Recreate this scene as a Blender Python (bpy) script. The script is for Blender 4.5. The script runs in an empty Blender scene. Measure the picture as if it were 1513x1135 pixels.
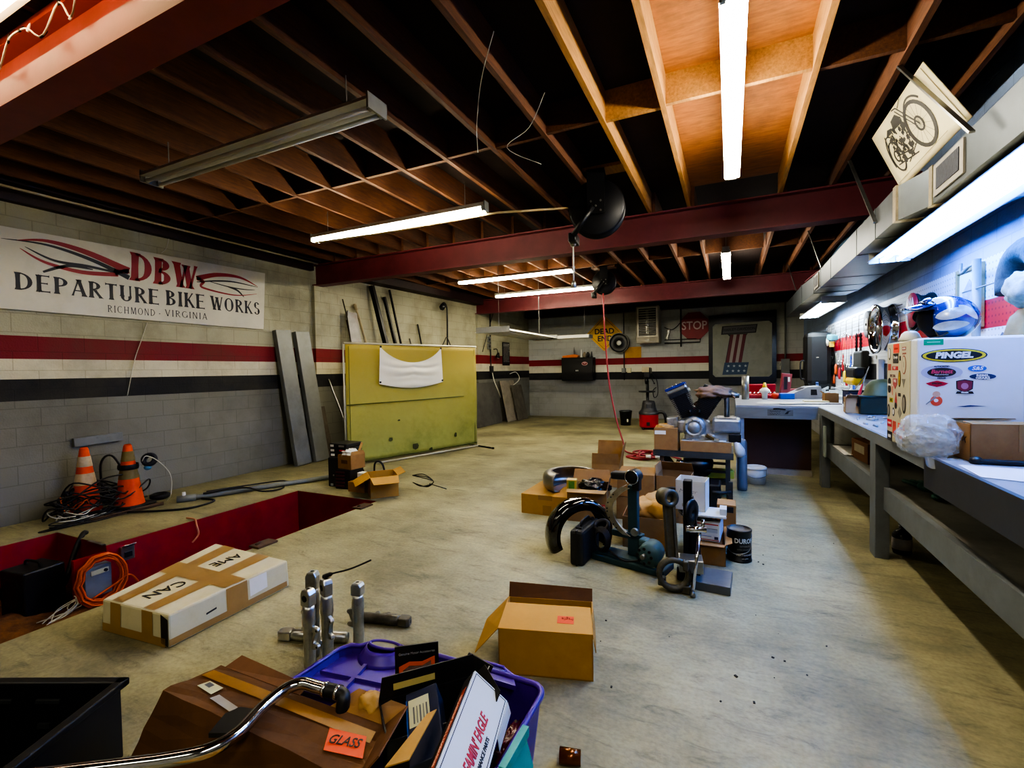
import bpy, bmesh, math, random
from mathutils import Vector, Matrix, Euler
random.seed(7)
C = bpy.context.scene.collection
PI = math.pi
def R(d): return math.radians(d)
def lin(h):
    h = h.lstrip('#')
    o = []
    for i in (0, 2, 4):
        c = int(h[i:i+2], 16)/255
        o.append(c/12.92 if c <= .04045 else ((c+.055)/1.055)**2.4)
    return tuple(o)
# ---------------------------------------------------------------- materials
MATS = {}
def mat(name, col, rough=.6, metal=0, var=.25, scale=6, bump=.15, detail=5, dirt=None, dirt_amt=.5, dirt_scale=2.5, spec=.5, coat=0, alpha=1, trans=0, emit=None, emit_s=0, stretch=(1,1,1)):
    if name in MATS: return MATS[name]
    m = bpy.data.materials.new(name); m.use_nodes = True
    nt = m.node_tree; N = nt.nodes; L = nt.links
    b = N['Principled BSDF']
    c = lin(col) if isinstance(col, str) else col
    b.inputs['Roughness'].default_value = rough
    b.inputs['Metallic'].default_value = metal
    b.inputs['Specular IOR Level'].default_value = spec
    b.inputs['Coat Weight'].default_value = coat
    b.inputs['Coat Roughness'].default_value = .08
    b.inputs['Alpha'].default_value = alpha
    b.inputs['Transmission Weight'].default_value = trans
    if emit:
        b.inputs['Emission Color'].default_value = (*(lin(emit) if isinstance(emit, str) else emit), 1)
        b.inputs['Emission Strength'].default_value = emit_s
    b.inputs['Base Color'].default_value = (*c, 1)
    if var > 0 or dirt:
        tc = N.new('ShaderNodeTexCoord'); mp = N.new('ShaderNodeMapping'); mp.inputs['Scale'].default_value = stretch
        L.new(tc.outputs['Object'], mp.inputs['Vector'])
        n = N.new('ShaderNodeTexNoise'); n.inputs['Scale'].default_value = scale; n.inputs['Detail'].default_value = detail
        n.inputs['Roughness'].default_value = .65
        L.new(mp.outputs[0], n.inputs['Vector'])
        r = N.new('ShaderNodeValToRGB'); r.color_ramp.elements[0].position = .3; r.color_ramp.elements[1].position = .7
        r.color_ramp.elements[0].color = (*[max(0, x*(1-var)) for x in c], 1)
        r.color_ramp.elements[1].color = (*[min(1, x*(1+var*.6)) for x in c], 1)
        L.new(n.outputs['Fac'], r.inputs['Fac'])
        out = r.outputs['Color']
        if dirt:
            d = N.new('ShaderNodeTexNoise'); d.inputs['Scale'].default_value = dirt_scale; d.inputs['Detail'].default_value = 8; d.inputs['Roughness'].default_value = .7
            L.new(tc.outputs['Object'], d.inputs['Vector'])
            dr = N.new('ShaderNodeValToRGB'); dr.color_ramp.elements[0].position = .5; dr.color_ramp.elements[1].position = .72
            dr.color_ramp.elements[1].color = (dirt_amt,)*3+(1,)
            dr.color_ramp.elements[0].color = (0, 0, 0, 1)
            L.new(d.outputs['Fac'], dr.inputs['Fac'])
            mx = N.new('ShaderNodeMix'); mx.data_type = 'RGBA'
            L.new(dr.outputs['Color'], mx.inputs['Factor']); L.new(out, mx.inputs['A'])
            mx.inputs['B'].default_value = (*lin(dirt), 1)
            out = mx.outputs['Result']
        L.new(out, b.inputs['Base Color'])
        if bump > 0:
            bp = N.new('ShaderNodeBump'); bp.inputs['Strength'].default_value = bump; bp.inputs['Distance'].default_value = .01
            L.new(n.outputs['Fac'], bp.inputs['Height']); L.new(bp.outputs[0], b.inputs['Normal'])
    MATS[name] = m
    return m
def flat(name, col, rough=.55, metal=0, **k): return mat(name, col, rough, metal, var=0, bump=0, **k)
# ---------------------------------------------------------------- mesh builder
class MB:
    def __init__(s): s.bm = bmesh.new()
    def _add(s, verts, faces, mi=0, smooth=False):
        vs = [s.bm.verts.new(v) for v in verts]
        for f in faces:
            try:
                ff = s.bm.faces.new([vs[i] for i in f]); ff.material_index = mi; ff.smooth = smooth
            except ValueError: pass
        return vs
    def box(s, c, d, rot=None, mi=0, bev=0, top=1):
        x, y, z = d[0]/2, d[1]/2, d[2]/2
        tp = top if isinstance(top, tuple) else (top, top)
        v = [Vector(q) for q in ((-x,-y,-z),(x,-y,-z),(x,y,-z),(-x,y,-z),(-x*tp[0],-y*tp[1],z),(x*tp[0],-y*tp[1],z),(x*tp[0],y*tp[1],z),(-x*tp[0],y*tp[1],z))]
        if rot is not None:
            M = rot if isinstance(rot, Matrix) else Euler([R(a) for a in rot]).to_matrix()
            v = [M @ q for q in v]
        c = Vector(c); v = [q+c for q in v]
        f = [(3,2,1,0),(4,5,6,7),(0,1,5,4),(1,2,6,5),(2,3,7,6),(3,0,4,7)]
        if bev > 0:
            t = bmesh.new(); vs = [t.verts.new(q) for q in v]
            for q in f: t.faces.new([vs[i] for i in q])
            bmesh.ops.bevel(t, geom=t.edges[:], offset=bev, segments=2, affect='EDGES', profile=.5)
            t.verts.index_update()
            s._add([q.co.copy() for q in t.verts], [[w.index for w in q.verts] for q in t.faces], mi)
            t.free()
        else: s._add(v, f, mi)
        return s
    def b2(s, lo, hi, mi=0, bev=0):
        return s.box([(a+b)/2 for a, b in zip(lo, hi)], [abs(b-a) for a, b in zip(lo, hi)], None, mi, bev)
    def cyl(s, p0, p1, r0, r1=None, n=16, cap=True, mi=0, smooth=True):
        p0, p1 = Vector(p0), Vector(p1); r1 = r0 if r1 is None else r1
        d = (p1-p0); q = d.to_track_quat('Z', 'Y').to_matrix()
        ring = []
        for p, r in ((p0, r0), (p1, r1)):
            ring.append([s.bm.verts.new(p+q@Vector((r*math.cos(2*PI*i/n), r*math.sin(2*PI*i/n), 0))) for i in range(n)])
        for i in range(n):
            f = s.bm.faces.new((ring[0][i], ring[0][(i+1)%n], ring[1][(i+1)%n], ring[1][i])); f.smooth = smooth; f.material_index = mi
        if cap:
            for k, rr in ((0, r0), (1, r1)):
                if rr > 1e-5:
                    f = s.bm.faces.new(ring[k] if k else ring[k][::-1]); f.material_index = mi
        return s
    def tube(s, pts, r, n=8, mi=0, close=False, cap=True):
        P = [Vector(p) for p in pts]; k = len(P)
        rr = r if isinstance(r, (list, tuple)) else [r]*k
        up = None; rings = []
        for i in range(k):
            a = P[(i-1) % k] if (i > 0 or close) else P[i]
            b = P[(i+1) % k] if (i < k-1 or close) else P[i]
            t = (b-a)
            if t.length < 1e-9: t = Vector((0, 0, 1))
            t.normalize()
            if up is None:
                up = Vector((0, 0, 1)) if abs(t.z) < .9 else Vector((1, 0, 0))
            u = (up-t*up.dot(t))
            if u.length < 1e-6: u = t.orthogonal()
            u.normalize(); w = t.cross(u); up = u
            rings.append([s.bm.verts.new(P[i]+(u*math.cos(2*PI*j/n)+w*math.sin(2*PI*j/n))*rr[i]) for j in range(n)])
        for i in range(k if close else k-1):
            A, B = rings[i], rings[(i+1) % k]
            for j in range(n):
                f = s.bm.faces.new((A[j], A[(j+1)%n], B[(j+1)%n], B[j])); f.smooth = True; f.material_index = mi
        if cap and not close:
            for q in (rings[0][::-1], rings[-1]):
                f = s.bm.faces.new(q); f.material_index = mi
        return s
    def lathe(s, prof, c=(0,0,0), n=24, axis=None, mi=0, close=False):
        M = Matrix.Identity(3) if axis is None else Vector(axis).to_track_quat('Z', 'Y').to_matrix()
        c = Vector(c); rings = []
        for r, z in prof:
            if r < 1e-5: rings.append([s.bm.verts.new(c+M@Vector((0, 0, z)))])
            else: rings.append([s.bm.verts.new(c+M@Vector((r*math.cos(2*PI*i/n), r*math.sin(2*PI*i/n), z))) for i in range(n)])
        seq = list(zip(rings, rings[1:]))
        if close: seq.append((rings[-1], rings[0]))
        for A, B in seq:
            for i in range(n):
                j = (i+1) % n
                if len(A) == 1 and len(B) == 1: continue
                if len(A) == 1: q = (A[0], B[j], B[i])
                elif len(B) == 1: q = (A[i], A[j], B[0])
                else: q = (A[i], A[j], B[j], B[i])
                try:
                    f = s.bm.faces.new(q); f.smooth = True; f.material_index = mi
                except ValueError: pass
        return s
    def prism(s, poly, h, M=None, mi=0, z0=0):
        M = M or Matrix.Identity(4); n = len(poly)
        a = [s.bm.verts.new(M@Vector((x, y, z0))) for x, y in poly]
        if h == 0:
            f = s.bm.faces.new(a); f.material_index = mi; return s
        b = [s.bm.verts.new(M@Vector((x, y, z0+h))) for x, y in poly]
        for q in [a[::-1], b]+[[a[i], a[(i+1)%n], b[(i+1)%n], b[i]] for i in range(n)]:
            f = s.bm.faces.new(q); f.material_index = mi
        return s
    def quad(s, *v, mi=0): s._add([Vector(q) for q in v], [list(range(len(v)))], mi); return s
    def grid(s, fn, nu, nv, mi=0, smooth=True):
        g = [[s.bm.verts.new(fn(i/nu, j/nv)) for j in range(nv+1)] for i in range(nu+1)]
        for i in range(nu):
            for j in range(nv):
                f = s.bm.faces.new((g[i][j], g[i+1][j], g[i+1][j+1], g[i][j+1])); f.smooth = smooth; f.material_index = mi
        return s
    def ball(s, c, r, n=12, mi=0, sq=(1,1,1)):
        t = bmesh.new(); bmesh.ops.create_uvsphere(t, u_segments=n, v_segments=max(4, n//2+2), radius=r)
        t.verts.index_update(); c = Vector(c)
        s._add([Vector((v.co.x*sq[0], v.co.y*sq[1], v.co.z*sq[2]))+c for v in t.verts], [[w.index for w in f.verts] for f in t.faces], mi, True)
        t.free(); return s
    def jitter(s, a):
        for v in s.bm.verts: v.co += Vector((random.uniform(-a, a), random.uniform(-a, a), random.uniform(-a, a)))
        return s
    def build(s, name, m, parent=None, bevel=0, sub=0, solid=0, M=None):
        bmesh.ops.recalc_face_normals(s.bm, faces=s.bm.faces[:])
        me = bpy.data.meshes.new(name); s.bm.to_mesh(me); s.bm.free()
        if M is not None: me.transform(M)
        for q in (m if isinstance(m, (list, tuple)) else [m]): me.materials.append(q)
        o = bpy.data.objects.new(name, me); C.objects.link(o)
        if parent is not None: o.parent = parent
        if solid:
            d = o.modifiers.new('s', 'SOLIDIFY'); d.thickness = solid; d.offset = 0
        if bevel:
            d = o.modifiers.new('b', 'BEVEL'); d.width = bevel; d.segments = 2; d.limit_method = 'ANGLE'; d.angle_limit = R(40)
        if sub:
            d = o.modifiers.new('u', 'SUBSURF'); d.levels = sub; d.render_levels = sub
        return o
def tag(o, label, cat, group=None, kind=None):
    o['label'] = label; o['category'] = cat
    if group: o['group'] = group
    if kind: o['kind'] = kind
    return o
def thing(name, label, cat, loc=(0,0,0), rz=0, group=None, rot=None):
    o = bpy.data.objects.new(name, None); C.objects.link(o); o.location = loc
    o.rotation_euler = rot if rot else (0, 0, R(rz)); o.empty_display_size = .1
    return tag(o, label, cat, group)
def struct(name, mb, m, **k):
    o = mb.build(name, m, **k); o['kind'] = 'structure'; return o
def dup(root, loc=None, rz=None, label=None, group=None):
    r = root.copy(); C.objects.link(r)
    if loc is not None: r.location = loc
    if rz is not None: r.rotation_euler = (0, 0, R(rz))
    if label: r['label'] = label
    if group: r['group'] = group
    for ch in list(root.children):
        c = ch.copy(); C.objects.link(c); c.parent = r
        for g in list(ch.children):
            d = g.copy(); C.objects.link(d); d.parent = c
    return r
def frame(o, x, n):
    """matrix: origin o, local x along x, local z along n (outward)."""
    x = Vector(x).normalized(); n = Vector(n).normalized(); y = n.cross(x).normalized(); x = y.cross(n)
    return Matrix(((x.x, y.x, n.x, o[0]), (x.y, y.y, n.y, o[1]), (x.z, y.z, n.z, o[2]), (0, 0, 0, 1)))
def text(name, s, size, m, M, parent=None, align='CENTER', ext=.0008, shear=0, sx=1, off=0, space=1, valign='CENTER', track=None):
    cu = bpy.data.curves.new(name, 'FONT'); cu.body = s; cu.size = size; cu.extrude = ext; cu.shear = shear; cu.offset = off
    cu.align_x = align; cu.align_y = valign; cu.space_character = space; cu.resolution_u = 3
    t = bpy.data.objects.new('tmp_text', cu); C.objects.link(t)
    dg = bpy.context.evaluated_depsgraph_get()
    me = bpy.data.meshes.new_from_object(t.evaluated_get(dg)); bpy.data.objects.remove(t); bpy.data.curves.remove(cu)
    me.transform(M@Matrix.Diagonal((sx, 1, 1, 1))); me.materials.clear(); me.materials.append(m)
    me.name = name
    o = bpy.data.objects.new(name, me); C.objects.link(o)
    if parent is not None: o.parent = parent
    return o
def ellipse(cx, cy, a, b, n=28, t0=0, t1=2*PI): return [(cx+a*math.cos(t0+(t1-t0)*i/n), cy+b*math.sin(t0+(t1-t0)*i/n)) for i in range(n if t1-t0 >= 2*PI-.01 else n+1)]
def smooth(pts, k=6, close=False):
    P = [Vector(p) for p in pts]; n = len(P); out = []
    for i in range(n if close else n-1):
        p0 = P[(i-1) % n] if (close or i > 0) else P[0]; p1 = P[i]; p2 = P[(i+1) % n]; p3 = P[(i+2) % n] if (close or i < n-2) else P[-1]
        for j in range(k):
            t = j/k
            out.append(.5*((2*p1)+(p2-p0)*t+(2*p0-5*p1+4*p2-p3)*t*t+(3*p1-p0-3*p2+p3)*t**3))
    if not close: out.append(P[-1])
    return out
# ================================================================ camera
f_px, yaw, pit, rol = 689.85, .437803, .0284, -.016724
fw = Vector((-math.sin(yaw)*math.cos(pit), math.cos(yaw)*math.cos(pit), -math.sin(pit)))
rt = Vector((math.cos(yaw), math.sin(yaw), 0)); up = rt.cross(fw)
r2 = rt*math.cos(rol)+up*math.sin(rol); u2 = -rt*math.sin(rol)+up*math.cos(rol)
cd = bpy.data.cameras.new('camera'); cam = bpy.data.objects.new('camera', cd); C.objects.link(cam)
cam.matrix_world = Matrix(((r2.x, u2.x, -fw.x, 0), (r2.y, u2.y, -fw.y, 0), (r2.z, u2.z, -fw.z, 1.55), (0, 0, 0, 1)))
cd.sensor_width = 36; cd.lens = f_px/1513*36; cd.clip_start = .05
bpy.context.scene.camera = cam
sc = bpy.context.scene
sc.view_settings.view_transform = 'AgX'; sc.view_settings.look = 'AgX - High Contrast'; sc.view_settings.exposure = 1.05
sc.cycles.use_denoising = True
sc.cycles.max_bounces = 8; sc.cycles.diffuse_bounces = 4; sc.cycles.sample_clamp_indirect = 8; sc.cycles.caustics_reflective = False; sc.cycles.caustics_refractive = False
w = bpy.data.worlds.new('world'); sc.world = w; w.use_nodes = True
w.node_tree.nodes['Background'].inputs[0].default_value = (.05, .055, .07, 1); w.node_tree.nodes['Background'].inputs[1].default_value = .2

# ================================================================ room shell
XL, XR, YB, YN = -6.92, 1.80, 14.8, -3.2
def xl(y): return XL if y < 6.3 else XL+(y-6.3)*.0776
def wall_mat(name, axis, zr, upper, lower, redc='#7d1c26', whc='#cfc9ae', blk='#15161b', dirt='#4a4636', tone=1.0, peg=False):
    m = bpy.data.materials.new(name); m.use_nodes = True; nt = m.node_tree; N = nt.nodes; L = nt.links; b = N['Principled BSDF']
    b.inputs['Roughness'].default_value = .75
    g = N.new('ShaderNodeNewGeometry'); sp = N.new('ShaderNodeSeparateXYZ'); L.new(g.outputs['Position'], sp.inputs[0])
    dv = N.new('ShaderNodeMath'); dv.operation = 'DIVIDE'; dv.inputs[1].default_value = 4.0; L.new(sp.outputs['Z'], dv.inputs[0])
    wn = N.new('ShaderNodeTexNoise'); wn.inputs['Scale'].default_value = 2
    r = N.new('ShaderNodeValToRGB'); r.color_ramp.interpolation = 'CONSTANT'
    z_bb, z_bt, z_rb, z_rt = zr
    E_ = r.color_ramp.elements
    E_[0].position = 0; E_[0].color = (*lin(lower), 1)
    E_[1].position = z_bb/4; E_[1].color = (*lin(blk), 1)
    for p, c in ((z_bt, whc), (z_rb, redc), (z_rt, upper)):
        e = E_.new(p/4); e.color = (*lin(c), 1)
    L.new(dv.outputs[0], r.inputs['Fac'])
    cb = N.new('ShaderNodeCombineXYZ'); L.new(sp.outputs[axis], cb.inputs[0]); L.new(sp.outputs['Z'], cb.inputs[1])
    n1 = N.new('ShaderNodeTexNoise'); n1.inputs['Scale'].default_value = .9; n1.inputs['Detail'].default_value = 9; n1.inputs['Roughness'].default_value = .68
    L.new(g.outputs['Position'], n1.inputs['Vector'])
    d1 = N.new('ShaderNodeValToRGB'); d1.color_ramp.elements[0].position = .46; d1.color_ramp.elements[1].position = .74
    d1.color_ramp.elements[1].color = (.55, .55, .55, 1)
    L.new(n1.outputs['Fac'], d1.inputs['Fac'])
    mx = N.new('ShaderNodeMix'); mx.data_type = 'RGBA'; L.new(d1.outputs['Color'], mx.inputs['Factor']); L.new(r.outputs['Color'], mx.inputs['A']); mx.inputs['B'].default_value = (*lin(dirt), 1)
    # dirt rising from the floor
    lo = N.new('ShaderNodeMapRange'); lo.inputs['From Min'].default_value = .55; lo.inputs['From Max'].default_value = 0; lo.inputs['To Max'].default_value = .6
    ad = N.new('ShaderNodeMath'); ad.operation = 'MULTIPLY_ADD'; L.new(n1.outputs['Fac'], ad.inputs[0]); ad.inputs[1].default_value = .8; L.new(sp.outputs['Z'], ad.inputs[2])
    L.new(ad.outputs[0], lo.inputs['Value'])
    mx2 = N.new('ShaderNodeMix'); mx2.data_type = 'RGBA'; L.new(lo.outputs[0], mx2.inputs['Factor']); L.new(mx.outputs['Result'], mx2.inputs['A']); mx2.inputs['B'].default_value = (*lin(dirt), 1)
    br = N.new('ShaderNodeTexBrick'); br.inputs['Scale'].default_value = 1; br.inputs['Brick Width'].default_value = .41; br.inputs['Row Height'].default_value = .205
    br.inputs['Mortar Size'].default_value = .006; br.inputs['Mortar Smooth'].default_value = .3; br.inputs['Color1'].default_value = (1,1,1,1); br.inputs['Color2'].default_value = (.93,.93,.93,1); br.inputs['Mortar'].default_value = (.62,.62,.6,1)
    L.new(cb.outputs[0], br.inputs['Vector'])
    ml = N.new('ShaderNodeMix'); ml.data_type = 'RGBA'; ml.blend_type = 'MULTIPLY'; ml.inputs['Factor'].default_value = .55
    L.new(mx2.outputs['Result'], ml.inputs['A']); L.new(br.outputs['Color'], ml.inputs['B'])
    L.new(ml.outputs['Result'], b.inputs['Base Color'])
    n2 = N.new('ShaderNodeTexNoise'); n2.inputs['Scale'].default_value = 60; n2.inputs['Detail'].default_value = 4; L.new(g.outputs['Position'], n2.inputs['Vector'])
    sm = N.new('ShaderNodeMath'); sm.operation = 'MULTIPLY_ADD'; L.new(br.outputs['Fac'], sm.inputs[0]); sm.inputs[1].default_value = -1.2; L.new(n2.outputs['Fac'], sm.inputs[2])
    bp = N.new('ShaderNodeBump'); bp.inputs['Strength'].default_value = .45; bp.inputs['Distance'].default_value = .008; L.new(sm.outputs[0], bp.inputs['Height']); L.new(bp.outputs[0], b.inputs['Normal'])
    return m
WM_L = wall_mat('painted_block_left', 'Y', (1.31, 1.545, 1.765, 2.005), '#aaa88f', '#78786e')
WM_B = wall_mat('painted_block_back', 'X', (1.21, 1.45, 1.68, 1.885), '#a5a8a4', '#8f8f8a', whc='#c4c1ae')
WM_R = wall_mat('painted_block_right', 'Y', (1.34, 1.56, 1.80, 2.03), '#8ea3c6', '#a9adb2', redc='#b3202c', whc='#d5d8da', blk='#22242a', dirt='#6a6a6a')  # upper colour tinted blue to imitate spill from the blue duct light
def fl_mat():
    m = bpy.data.materials.new('stained_concrete'); m.use_nodes = True; nt = m.node_tree; N = nt.nodes; L = nt.links; b = N['Principled BSDF']
    g = N.new('ShaderNodeNewGeometry')
    n1 = N.new('ShaderNodeTexNoise'); n1.inputs['Scale'].default_value = .75; n1.inputs['Detail'].default_value = 10; n1.inputs['Roughness'].default_value = .62
    n2 = N.new('ShaderNodeTexNoise'); n2.inputs['Scale'].default_value = 5; n2.inputs['Detail'].default_value = 10; n2.inputs['Roughness'].default_value = .75; n2.inputs['Distortion'].default_value = .8
    n3 = N.new('ShaderNodeTexNoise'); n3.inputs['Scale'].default_value = 45; n3.inputs['Detail'].default_value = 5
    mp = N.new('ShaderNodeMapping'); mp.inputs['Rotation'].default_value = (0, 0, .5); mp.inputs['Scale'].default_value = (.6, 2.2, 1)
    L.new(g.outputs['Position'], mp.inputs['Vector'])
    for n in (n1, n3): L.new(g.outputs['Position'], n.inputs['Vector'])
    L.new(mp.outputs[0], n2.inputs['Vector'])
    r1 = N.new('ShaderNodeValToRGB'); r1.color_ramp.elements[0].position = .32; r1.color_ramp.elements[0].color = (*lin('#5f5c45'), 1); r1.color_ramp.elements[1].position = .62; r1.color_ramp.elements[1].color = (*lin('#a09a76'), 1)
    L.new(n1.outputs['Fac'], r1.inputs['Fac'])
    r2_ = N.new('ShaderNodeValToRGB'); r2_.color_ramp.elements[0].position = .28; r2_.color_ramp.elements[0].color = (.34, .33, .31, 1); r2_.color_ramp.elements[1].position = .66; r2_.color_ramp.elements[1].color = (1.12, 1.1, 1.05, 1)
    e = r2_.color_ramp.elements.new(.45); e.color = (.9, .89, .86, 1)
    L.new(n2.outputs['Fac'], r2_.inputs['Fac'])
    ml = N.new('ShaderNodeMix'); ml.data_type = 'RGBA'; ml.blend_type = 'MULTIPLY'; ml.inputs['Factor'].default_value = 1
    L.new(r1.outputs['Color'], ml.inputs['A']); L.new(r2_.outputs['Color'], ml.inputs['B'])
    r3 = N.new('ShaderNodeValToRGB'); r3.color_ramp.elements[0].position = .3; r3.color_ramp.elements[0].color = (.8, .8, .8, 1); r3.color_ramp.elements[1].position = .6; r3.color_ramp.elements[1].color = (1.05, 1.05, 1.05, 1)
    L.new(n3.outputs['Fac'], r3.inputs['Fac'])
    m2 = N.new('ShaderNodeMix'); m2.data_type = 'RGBA'; m2.blend_type = 'MULTIPLY'; m2.inputs['Factor'].default_value = .8
    L.new(ml.outputs['Result'], m2.inputs['A']); L.new(r3.outputs['Color'], m2.inputs['B'])
    L.new(m2.outputs['Result'], b.inputs['Base Color'])
    rr = N.new('ShaderNodeMapRange'); rr.inputs['To Min'].default_value = .5; rr.inputs['To Max'].default_value = .8; L.new(n2.outputs['Fac'], rr.inputs['Value']); L.new(rr.outputs[0], b.inputs['Roughness'])
    bp = N.new('ShaderNodeBump'); bp.inputs['Strength'].default_value = .3; bp.inputs['Distance'].default_value = .01; L.new(n3.outputs['Fac'], bp.inputs['Height']); L.new(bp.outputs[0], b.inputs['Normal'])
    return m
FLOOR = fl_mat()
# floor with the service pit left open.  pit: x -5.2..-3.87 for y..4.35, wider (to -6.1) for y < 2.3
PX0, PX1, PY1, PJX, PJY = -5.23, -3.88, 4.38, -6.15, 2.27
mb = MB()
def slab(x0, y0, x1, y1): mb.b2((x0, y0, -.12), (x1, y1, 0))
slab(PX1, YN, XR+.1, YB+.1); slab(XL-.1, PY1, PX1, YB+.1); slab(XL-.1, PJY, PX0, PY1); slab(XL-.1, YN, PJX, PJY)
struct('floor', mb, FLOOR)
RED = mat('red_pit_paint', '#8a0a14', .55, var=.25, scale=3, bump=.1, dirt='#3a0508', dirt_amt=.5, dirt_scale=1.2)
mb = MB(); D = -1.15
mb.b2((PX0-.04, PJY, D), (PX0+.002, PY1, -.004)); mb.b2((PX0-.04, 2.03, D), (PX0+.002, PJY, -.06)); struct('wall_pit_left', mb, RED)
mb = MB(); mb.b2((PX0, PY1-.002, D), (PX1, PY1+.04, -.004)); struct('wall_pit_far', mb, RED)
mb = MB(); mb.b2((PJX, PJY-.002, D), (PX0, PJY+.04, -.004)); struct('wall_pit_step', mb, RED)
mb = MB(); mb.b2((PJX-.04, YN, D), (PJX+.002, PJY, -.004)); struct('wall_pit_outer', mb, RED)
mb = MB(); mb.b2((PX1-.002, YN, D), (PX1+.05, PY1, -.004)); struct('wall_pit_near', mb, RED)
DIRT = mat('sawdust_dirt', '#6b4420', .95, var=.5, scale=14, bump=.8, dirt='#2d1a0b', dirt_amt=.8, dirt_scale=5)
mb = MB()
def dirtf(u, v):
    x = PJX+(PX1-PJX)*u; y = YN+(PY1-YN)*v
    z = -.50-.04*math.sin(5*x+1)*math.cos(4.1*y)-max(0, y-2.15)*.5+.03*math.sin(11*x+7*y)
    return Vector((x, y, max(z, -1.1)))
mb.grid(dirtf, 24, 60); o = struct('floor_pit_dirt', mb, DIRT)
# walls
mb = MB(); T = .2
mb.prism([(XL, YN), (XL, 6.3), (xl(YB), YB+.1), (xl(YB)-.5, YB+.1), (XL-.3, YN)], 4.0); struct('wall_left', mb, WM_L)
mb = MB(); mb.b2((XL-.3, YB, 0), (XR+.3, YB+T, 4.0)); struct('wall_back', mb, WM_B)
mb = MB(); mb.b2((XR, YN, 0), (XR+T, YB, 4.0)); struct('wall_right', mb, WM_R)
mb = MB(); mb.b2((XL-.3, YN-T, 0), (XR+.3, YN, 4.0)); struct('wall_near', mb, mat('near_wall_paint', '#9a978c', .8))
for nm, y0, y1 in (('trim_pilaster_near', 6.22, 6.82), ('trim_pilaster_far', 11.55, 12.1)):
    mb = MB(); mb.b2((xl(y0)-.05, y0, 0), (xl(y0)+.07, y1, 3.16)); struct(nm, mb, WM_L)
# ceiling deck, joists, blocking, beams
DECK = mat('dark_roof_deck', '#2a1d18', .9, var=.4, scale=3, bump=.2)
mb = MB(); mb.b2((XL-.3, YN, 3.80), (XR+.3, YB+.1, 3.95)); struct('ceiling', mb, DECK)
PLY = mat('plywood', '#8f5722', .75, var=.35, scale=5, bump=.15, stretch=(1, 5, 1), dirt='#5c3414', dirt_amt=.6, dirt_scale=3)
mb = MB(); mb.b2((-.46, -1, 3.785), (.51, 6.25, 3.80)); struct('ceiling_plywood_bay', mb, PLY)
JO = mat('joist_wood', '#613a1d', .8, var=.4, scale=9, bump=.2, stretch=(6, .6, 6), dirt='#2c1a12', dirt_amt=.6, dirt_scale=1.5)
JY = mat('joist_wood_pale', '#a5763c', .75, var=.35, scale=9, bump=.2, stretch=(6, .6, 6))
xs = [-6.4+.497*i for i in range(12)]+[-.46, .53, 1.04, 1.54]
xs = sorted(set([round(x, 2) for x in xs]))
for x in xs:
    for y0, y1, dx in ((YN, 6.36, 0), (6.24, 11.7, .045), (11.55, YB, 0)):
        mb = MB(); mb.b2((x+dx-.02, y0, 3.545), (x+dx+.02, y1, 3.80))
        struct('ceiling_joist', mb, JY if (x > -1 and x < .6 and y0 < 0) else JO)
BL = JO
for yb in (3.8, 9.0):
    for a, b in zip(xs, xs[1:]):
        mb = MB(); y = yb+(.03 if int(a*2) % 2 else 0)
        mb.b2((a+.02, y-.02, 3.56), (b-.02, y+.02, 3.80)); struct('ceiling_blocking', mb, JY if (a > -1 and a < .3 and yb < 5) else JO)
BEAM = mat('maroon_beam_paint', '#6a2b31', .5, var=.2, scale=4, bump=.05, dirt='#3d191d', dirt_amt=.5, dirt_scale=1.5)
def beam(yc, z0=3.16, z1=3.54, w=.2, t=.02):
    mb = MB(); a, b = XL+.02 if yc < 7 else xl(yc)+.0, XR-.0
    mb.b2((a, yc-w/2, z0), (b, yc+w/2, z0+t)); mb.b2((a, yc-w/2, z1-t), (b, yc+w/2, z1)); mb.b2((a, yc-.008, z0+t), (b, yc+.008, z1-t))
    return struct('ceiling_beam', mb, BEAM)
beam(6.32); beam(11.62)
# near beam: boxed, paint shifted to salmon to imitate warm light on its camera face
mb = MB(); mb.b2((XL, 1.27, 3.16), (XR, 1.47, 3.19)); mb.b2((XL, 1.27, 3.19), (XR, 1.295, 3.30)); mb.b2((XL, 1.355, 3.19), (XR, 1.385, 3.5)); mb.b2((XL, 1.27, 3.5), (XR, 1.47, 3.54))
struct('ceiling_beam', mb, mat('near_beam_lit_paint', '#8c3d36', .45, var=.15))
LEDG = mat('ledger_dark', '#2a1416', .6, var=.3)
mb = MB(); mb.b2((XL, YN, 3.42), (XL+.1, 6.2, 3.545)); mb.b2((XL, YN, 3.56), (XL+.28, 6.2, 3.80)); struct('trim_ledger_left', mb, LEDG)
mb = MB(); mb.prism([(xl(6.4), 6.4), (xl(11.5), 11.5), (xl(11.5)+.3, 11.5), (xl(6.4)+.3, 6.4)], .4, z0=3.4); struct('trim_ledger_middle', mb, LEDG)
mb = MB(); mb.b2((xl(14.8), 14.5, 3.3), (XR, 14.8, 3.8)); struct('trim_ledger_back', mb, LEDG)

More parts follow.
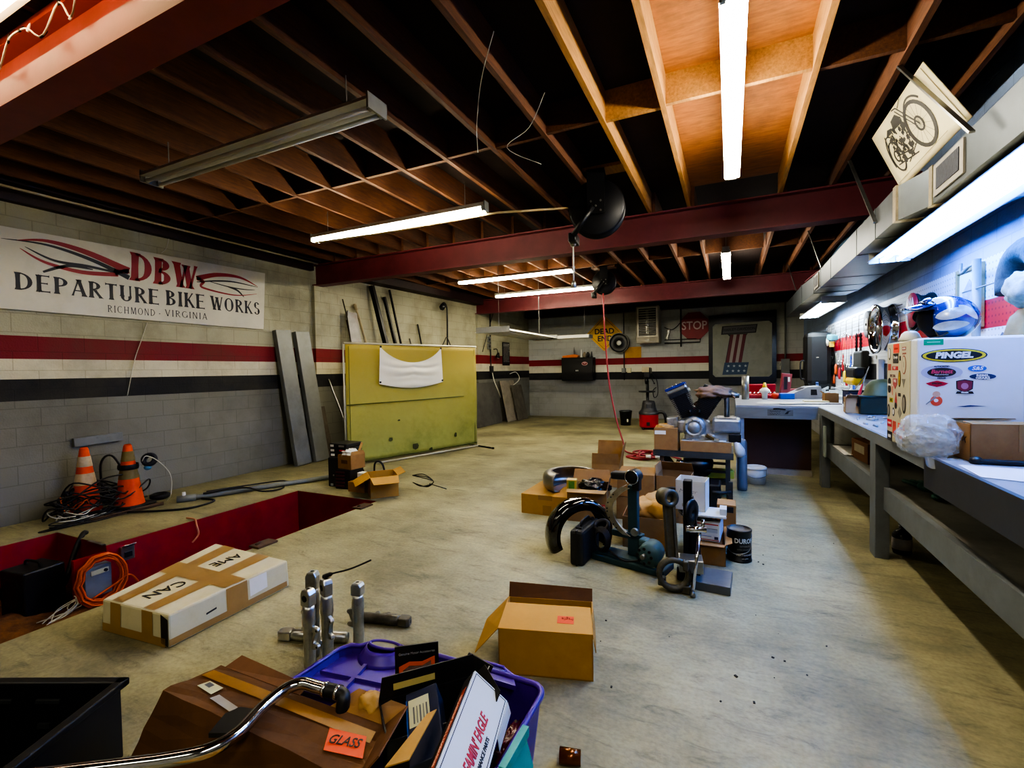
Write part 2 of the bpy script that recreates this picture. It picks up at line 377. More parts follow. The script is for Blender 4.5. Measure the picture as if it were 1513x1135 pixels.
# ================================================================ fluorescent fixtures
FIXW = mat('fixture_white_enamel', '#c9c9c0', .4, var=.1, scale=4, bump=0)
CAPG = mat('fixture_grey_cap', '#8d8f8c', .45, metal=.4, var=.15)
CORD = flat('pale_cord', '#b5ae98')
def tube_mat(name, col, s):
    m = bpy.data.materials.new(name); m.use_nodes = True; N = m.node_tree.nodes; N.clear()
    e = N.new('ShaderNodeEmission'); e.inputs[0].default_value = (*col, 1); e.inputs[1].default_value = s
    # faint procedural mottling along the glass
    tc = N.new('ShaderNodeTexCoord'); n = N.new('ShaderNodeTexNoise'); n.inputs['Scale'].default_value = 2
    mr = N.new('ShaderNodeMapRange'); mr.inputs['To Min'].default_value = s*.95; mr.inputs['To Max'].default_value = s*1.05
    m.node_tree.links.new(tc.outputs['Object'], n.inputs['Vector']); m.node_tree.links.new(n.outputs['Fac'], mr.inputs['Value']); m.node_tree.links.new(mr.outputs[0], e.inputs[1])
    o = N.new('ShaderNodeOutputMaterial'); m.node_tree.links.new(e.outputs[0], o.inputs[0]); return m
TW = tube_mat('tube_warm', (1, .90, .66), 62)
TN = tube_mat('tube_neutral', (1, .93, .78), 60)
TB = tube_mat('tube_blue', (.06, .27, 1), 105)
TB2 = tube_mat('tube_cool', (.72, .86, 1), 40)
TOFF = mat('tube_dead', '#b9bab0', .3, var=.05, bump=0)
def fixture(label, p, L, axis, tubes, tm, w=.2, hang=None, cat='light', group='fluorescent ceiling lights', wide=False):
    """strip light, base = underside of housing centre. local x along its length."""
    t = thing('fluorescent_light', label, cat, p, 0 if axis == 'x' else 90, group)
    mb = MB()
    h = .05
    if wide:
        mb.prism([(-w/2, -.03), (-w/2+.01, -.03), (-.05, .012), (.05, .012), (w/2-.01, -.03), (w/2, -.03), (.06, .06), (-.06, .06)], L, Matrix(((0,0,1,-L/2),(1,0,0,0),(0,1,0,0),(0,0,0,1))))
    else:
        mb.prism([(-w/2, 0), (w/2, 0), (w/2*.8, h*.5), (w*.3, h), (-w*.3, h), (-w/2*.8, h*.5)], L, Matrix(((0,0,1,-L/2),(1,0,0,0),(0,1,0,0),(0,0,0,1))))
    mb.build('housing', FIXW, t)
    for sx in (-1, 1):
        mb = MB(); mb.box((sx*(L/2+.006), 0, .005), (.014, w*.9, .10)); 
        for y in tubes: mb.box((sx*(L/2-.012), y, -.022), (.02, .03, .045))
        mb.build('end_cap', CAPG, t)
    for y in tubes:
        mb = MB(); mb.cyl((-L/2+.025, y, -.03), (L/2-.025, y, -.03), .0165, n=8); mb.build('tube', tm, t)
    if hang:
        for sx in (-1, 1):
            mb = MB(); mb.cyl((sx*L*.4, 0, .04), (sx*L*.4, 0, hang), .004, n=6); mb.build('hanger', CAPG, t)
    return t
fixture('unlit twin-tube strip light hanging nearest the painted sign wall', (-3.32, 2.42, 3.27), 2.5, 'x', (-.05, .05), TOFF, hang=.27)
fixture('glowing strip light hung in front of the near maroon beam', (-3.5, 4.3, 3.24), 2.44, 'x', (-.045, .045), TW, w=.1, hang=.3)
fixture('upper of two glowing strip lights hung between the maroon beams', (-3.8, 8.25, 3.38), 2.44, 'x', (-.045, .045), TW, w=.1, hang=.16)
fixture('lower glowing strip light hung beside the far maroon beam', (-3.95, 10.2, 3.38), 2.44, 'x', (-.045, .045), TW, w=.1, hang=.16)
fixture('long bright strip light under the plywood bay overhead', (.02, 3.85, 3.42), 2.46, 'y', (-.05, .05), TN, w=.12, hang=.37)
fixture('short-looking bright strip light beyond the near beam, in line with the plywood bay light', (-.06, 9.4, 3.40), 2.44, 'y', (-.05, .05), TN, w=.12, hang=.39)
fixture('big cool blue-white reflector light mounted under the metal duct above the workbench', (1.33, 4.1, 2.535), 2.6, 'y', (-.06, .06), TB, w=.34, wide=True)
fixture('bright cool multi-tube light at the far end of the duct', (1.36, 9.3, 2.50), 2.3, 'y', (-.09, 0, .09), TB2, w=.34, wide=True)
# added fill lamps, unseen behind and beside the camera, to brighten the foreground
def area(name, loc, rot, sx, sy, e, col):
    l = bpy.data.lights.new(name, 'AREA'); l.shape = 'RECTANGLE'; l.size = sx; l.size_y = sy; l.energy = e; l.color = col
    o = bpy.data.objects.new(name, l); C.objects.link(o); o.location = loc; o.rotation_euler = [R(a) for a in rot]; return o
area('front_fill_light', (-2.2, -1.6, 3.4), (0, 0, 0), 3.0, .3, 26, (1, .94, .74))
area('front_fill_light', (-5.2, .4, 3.4), (0, 0, 0), 2.4, .3, 8, (1, .92, .72))
area('side_fill_light', (.9, -.6, 3.2), (0, 0, 0), .3, 2.4, 34, (1, .96, .85))
# ================================================================ common materials / helpers
CARD = mat('cardboard', '#8f6a3a', .8, var=.18, scale=3, bump=.1, dirt='#6d4519', dirt_amt=.5, dirt_scale=4)
CARDY = mat('cardboard_yellow', '#a87f3a', .75, var=.15, scale=3, bump=.08, dirt='#8a5d20', dirt_amt=.4, dirt_scale=4)
CARDD = mat('cardboard_dark', '#6a4420', .8, var=.25, scale=4, bump=.1, dirt='#3d2610', dirt_amt=.6, dirt_scale=5)
CARDI = mat('cardboard_inside', '#7a5226', .85, var=.2)
TAPE = mat('brown_tape', '#8d6a34', .35, var=.1, bump=0)
BLK = mat('black_plastic', '#101113', .45, var=.3, scale=10, bump=.05)
BLKM = mat('black_metal', '#16171a', .4, metal=.3, var=.3, scale=8, bump=.05)
DKG = mat('dark_grey_metal', '#3a3c3d', .5, metal=.5, var=.3, scale=8, bump=.05)
STEEL = mat('bare_steel', '#8a8a85', .35, metal=.85, var=.25, scale=7, bump=.05)
GREYP = mat('grey_paint', '#6f7371', .5, var=.2, scale=5, bump=.08, dirt='#3d3d38', dirt_amt=.5)
CHROME = mat('chrome', '#d8d9dc', .08, metal=1, var=.05, bump=0)
ALU = mat('cast_aluminium', '#a9aaa8', .38, metal=.8, var=.25, scale=14, bump=.1, dirt='#4a4a46', dirt_amt=.6, dirt_scale=9)
WHITE = mat('white_paper', '#d9d8d0', .7, var=.06, bump=.02)
INK = flat('black_ink', '#17171a'); INKR = flat('red_ink', '#b01722'); INKG = flat('grey_ink', '#55565a')
WIREB = mat('black_rubber_cable', '#17161a', .6, var=.2); WIREW = mat('white_cable', '#c4c2b4', .6, var=.1)
WIREO = mat('orange_cable', '#c4561f', .5, var=.15)
RUST = mat('rusty_steel', '#5d4a3c', .7, metal=.4, var=.4, scale=9, bump=.15)
def bar(mb, p0, p1, w, h, mi=0, upv=None):
    p0, p1 = Vector(p0), Vector(p1); d = p1-p0; q = d.to_track_quat('Z', 'Y').to_matrix()
    if upv is not None:
        z = d.normalized(); x = Vector(upv).cross(z).normalized(); y = z.cross(x)
        q = Matrix((x, y, z)).transposed()
    mb.box((p0+p1)/2, (w, h, d.length), q, mi); return mb
def arc(c, r, t0, t1, n, ax='xy'):
    out = []
    for i in range(n+1):
        t = t0+(t1-t0)*i/n; a, b = r*math.cos(t), r*math.sin(t)
        out.append(Vector(c)+(Vector((a, b, 0)) if ax == 'xy' else Vector((a, 0, b)) if ax == 'xz' else Vector((0, a, b))))
    return out
# flared sign-painter letters -------------------------------------------------
def glyph(ch, th=.2, tn=.07):
    """polygons of a flared capital in a 0..w x 0..1 cell; returns (polys, width)."""
    P = []
    def stem(x0, y0, x1, y1, w, f=1.5):
        d = Vector((x1-x0, y1-y0)); n = Vector((-d.y, d.x)).normalized() if abs(d.y) < 1e-6 else Vector((1, 0))
        if abs(d.y) < 1e-6: n = Vector((0, 1))
        a, b = Vector((x0, y0)), Vector((x1, y1)); L = []
        for t, k in ((0, f), (.12, 1.0), (.5, .92), (.88, 1.0), (1, f)): L.append((a.lerp(b, t), w/2*k))
        P.append([tuple(p+n*k) for p, k in L]+[tuple(p-n*k) for p, k in reversed(L)])
    def bowl(cx, cy, rx, ry, t0, t1, k=tn, K=th, n=12):
        o, i_ = [], []
        for j in range(n+1):
            t = R(t0+(t1-t0)*j/n); c = abs(math.cos(t)); w = k+(K-k)*c**1.5
            o.append((cx+rx*math.cos(t), cy+ry*math.sin(t))); i_.append((cx+(rx-w)*math.cos(t), cy+(ry-k-(w-k)*.1)*math.sin(t)))
        for j in range(n): P.append([o[j], o[j+1], i_[j+1], i_[j]])
    if ch == 'D': stem(.12, 0, .12, 1, th); bowl(.14, .5, .58, .5, -90, 90); w = .76
    elif ch == 'E': stem(.12, 0, .12, 1, th); stem(.1, .96, .58, .96, tn, 2); stem(.1, .52, .5, .52, tn, 2); stem(.1, .04, .6, .04, tn, 2); w = .66
    elif ch == 'P': stem(.12, 0, .12, 1, th); bowl(.14, .72, .48, .28, -90, 90); w = .66
    elif ch == 'A': stem(.06, 0, .36, 1, tn*1.2); stem(.64, 0, .36, 1, th); stem(.16, .32, .5, .32, tn); w = .74
    elif ch == 'R': stem(.12, 0, .12, 1, th); bowl(.14, .74, .44, .26, -90, 90); stem(.62, 0, .28, .5, th*.9); w = .7
    elif ch == 'T': stem(.33, 0, .33, 1, th); stem(.02, .96, .64, .96, tn, 2.4); w = .68
    elif ch == 'U':
        stem(.12, .3, .12, 1, th); stem(.58, .3, .58, 1, tn*1.4); bowl(.34, .33, .31, .33, 180, 360); w = .72
    elif ch == 'B': stem(.12, 0, .12, 1, th); bowl(.14, .76, .4, .24, -90, 90); bowl(.14, .27, .46, .27, -90, 90); w = .66
    elif ch == 'I': stem(.13, 0, .13, 1, th); w = .28
    elif ch == 'K': stem(.12, 0, .12, 1, th); stem(.22, .45, .56, 1, tn*1.3); stem(.62, 0, .27, .55, th*.9); w = .68
    elif ch == 'W': stem(.28, 0, .07, 1, th); stem(.28, 0, .46, .95, tn*1.2); stem(.66, 0, .46, .95, th); stem(.66, 0, .88, 1, tn*1.2); w = .96
    elif ch == 'O': bowl(.38, .5, .38, .5, 0, 360, n=22); w = .8
    elif ch == 'S':
        bowl(.3, .74, .25, .26, 20, 270, n=14); bowl(.3, .26, .27, .27, -160, 90, n=14); w = .62
    elif ch == 'C': bowl(.4, .5, .4, .5, 50, 310, n=16); w = .76
    elif ch == 'H': stem(.12, 0, .12, 1, th); stem(.62, 0, .62, 1, th); stem(.12, .52, .62, .52, tn); w = .78
    elif ch == 'M': stem(.1, 0, .14, 1, tn*1.2); stem(.42, .05, .16, 1, th); stem(.42, .05, .7, 1, tn*1.2); stem(.76, 0, .72, 1, th); w = .9
    elif ch == 'N': stem(.1, 0, .1, 1, tn*1.2); stem(.62, 0, .12, 1, th); stem(.62, 0, .62, 1, tn*1.2); w = .76
    elif ch == 'V': stem(.36, 0, .06, 1, th); stem(.36, 0, .64, 1, tn*1.2); w = .7
    elif ch == 'G': bowl(.4, .5, .4, .5, 50, 330, n=16); stem(.7, .08, .7, .45, th*.8); w = .8
    elif ch == '.': P.append([(.05, .38), (.15, .38), (.15, .5), (.05, .5)]); w = .22
    else: w = .3
    return P, w
def letters(mb, s, M, x0, x1, y0, h0, h1=None, th=.2, tn=.07, gap=.12, italic=0, y1=None):
    """fit flared letters of string s between x0 and x1; baseline y0->y1, height h0->h1."""
    h1 = h1 or h0; y1 = y0 if y1 is None else y1
    tot = sum(glyph(c, th, tn)[1]+gap for c in s)-gap
    cur = 0
    for c in s:
        P, w = glyph(c, th, tn)
        for poly in P:
            q = []
            for (a, b) in poly:
                u = (cur+a+italic*b)/tot; hh = h0+(h1-h0)*u
                q.append((x0+(x1-x0)*u, y0+(y1-y0)*u+b*hh))
            mb.prism(q, .0006, M)
        cur += w+gap
# ================================================================ the painted sign on the left wall
SGN = thing('painted_sign', 'long white sign with red and black painted lettering and pinstripe wings on the block wall', 'sign', (-6.885, 2.12, 2.29))
FL_ = Matrix(((0,0,1,0),(1,0,0,0),(0,1,0,0),(0,0,0,1)))      # local x -> +Y, y -> Z, normal -> +X
mb = MB(); mb.prism([(0, 0), (3.08, 0), (3.14, .92), (2.4, .905), (1.5, .89), (.8, .875), (0, .86)], .02, FL_, z0=-.02)
mb.build('sign_board', mat('sign_white', '#cfccbc', .55, var=.08, scale=2, bump=.02, dirt='#9c9880', dirt_amt=.35, dirt_scale=1.5), SGN)
mb = MB(); ML = FL_@Matrix.Translation((0, 0, .001))
letters(mb, 'DEPARTURE', ML, .17, 1.56, .215, .185, .2)
letters(mb, 'BIKE', ML, 1.64, 2.16, .225, .2, .205)
letters(mb, 'WORKS', ML, 2.24, 3.03, .232, .2, .195)
letters(mb, 'RICHMOND', ML, .98, 1.50, .06, .085, .088, th=.12, tn=.07, gap=.2)
letters(mb, '.', ML, 1.54, 1.57, .06, .085, th=.12, tn=.07)
letters(mb, 'VIRGINIA', ML, 1.62, 2.18, .075, .088, .09, th=.12, tn=.07, gap=.2)
mb.build('sign_lettering', flat('sign_black_paint', '#1d1f2a'), SGN)
def swash(mb, pts, w0, w1, w2):
    P = smooth([Vector((a, b, 0)) for a, b in pts], 7); n = len(P)
    for i in range(n-1):
        def off(k):
            t = k/(n-1); w = (w0*(1-t)**2+2*w1*t*(1-t)+w2*t*t)/2
            d = (P[min(k+1, n-1)]-P[max(k-1, 0)]); nn = Vector((-d.y, d.x, 0)).normalized()*w; return P[k]+nn, P[k]-nn
        a, b = off(i); c, d = off(i+1)
        mb.prism([(a.x, a.y), (b.x, b.y), (d.x, d.y), (c.x, c.y)], .0006, ML)
mb = MB()
letters(mb, 'DBW', ML, 1.24, 2.05, .49, .36, .33, th=.26, tn=.09, gap=.08, italic=.06)
swash(mb, [(.2, .74), (.45, .79), (.8, .74), (1.22, .6)], .006, .05, .09); swash(mb, [(.22, .66), (.42, .55), (.75, .5), (1.1, .535)], .004, .05, .05)
swash(mb, [(1.22, .6), (1.12, .575), (1.08, .59), (1.09, .52)], .06, .03, .03)
swash(mb, [(2.05, .65), (2.35, .755), (2.7, .775), (3.0, .68)], .07, .06, .004); swash(mb, [(2.05, .66), (2.14, .62), (2.13, .6), (2.14, .53), (2.6, .49), (2.98, .56)], .05, .04, .004)
mb.build('red_lettering', flat('sign_red_paint', '#96202c'), SGN)
mb = MB()
swash(mb, [(.08, .73), (.45, .745), (.85, .66), (1.22, .515)], .003, .035, .06); swash(mb, [(.26, .685), (.5, .585), (.8, .58), (1.12, .555)], .004, .05, .02); swash(mb, [(.4, .44), (.62, .55), (.85, .55)], .02, .05, .01)
swash(mb, [(2.05, .6), (2.3, .655), (2.6, .69), (3.0, .67)], .01, .04, .004); swash(mb, [(2.2, .64), (2.5, .605), (2.75, .6), (2.95, .62)], .004, .03, .003); swash(mb, [(2.5, .6), (2.65, .57), (2.76, .48)], .004, .05, .005)
mb.build('black_swash', flat('sign_black_paint', '#1d1f2a'), SGN)
# wires on the wall
mb = MB(); mb.tube(smooth([(-6.905, 3.86, 3.55), (-6.9, 3.8, 3.3), (-6.88, 3.72, 3.2)]), .004, 6); mb.tube(smooth([(-6.9, 3.53, 2.26), (-6.905, 3.45, 2.0), (-6.9, 3.37, 1.76), (-6.905, 3.28, 1.32)]), .0045, 6)
tag(mb.build('hanging_wire', WIREW), 'thin pale wire hanging down the wall from behind the long sign', 'wire')
mb = MB(); bar(mb, (-6.895, 2.72, .80), (-6.895, 3.20, .815), .10, .045, upv=(1, 0, 0)); mb.box((-6.873, 2.95, .83), (.006, .03, .02)); mb.box((-6.873, 3.06, .82), (.006, .05, .03))
tag(mb.build('wall_bracket', GREYP, bevel=.006), 'short grey painted bar fixed to the wall above the traffic cones', 'bracket')
mb = MB(); mb.tube([(-6.62, YN+.3, 3.5), (-6.62, 2.1, 3.5), (-6.62, 4.7, 3.5), (-6.62, 6.1, 3.5)], .014, 8)
tag(mb.build('ceiling_conduit', mat('pale_conduit', '#a89c82', .5, var=.15)), 'thin pale conduit running under the joists along the left wall', 'pipe')
mb = MB(); mb.tube([(-4.6, 4.22, 3.16), (-3.4, 4.25, 3.14), (-2.2, 4.4, 3.2), (-1.55, 4.9, 3.3)], .012, 8)
tag(mb.build('air_line', mat('pale_hose', '#b09a6c', .5, var=.15)), 'thin pale hose running under the near strip light to the big hose reel', 'hose')
# ================================================================ grey steel planks
PLK = mat('galvanised_plank', '#7b7e7b', .5, metal=.25, var=.18, scale=2.5, bump=.04, dirt='#55554a', dirt_amt=.5, dirt_scale=2)
for k, (y0, y1, lb) in enumerate(((5.38, 5.53, 'left of two tall grey steel planks leaning on the wall by the pilaster'), (5.77, 5.92, 'right of two tall grey steel planks leaning on the wall by the pilaster'))):
    mb = MB(); W = .29
    for a, b in ((0, .006), (.006, 0)): pass
    p0, p1 = Vector((-6.56, y1+W/2-.02, .02)), Vector((-6.83, y0+W/2, 2.30))
    d = (p1-p0); q = d.to_track_quat('Z', 'Y').to_matrix(); z = d.normalized(); y = Vector((0, 1, 0)); y = (y-z*y.dot(z)).normalized(); x = y.cross(z)
    Mx = Matrix((x, y, z)).transposed()
    c = (p0+p1)/2
    mb.box(c, (.006, W, d.length), Mx); 
    for s in (-1, 1): mb.box(c-x*.045+y*(s*(W/2-.004)), (.085, .008, d.length), Mx)
    mb.box(c-x*.04+z*(d.length/2), (.08, W, .006), Mx)
    tag(mb.build('steel_plank', PLK, bevel=.003), lb, 'plank', 'tall grey steel planks')
mb = MB(); bar(mb, (-6.62, 6.2, .01), (-6.83, 6.2, .95), .03, .3, upv=(0, 1, 0)); 
tag(mb.build('short_board', mat('dirty_board', '#5f574c', .8, var=.3, dirt='#2f2a24'), bevel=.003), 'short dirty board leaning on the pilaster beside the steel planks', 'board')
# ================================================================ stock leaning behind the welding screen
def lean(name, label, y0, z1, y1, sz, m, xb=-6.3, round_=False, cat='bar', extra=None, group='metal stock leaning behind the welding screen'):
    xt = xl(y0)+sz*.7+.01
    mb = MB(); p0, p1 = Vector((xb, y1, .012)), Vector((xt, y0, z1))
    if round_: mb.cyl(p0, p1, sz/2, n=12)
    else:
        bar(mb, p0, p1, sz, sz*.75, upv=(0, 1, 0))
    if extra == 'cap':
        d = (p1-p0).normalized(); mb.cyl(p1-d*.12, p1-d*.02, sz*.75, n=12); mb.cyl(p1-d*.3, p1-d*.27, sz*.65, n=12)
    return tag(mb.build(name, m, bevel=0 if round_ else .004), label, cat, group)
lean('square_tube', 'thickest black square tube leaning behind the green screen', 7.60, 3.36, 8.2, .10, BLKM)
lean('square_tube', 'middle black square tube leaning behind the green screen', 7.98, 3.18, 8.5, .065, BLKM)
lean('square_tube', 'thin tall black square tube, right of the other black tubes', 8.16, 3.36, 8.62, .042, BLKM)
lean('pale_pipe', 'pale pipe with a capped top leaning left of the black tubes', 7.18, 2.94, 7.75, .05, mat('pale_pipe', '#b3a684', .5, var=.15), round_=True, cat='pipe', extra='cap')
lean('round_bar', 'short grey bar standing above the screen right of the black tubes', 9.06, 2.68, 9.3, .038, DKG, round_=True)
lean('round_bar', 'stub of pipe just showing over the top rail of the screen', 8.78, 2.33, 8.9, .03, STEEL, round_=True, xb=-6.2)
lean('steel_rod', 'dark rod leaning nearest the pilaster edge, left of the green screen', 6.9, 3.0, 7.2, .022, BLKM, xb=-6.25, round_=True, cat='rod')
lean('steel_rod', 'rusty rod leaning left of the green screen, behind the dark rod', 6.98, 2.6, 7.12, .03, RUST, xb=-6.3, round_=True, cat='rod')
lean('angle_iron', 'dark angle iron in the gap left of the green screen', 6.92, 1.9, 7.0, .05, RUST, xb=-6.2, cat='bar')
lean('thin_lath', 'thin pale lath leaning on the pilaster left of the green screen', 6.5, 1.48, 6.62, .028, STEEL, xb=-6.3, cat='rod')
mb = MB(); bar(mb, (-6.35, 7.1, .02), (-6.74, 7.02, 2.75), .012, .27, upv=(0, 1, 0)); mb.box((-6.72, 6.9, 2.72), (.03, .03, .1)); 
tag(mb.build('sheet_metal_strip', mat('stained_sheet', '#7d7c7c', .5, metal=.4, var=.25, dirt='#7a4a2c', dirt_amt=.6)), 'stained sheet metal strip leaning behind the left end of the screen', 'sheet')
mb = MB(); mb.tube(smooth([(-6.42, 9.85, .02), (-6.45, 9.95, 1.2), (-6.47, 10.02, 2.3), (-6.47, 10.03, 3.05), (-6.47, 9.98, 3.22), (-6.47, 9.9, 3.27), (-6.47, 9.8, 3.22)]), .022, 8); mb.lathe([(.0, .06), (.07, .06), (.09, 0), (.05, -.06), (0, -.06)], (-6.45, 9.79, 3.16), 14, (.4, .5, -.4))
tag(mb.build('gooseneck_pipe', DKG), 'grey pipe with a curved gooseneck top standing by the wall', 'pipe')
mb = MB(); mb.tube([(-6.2, 9.15, 1.9), (-6.2, 9.55, 2.38), (-6.2, 9.6, 2.38), (-6.2, 9.95, 1.9)], .012, 6)
tag(mb.build('bent_rod', DKG), 'bent wire hoop showing over the top rail of the screen', 'rod')
# ================================================================ green welding screen
a, b_ = Vector((-5.71, 5.78, 0)), Vector((-4.74, 8.36, 0)); SL = (b_-a).length; dx = (b_-a).normalized(); nrm = Vector((dx.y, -dx.x, 0))
WS = thing('welding_screen', 'yellow-green canvas welding screen on a pale pipe frame', 'screen', a, math.degrees(math.atan2(dx.y, dx.x)))
def gm():
    m = mat('green_canvas', '#8f924a', .7, var=.15, scale=2.5, bump=.2, dirt='#4c5a1c', dirt_amt=.55, dirt_scale=1.3)
    nt = m.node_tree; N = nt.nodes; L = nt.links; b = N['Principled BSDF']; src = b.inputs['Base Color'].links[0].from_socket
    g = N.new('ShaderNodeNewGeometry'); s = N.new('ShaderNodeSeparateXYZ'); L.new(g.outputs['Position'], s.inputs[0])
    r = N.new('ShaderNodeMapRange'); r.inputs['From Min'].default_value = .2; r.inputs['From Max'].default_value = 1.9; L.new(s.outputs['Z'], r.inputs['Value'])
    mx = N.new('ShaderNodeMix'); mx.data_type = 'RGBA'; L.new(r.outputs[0], mx.inputs['Factor']); L.new(src, mx.inputs['A']); mx.inputs['B'].default_value = (*lin('#98883a'), 1)
    L.new(mx.outputs['Result'], b.inputs['Base Color']); return m
mb = MB()
def cf(u, v): return Vector((u*SL, .012*math.sin(u*9+v*3)+.02*math.sin(v*PI)*math.sin(u*5), .06+1.97*v))
mb.grid(cf, 40, 24); mb.build('canvas', gm(), WS, solid=.006)
mb = MB()
for z in (1.03, .06): mb.tube([(0, -.014, z), (SL*.5, -.02, z+.012), (SL, -.014, z+.03)], .008, 6)
for s in (.05, SL-.05): mb.tube([(s, -.012, .08), (s, -.014, 2.0)], .005, 6)
mb.build('seam', mat('dark_green_seam', '#4c5420', .8, var=.2), WS)
random.seed(3); BURN = mat('burnt_canvas', '#3a4020', .9, var=.3)
for s, z, w, h in ((.78, .38, .09, .08), (1.28, .2, .14, .12), (1.62, .1, .08, .08), (.95, .7, .05, .03), (2.2, .3, .07, .1)):
    mb = MB(); mb.prism([(s+w/2*math.cos(t)*random.uniform(.7, 1.2), z+h/2*math.sin(t)*random.uniform(.7, 1.2)) for t in [2*PI*i/8 for i in range(8)]], .002, Matrix(((1,0,0,0),(0,0,-1,-.022),(0,1,0,0),(0,0,0,1)))); mb.build('burn_mark', BURN, WS)
PIPEW = mat('pale_painted_pipe', '#b7b3a0', .45, metal=.2, var=.15)
mb = MB(); mb.tube([(-.03, 0, 2.05), (SL+.03, 0, 2.05)], .018, 8); mb.build('top_rail', PIPEW, WS)
for s in (-.02, SL+.02):
    mb = MB(); mb.tube([(s, .03, .02), (s, .03, 2.05)], .016, 8); mb.build('upright', PIPEW, WS)
mb = MB(); mb.tube([(.4, -.13, .025), (SL, -.05, .03)], .017, 8); mb.build('bottom_rail', PIPEW, WS)
for s in (.0, SL):
    mb = MB(); mb.tube([(s, -.5, .022), (s, .35, .022)], .016, 8); mb.tube([(s, -.52, .022), (s, -.46, .022)], .02, 8); mb.build('foot', BLKM, WS)
# banner
BN = mat('white_vinyl', '#d2cfc0', .5, var=.06, scale=2, bump=.05)
mb = MB(); s0, s1 = .60, 1.88
def bf(u, v):
    s = s0-.03*(1-v)+(s1-s0+.06*(1-v))*u
    top = 2.02-.29*(1-(2*u-1)**2)**.8; bot = 1.36-.09*math.sin(PI*u)
    z = bot+(top-bot)*v
    amp = .03*math.sin(PI*u)
    fold = amp*(math.sin(7*v+5*abs(u-.5))+.6*math.sin(16*v+9*abs(u-.5)))*(v**.4)
    return Vector((s, -.045-abs(fold)-.03*math.sin(PI*u)*math.sin(PI*v), z))
mb.grid(bf, 36, 28)
o = mb.build('banner', BN); o.parent = None
o.location = a; o.rotation_euler = (0, 0, math.atan2(dx.y, dx.x)); tag(o, 'plain white vinyl banner sagging from the top of the green screen', 'banner')
mb = MB()
for s, z in ((.59, 1.39), (1.89, 1.39), (.61, 2.0), (1.87, 2.0)): mb.cyl((s, -.05, z), (s, -.06, z), .018, n=10)
mb.build('grommet', BLKM, o)
# ================================================================ cones, tangle, oddments on the ledge
ORG = mat('cone_orange', '#d8480e', .6, var=.18, scale=6, bump=.05, dirt='#8a3208', dirt_amt=.4)
CW1 = mat('reflective_collar', '#c2ac88', .6, var=.2, scale=8, dirt='#8f6a45', dirt_amt=.5, dirt_scale=6); CW2 = mat('dirty_collar', '#76693f', .7, var=.25, scale=8)
CB_ = mat('cone_base_black', '#1b1a18', .8, var=.3)
def cone(label, loc, collar, H=.74, base=True):
    t = thing('traffic_cone', label, 'traffic cone', loc, 20, 'traffic cones on the ledge')
    r = lambda z: .145-.108*(z/H)
    def band(z0, z1, m, nm, e=0):
        mb = MB(); mb.lathe([(r(z0)+e, z0), (r((z0+z1)/2)+e, (z0+z1)/2), (r(z1)+e, z1)], n=24); return mb.build(nm, m, t)
    mb = MB(); mb.lathe([(.15, .025), (r(.04), .06), (r(.3), .3), (r(.6), .6), (r(H-.02), H-.02), (.03, H), (.02, H-.01), (0, H-.012)], n=24); mb.build('body', ORG, t)
    band(.34, .47, collar, 'lower_collar', .003); band(.545, .66, collar, 'upper_collar', .003)
    mb = MB(); mb.box((0, 0, .018), (.36, .36, .035), bev=.012); mb.build('base', CB_, t)
    return t
cone('orange traffic cone with pale collars buried in the cable tangle', (-6.66, 2.72, 0), CW1, .76)
c2 = cone('orange traffic cone with dirty olive collars on the tray, right of the other cone', (-6.42, 3.03, .022), CW2, .74)
mb = MB(); mb.lathe([(.098, -.03), (.104, 0), (.098, .03)], (-6.42, 3.03, .5), 20); tag(mb.build('tape_wrap', BLK), 'black tape roll pushed down over the olive-collared cone', 'tape')
mb = MB(); mb.b2((-6.62, 2.55, .0), (-6.2, 3.28, .02), bev=.006); mb.tube([(-6.2, 2.56, .03), (-6.2, 3.27, .03)], .014, 6)
tag(mb.build('metal_tray', RUST), 'flat dirty metal tray under the olive-collared cone', 'tray')
mb = MB(); random.seed(5)
def tangle(mb, c, n, rx, ry, h, r, mi=0):
    for _ in range(n):
        P = []; a0 = random.uniform(0, 6.28); z0 = random.uniform(.012, h)
        sx, sy = random.uniform(.4, 1), random.uniform(.4, 1); ox, oy = random.uniform(-.3, .3)*rx, random.uniform(-.3, .3)*ry
        for i in range(9):
            t = a0+i*.85
            P.append((c[0]+ox+rx*sx*math.cos(t)*random.uniform(.75, 1.1), c[1]+oy+ry*sy*math.sin(t)*random.uniform(.75, 1.1), max(r+.002, z0+random.uniform(-.4, .4)*h)))
        mb.tube(smooth(P, 5), r, 5, mi)
tangle(mb, (-6.55, 2.75, 0), 16, .28, .42, .32, .009, 0); tangle(mb, (-6.5, 2.6, 0), 4, .22, .4, .12, .006, 1); tangle(mb, (-6.45, 2.55, 0), 2, .2, .2, .2, .006, 2); tangle(mb, (-6.3, 2.65, 0), 6, .12, .4, .05, .007, 0)
mb.tube(smooth([(-6.2, 2.9, .02), (-5.9, 3.1, .015), (-5.7, 3.3, .015), (-5.75, 3.6, .015), (-6.0, 3.6, .015)]), .012, 6)
mb.tube(smooth([(-6.8, 2.95, .05), (-6.85, 2.95, .5), (-6.82, 3.05, .6), (-6.75, 3.15, .35), (-6.6, 3.2, .03)]), .012, 6)
mb.tube(smooth([(-5.78, 2.35, .02), (-5.72, 2.30, .03), (-5.68, 2.22, -.1), (-5.6, 2.1, -.35), (-5.62, 2.0, -.48)]), .022, 6)
tag(mb.build('cable_tangle', [WIREB, WIREW, WIREO]), 'tangle of black and pale cables heaped around the traffic cones', 'cables', kind='stuff')
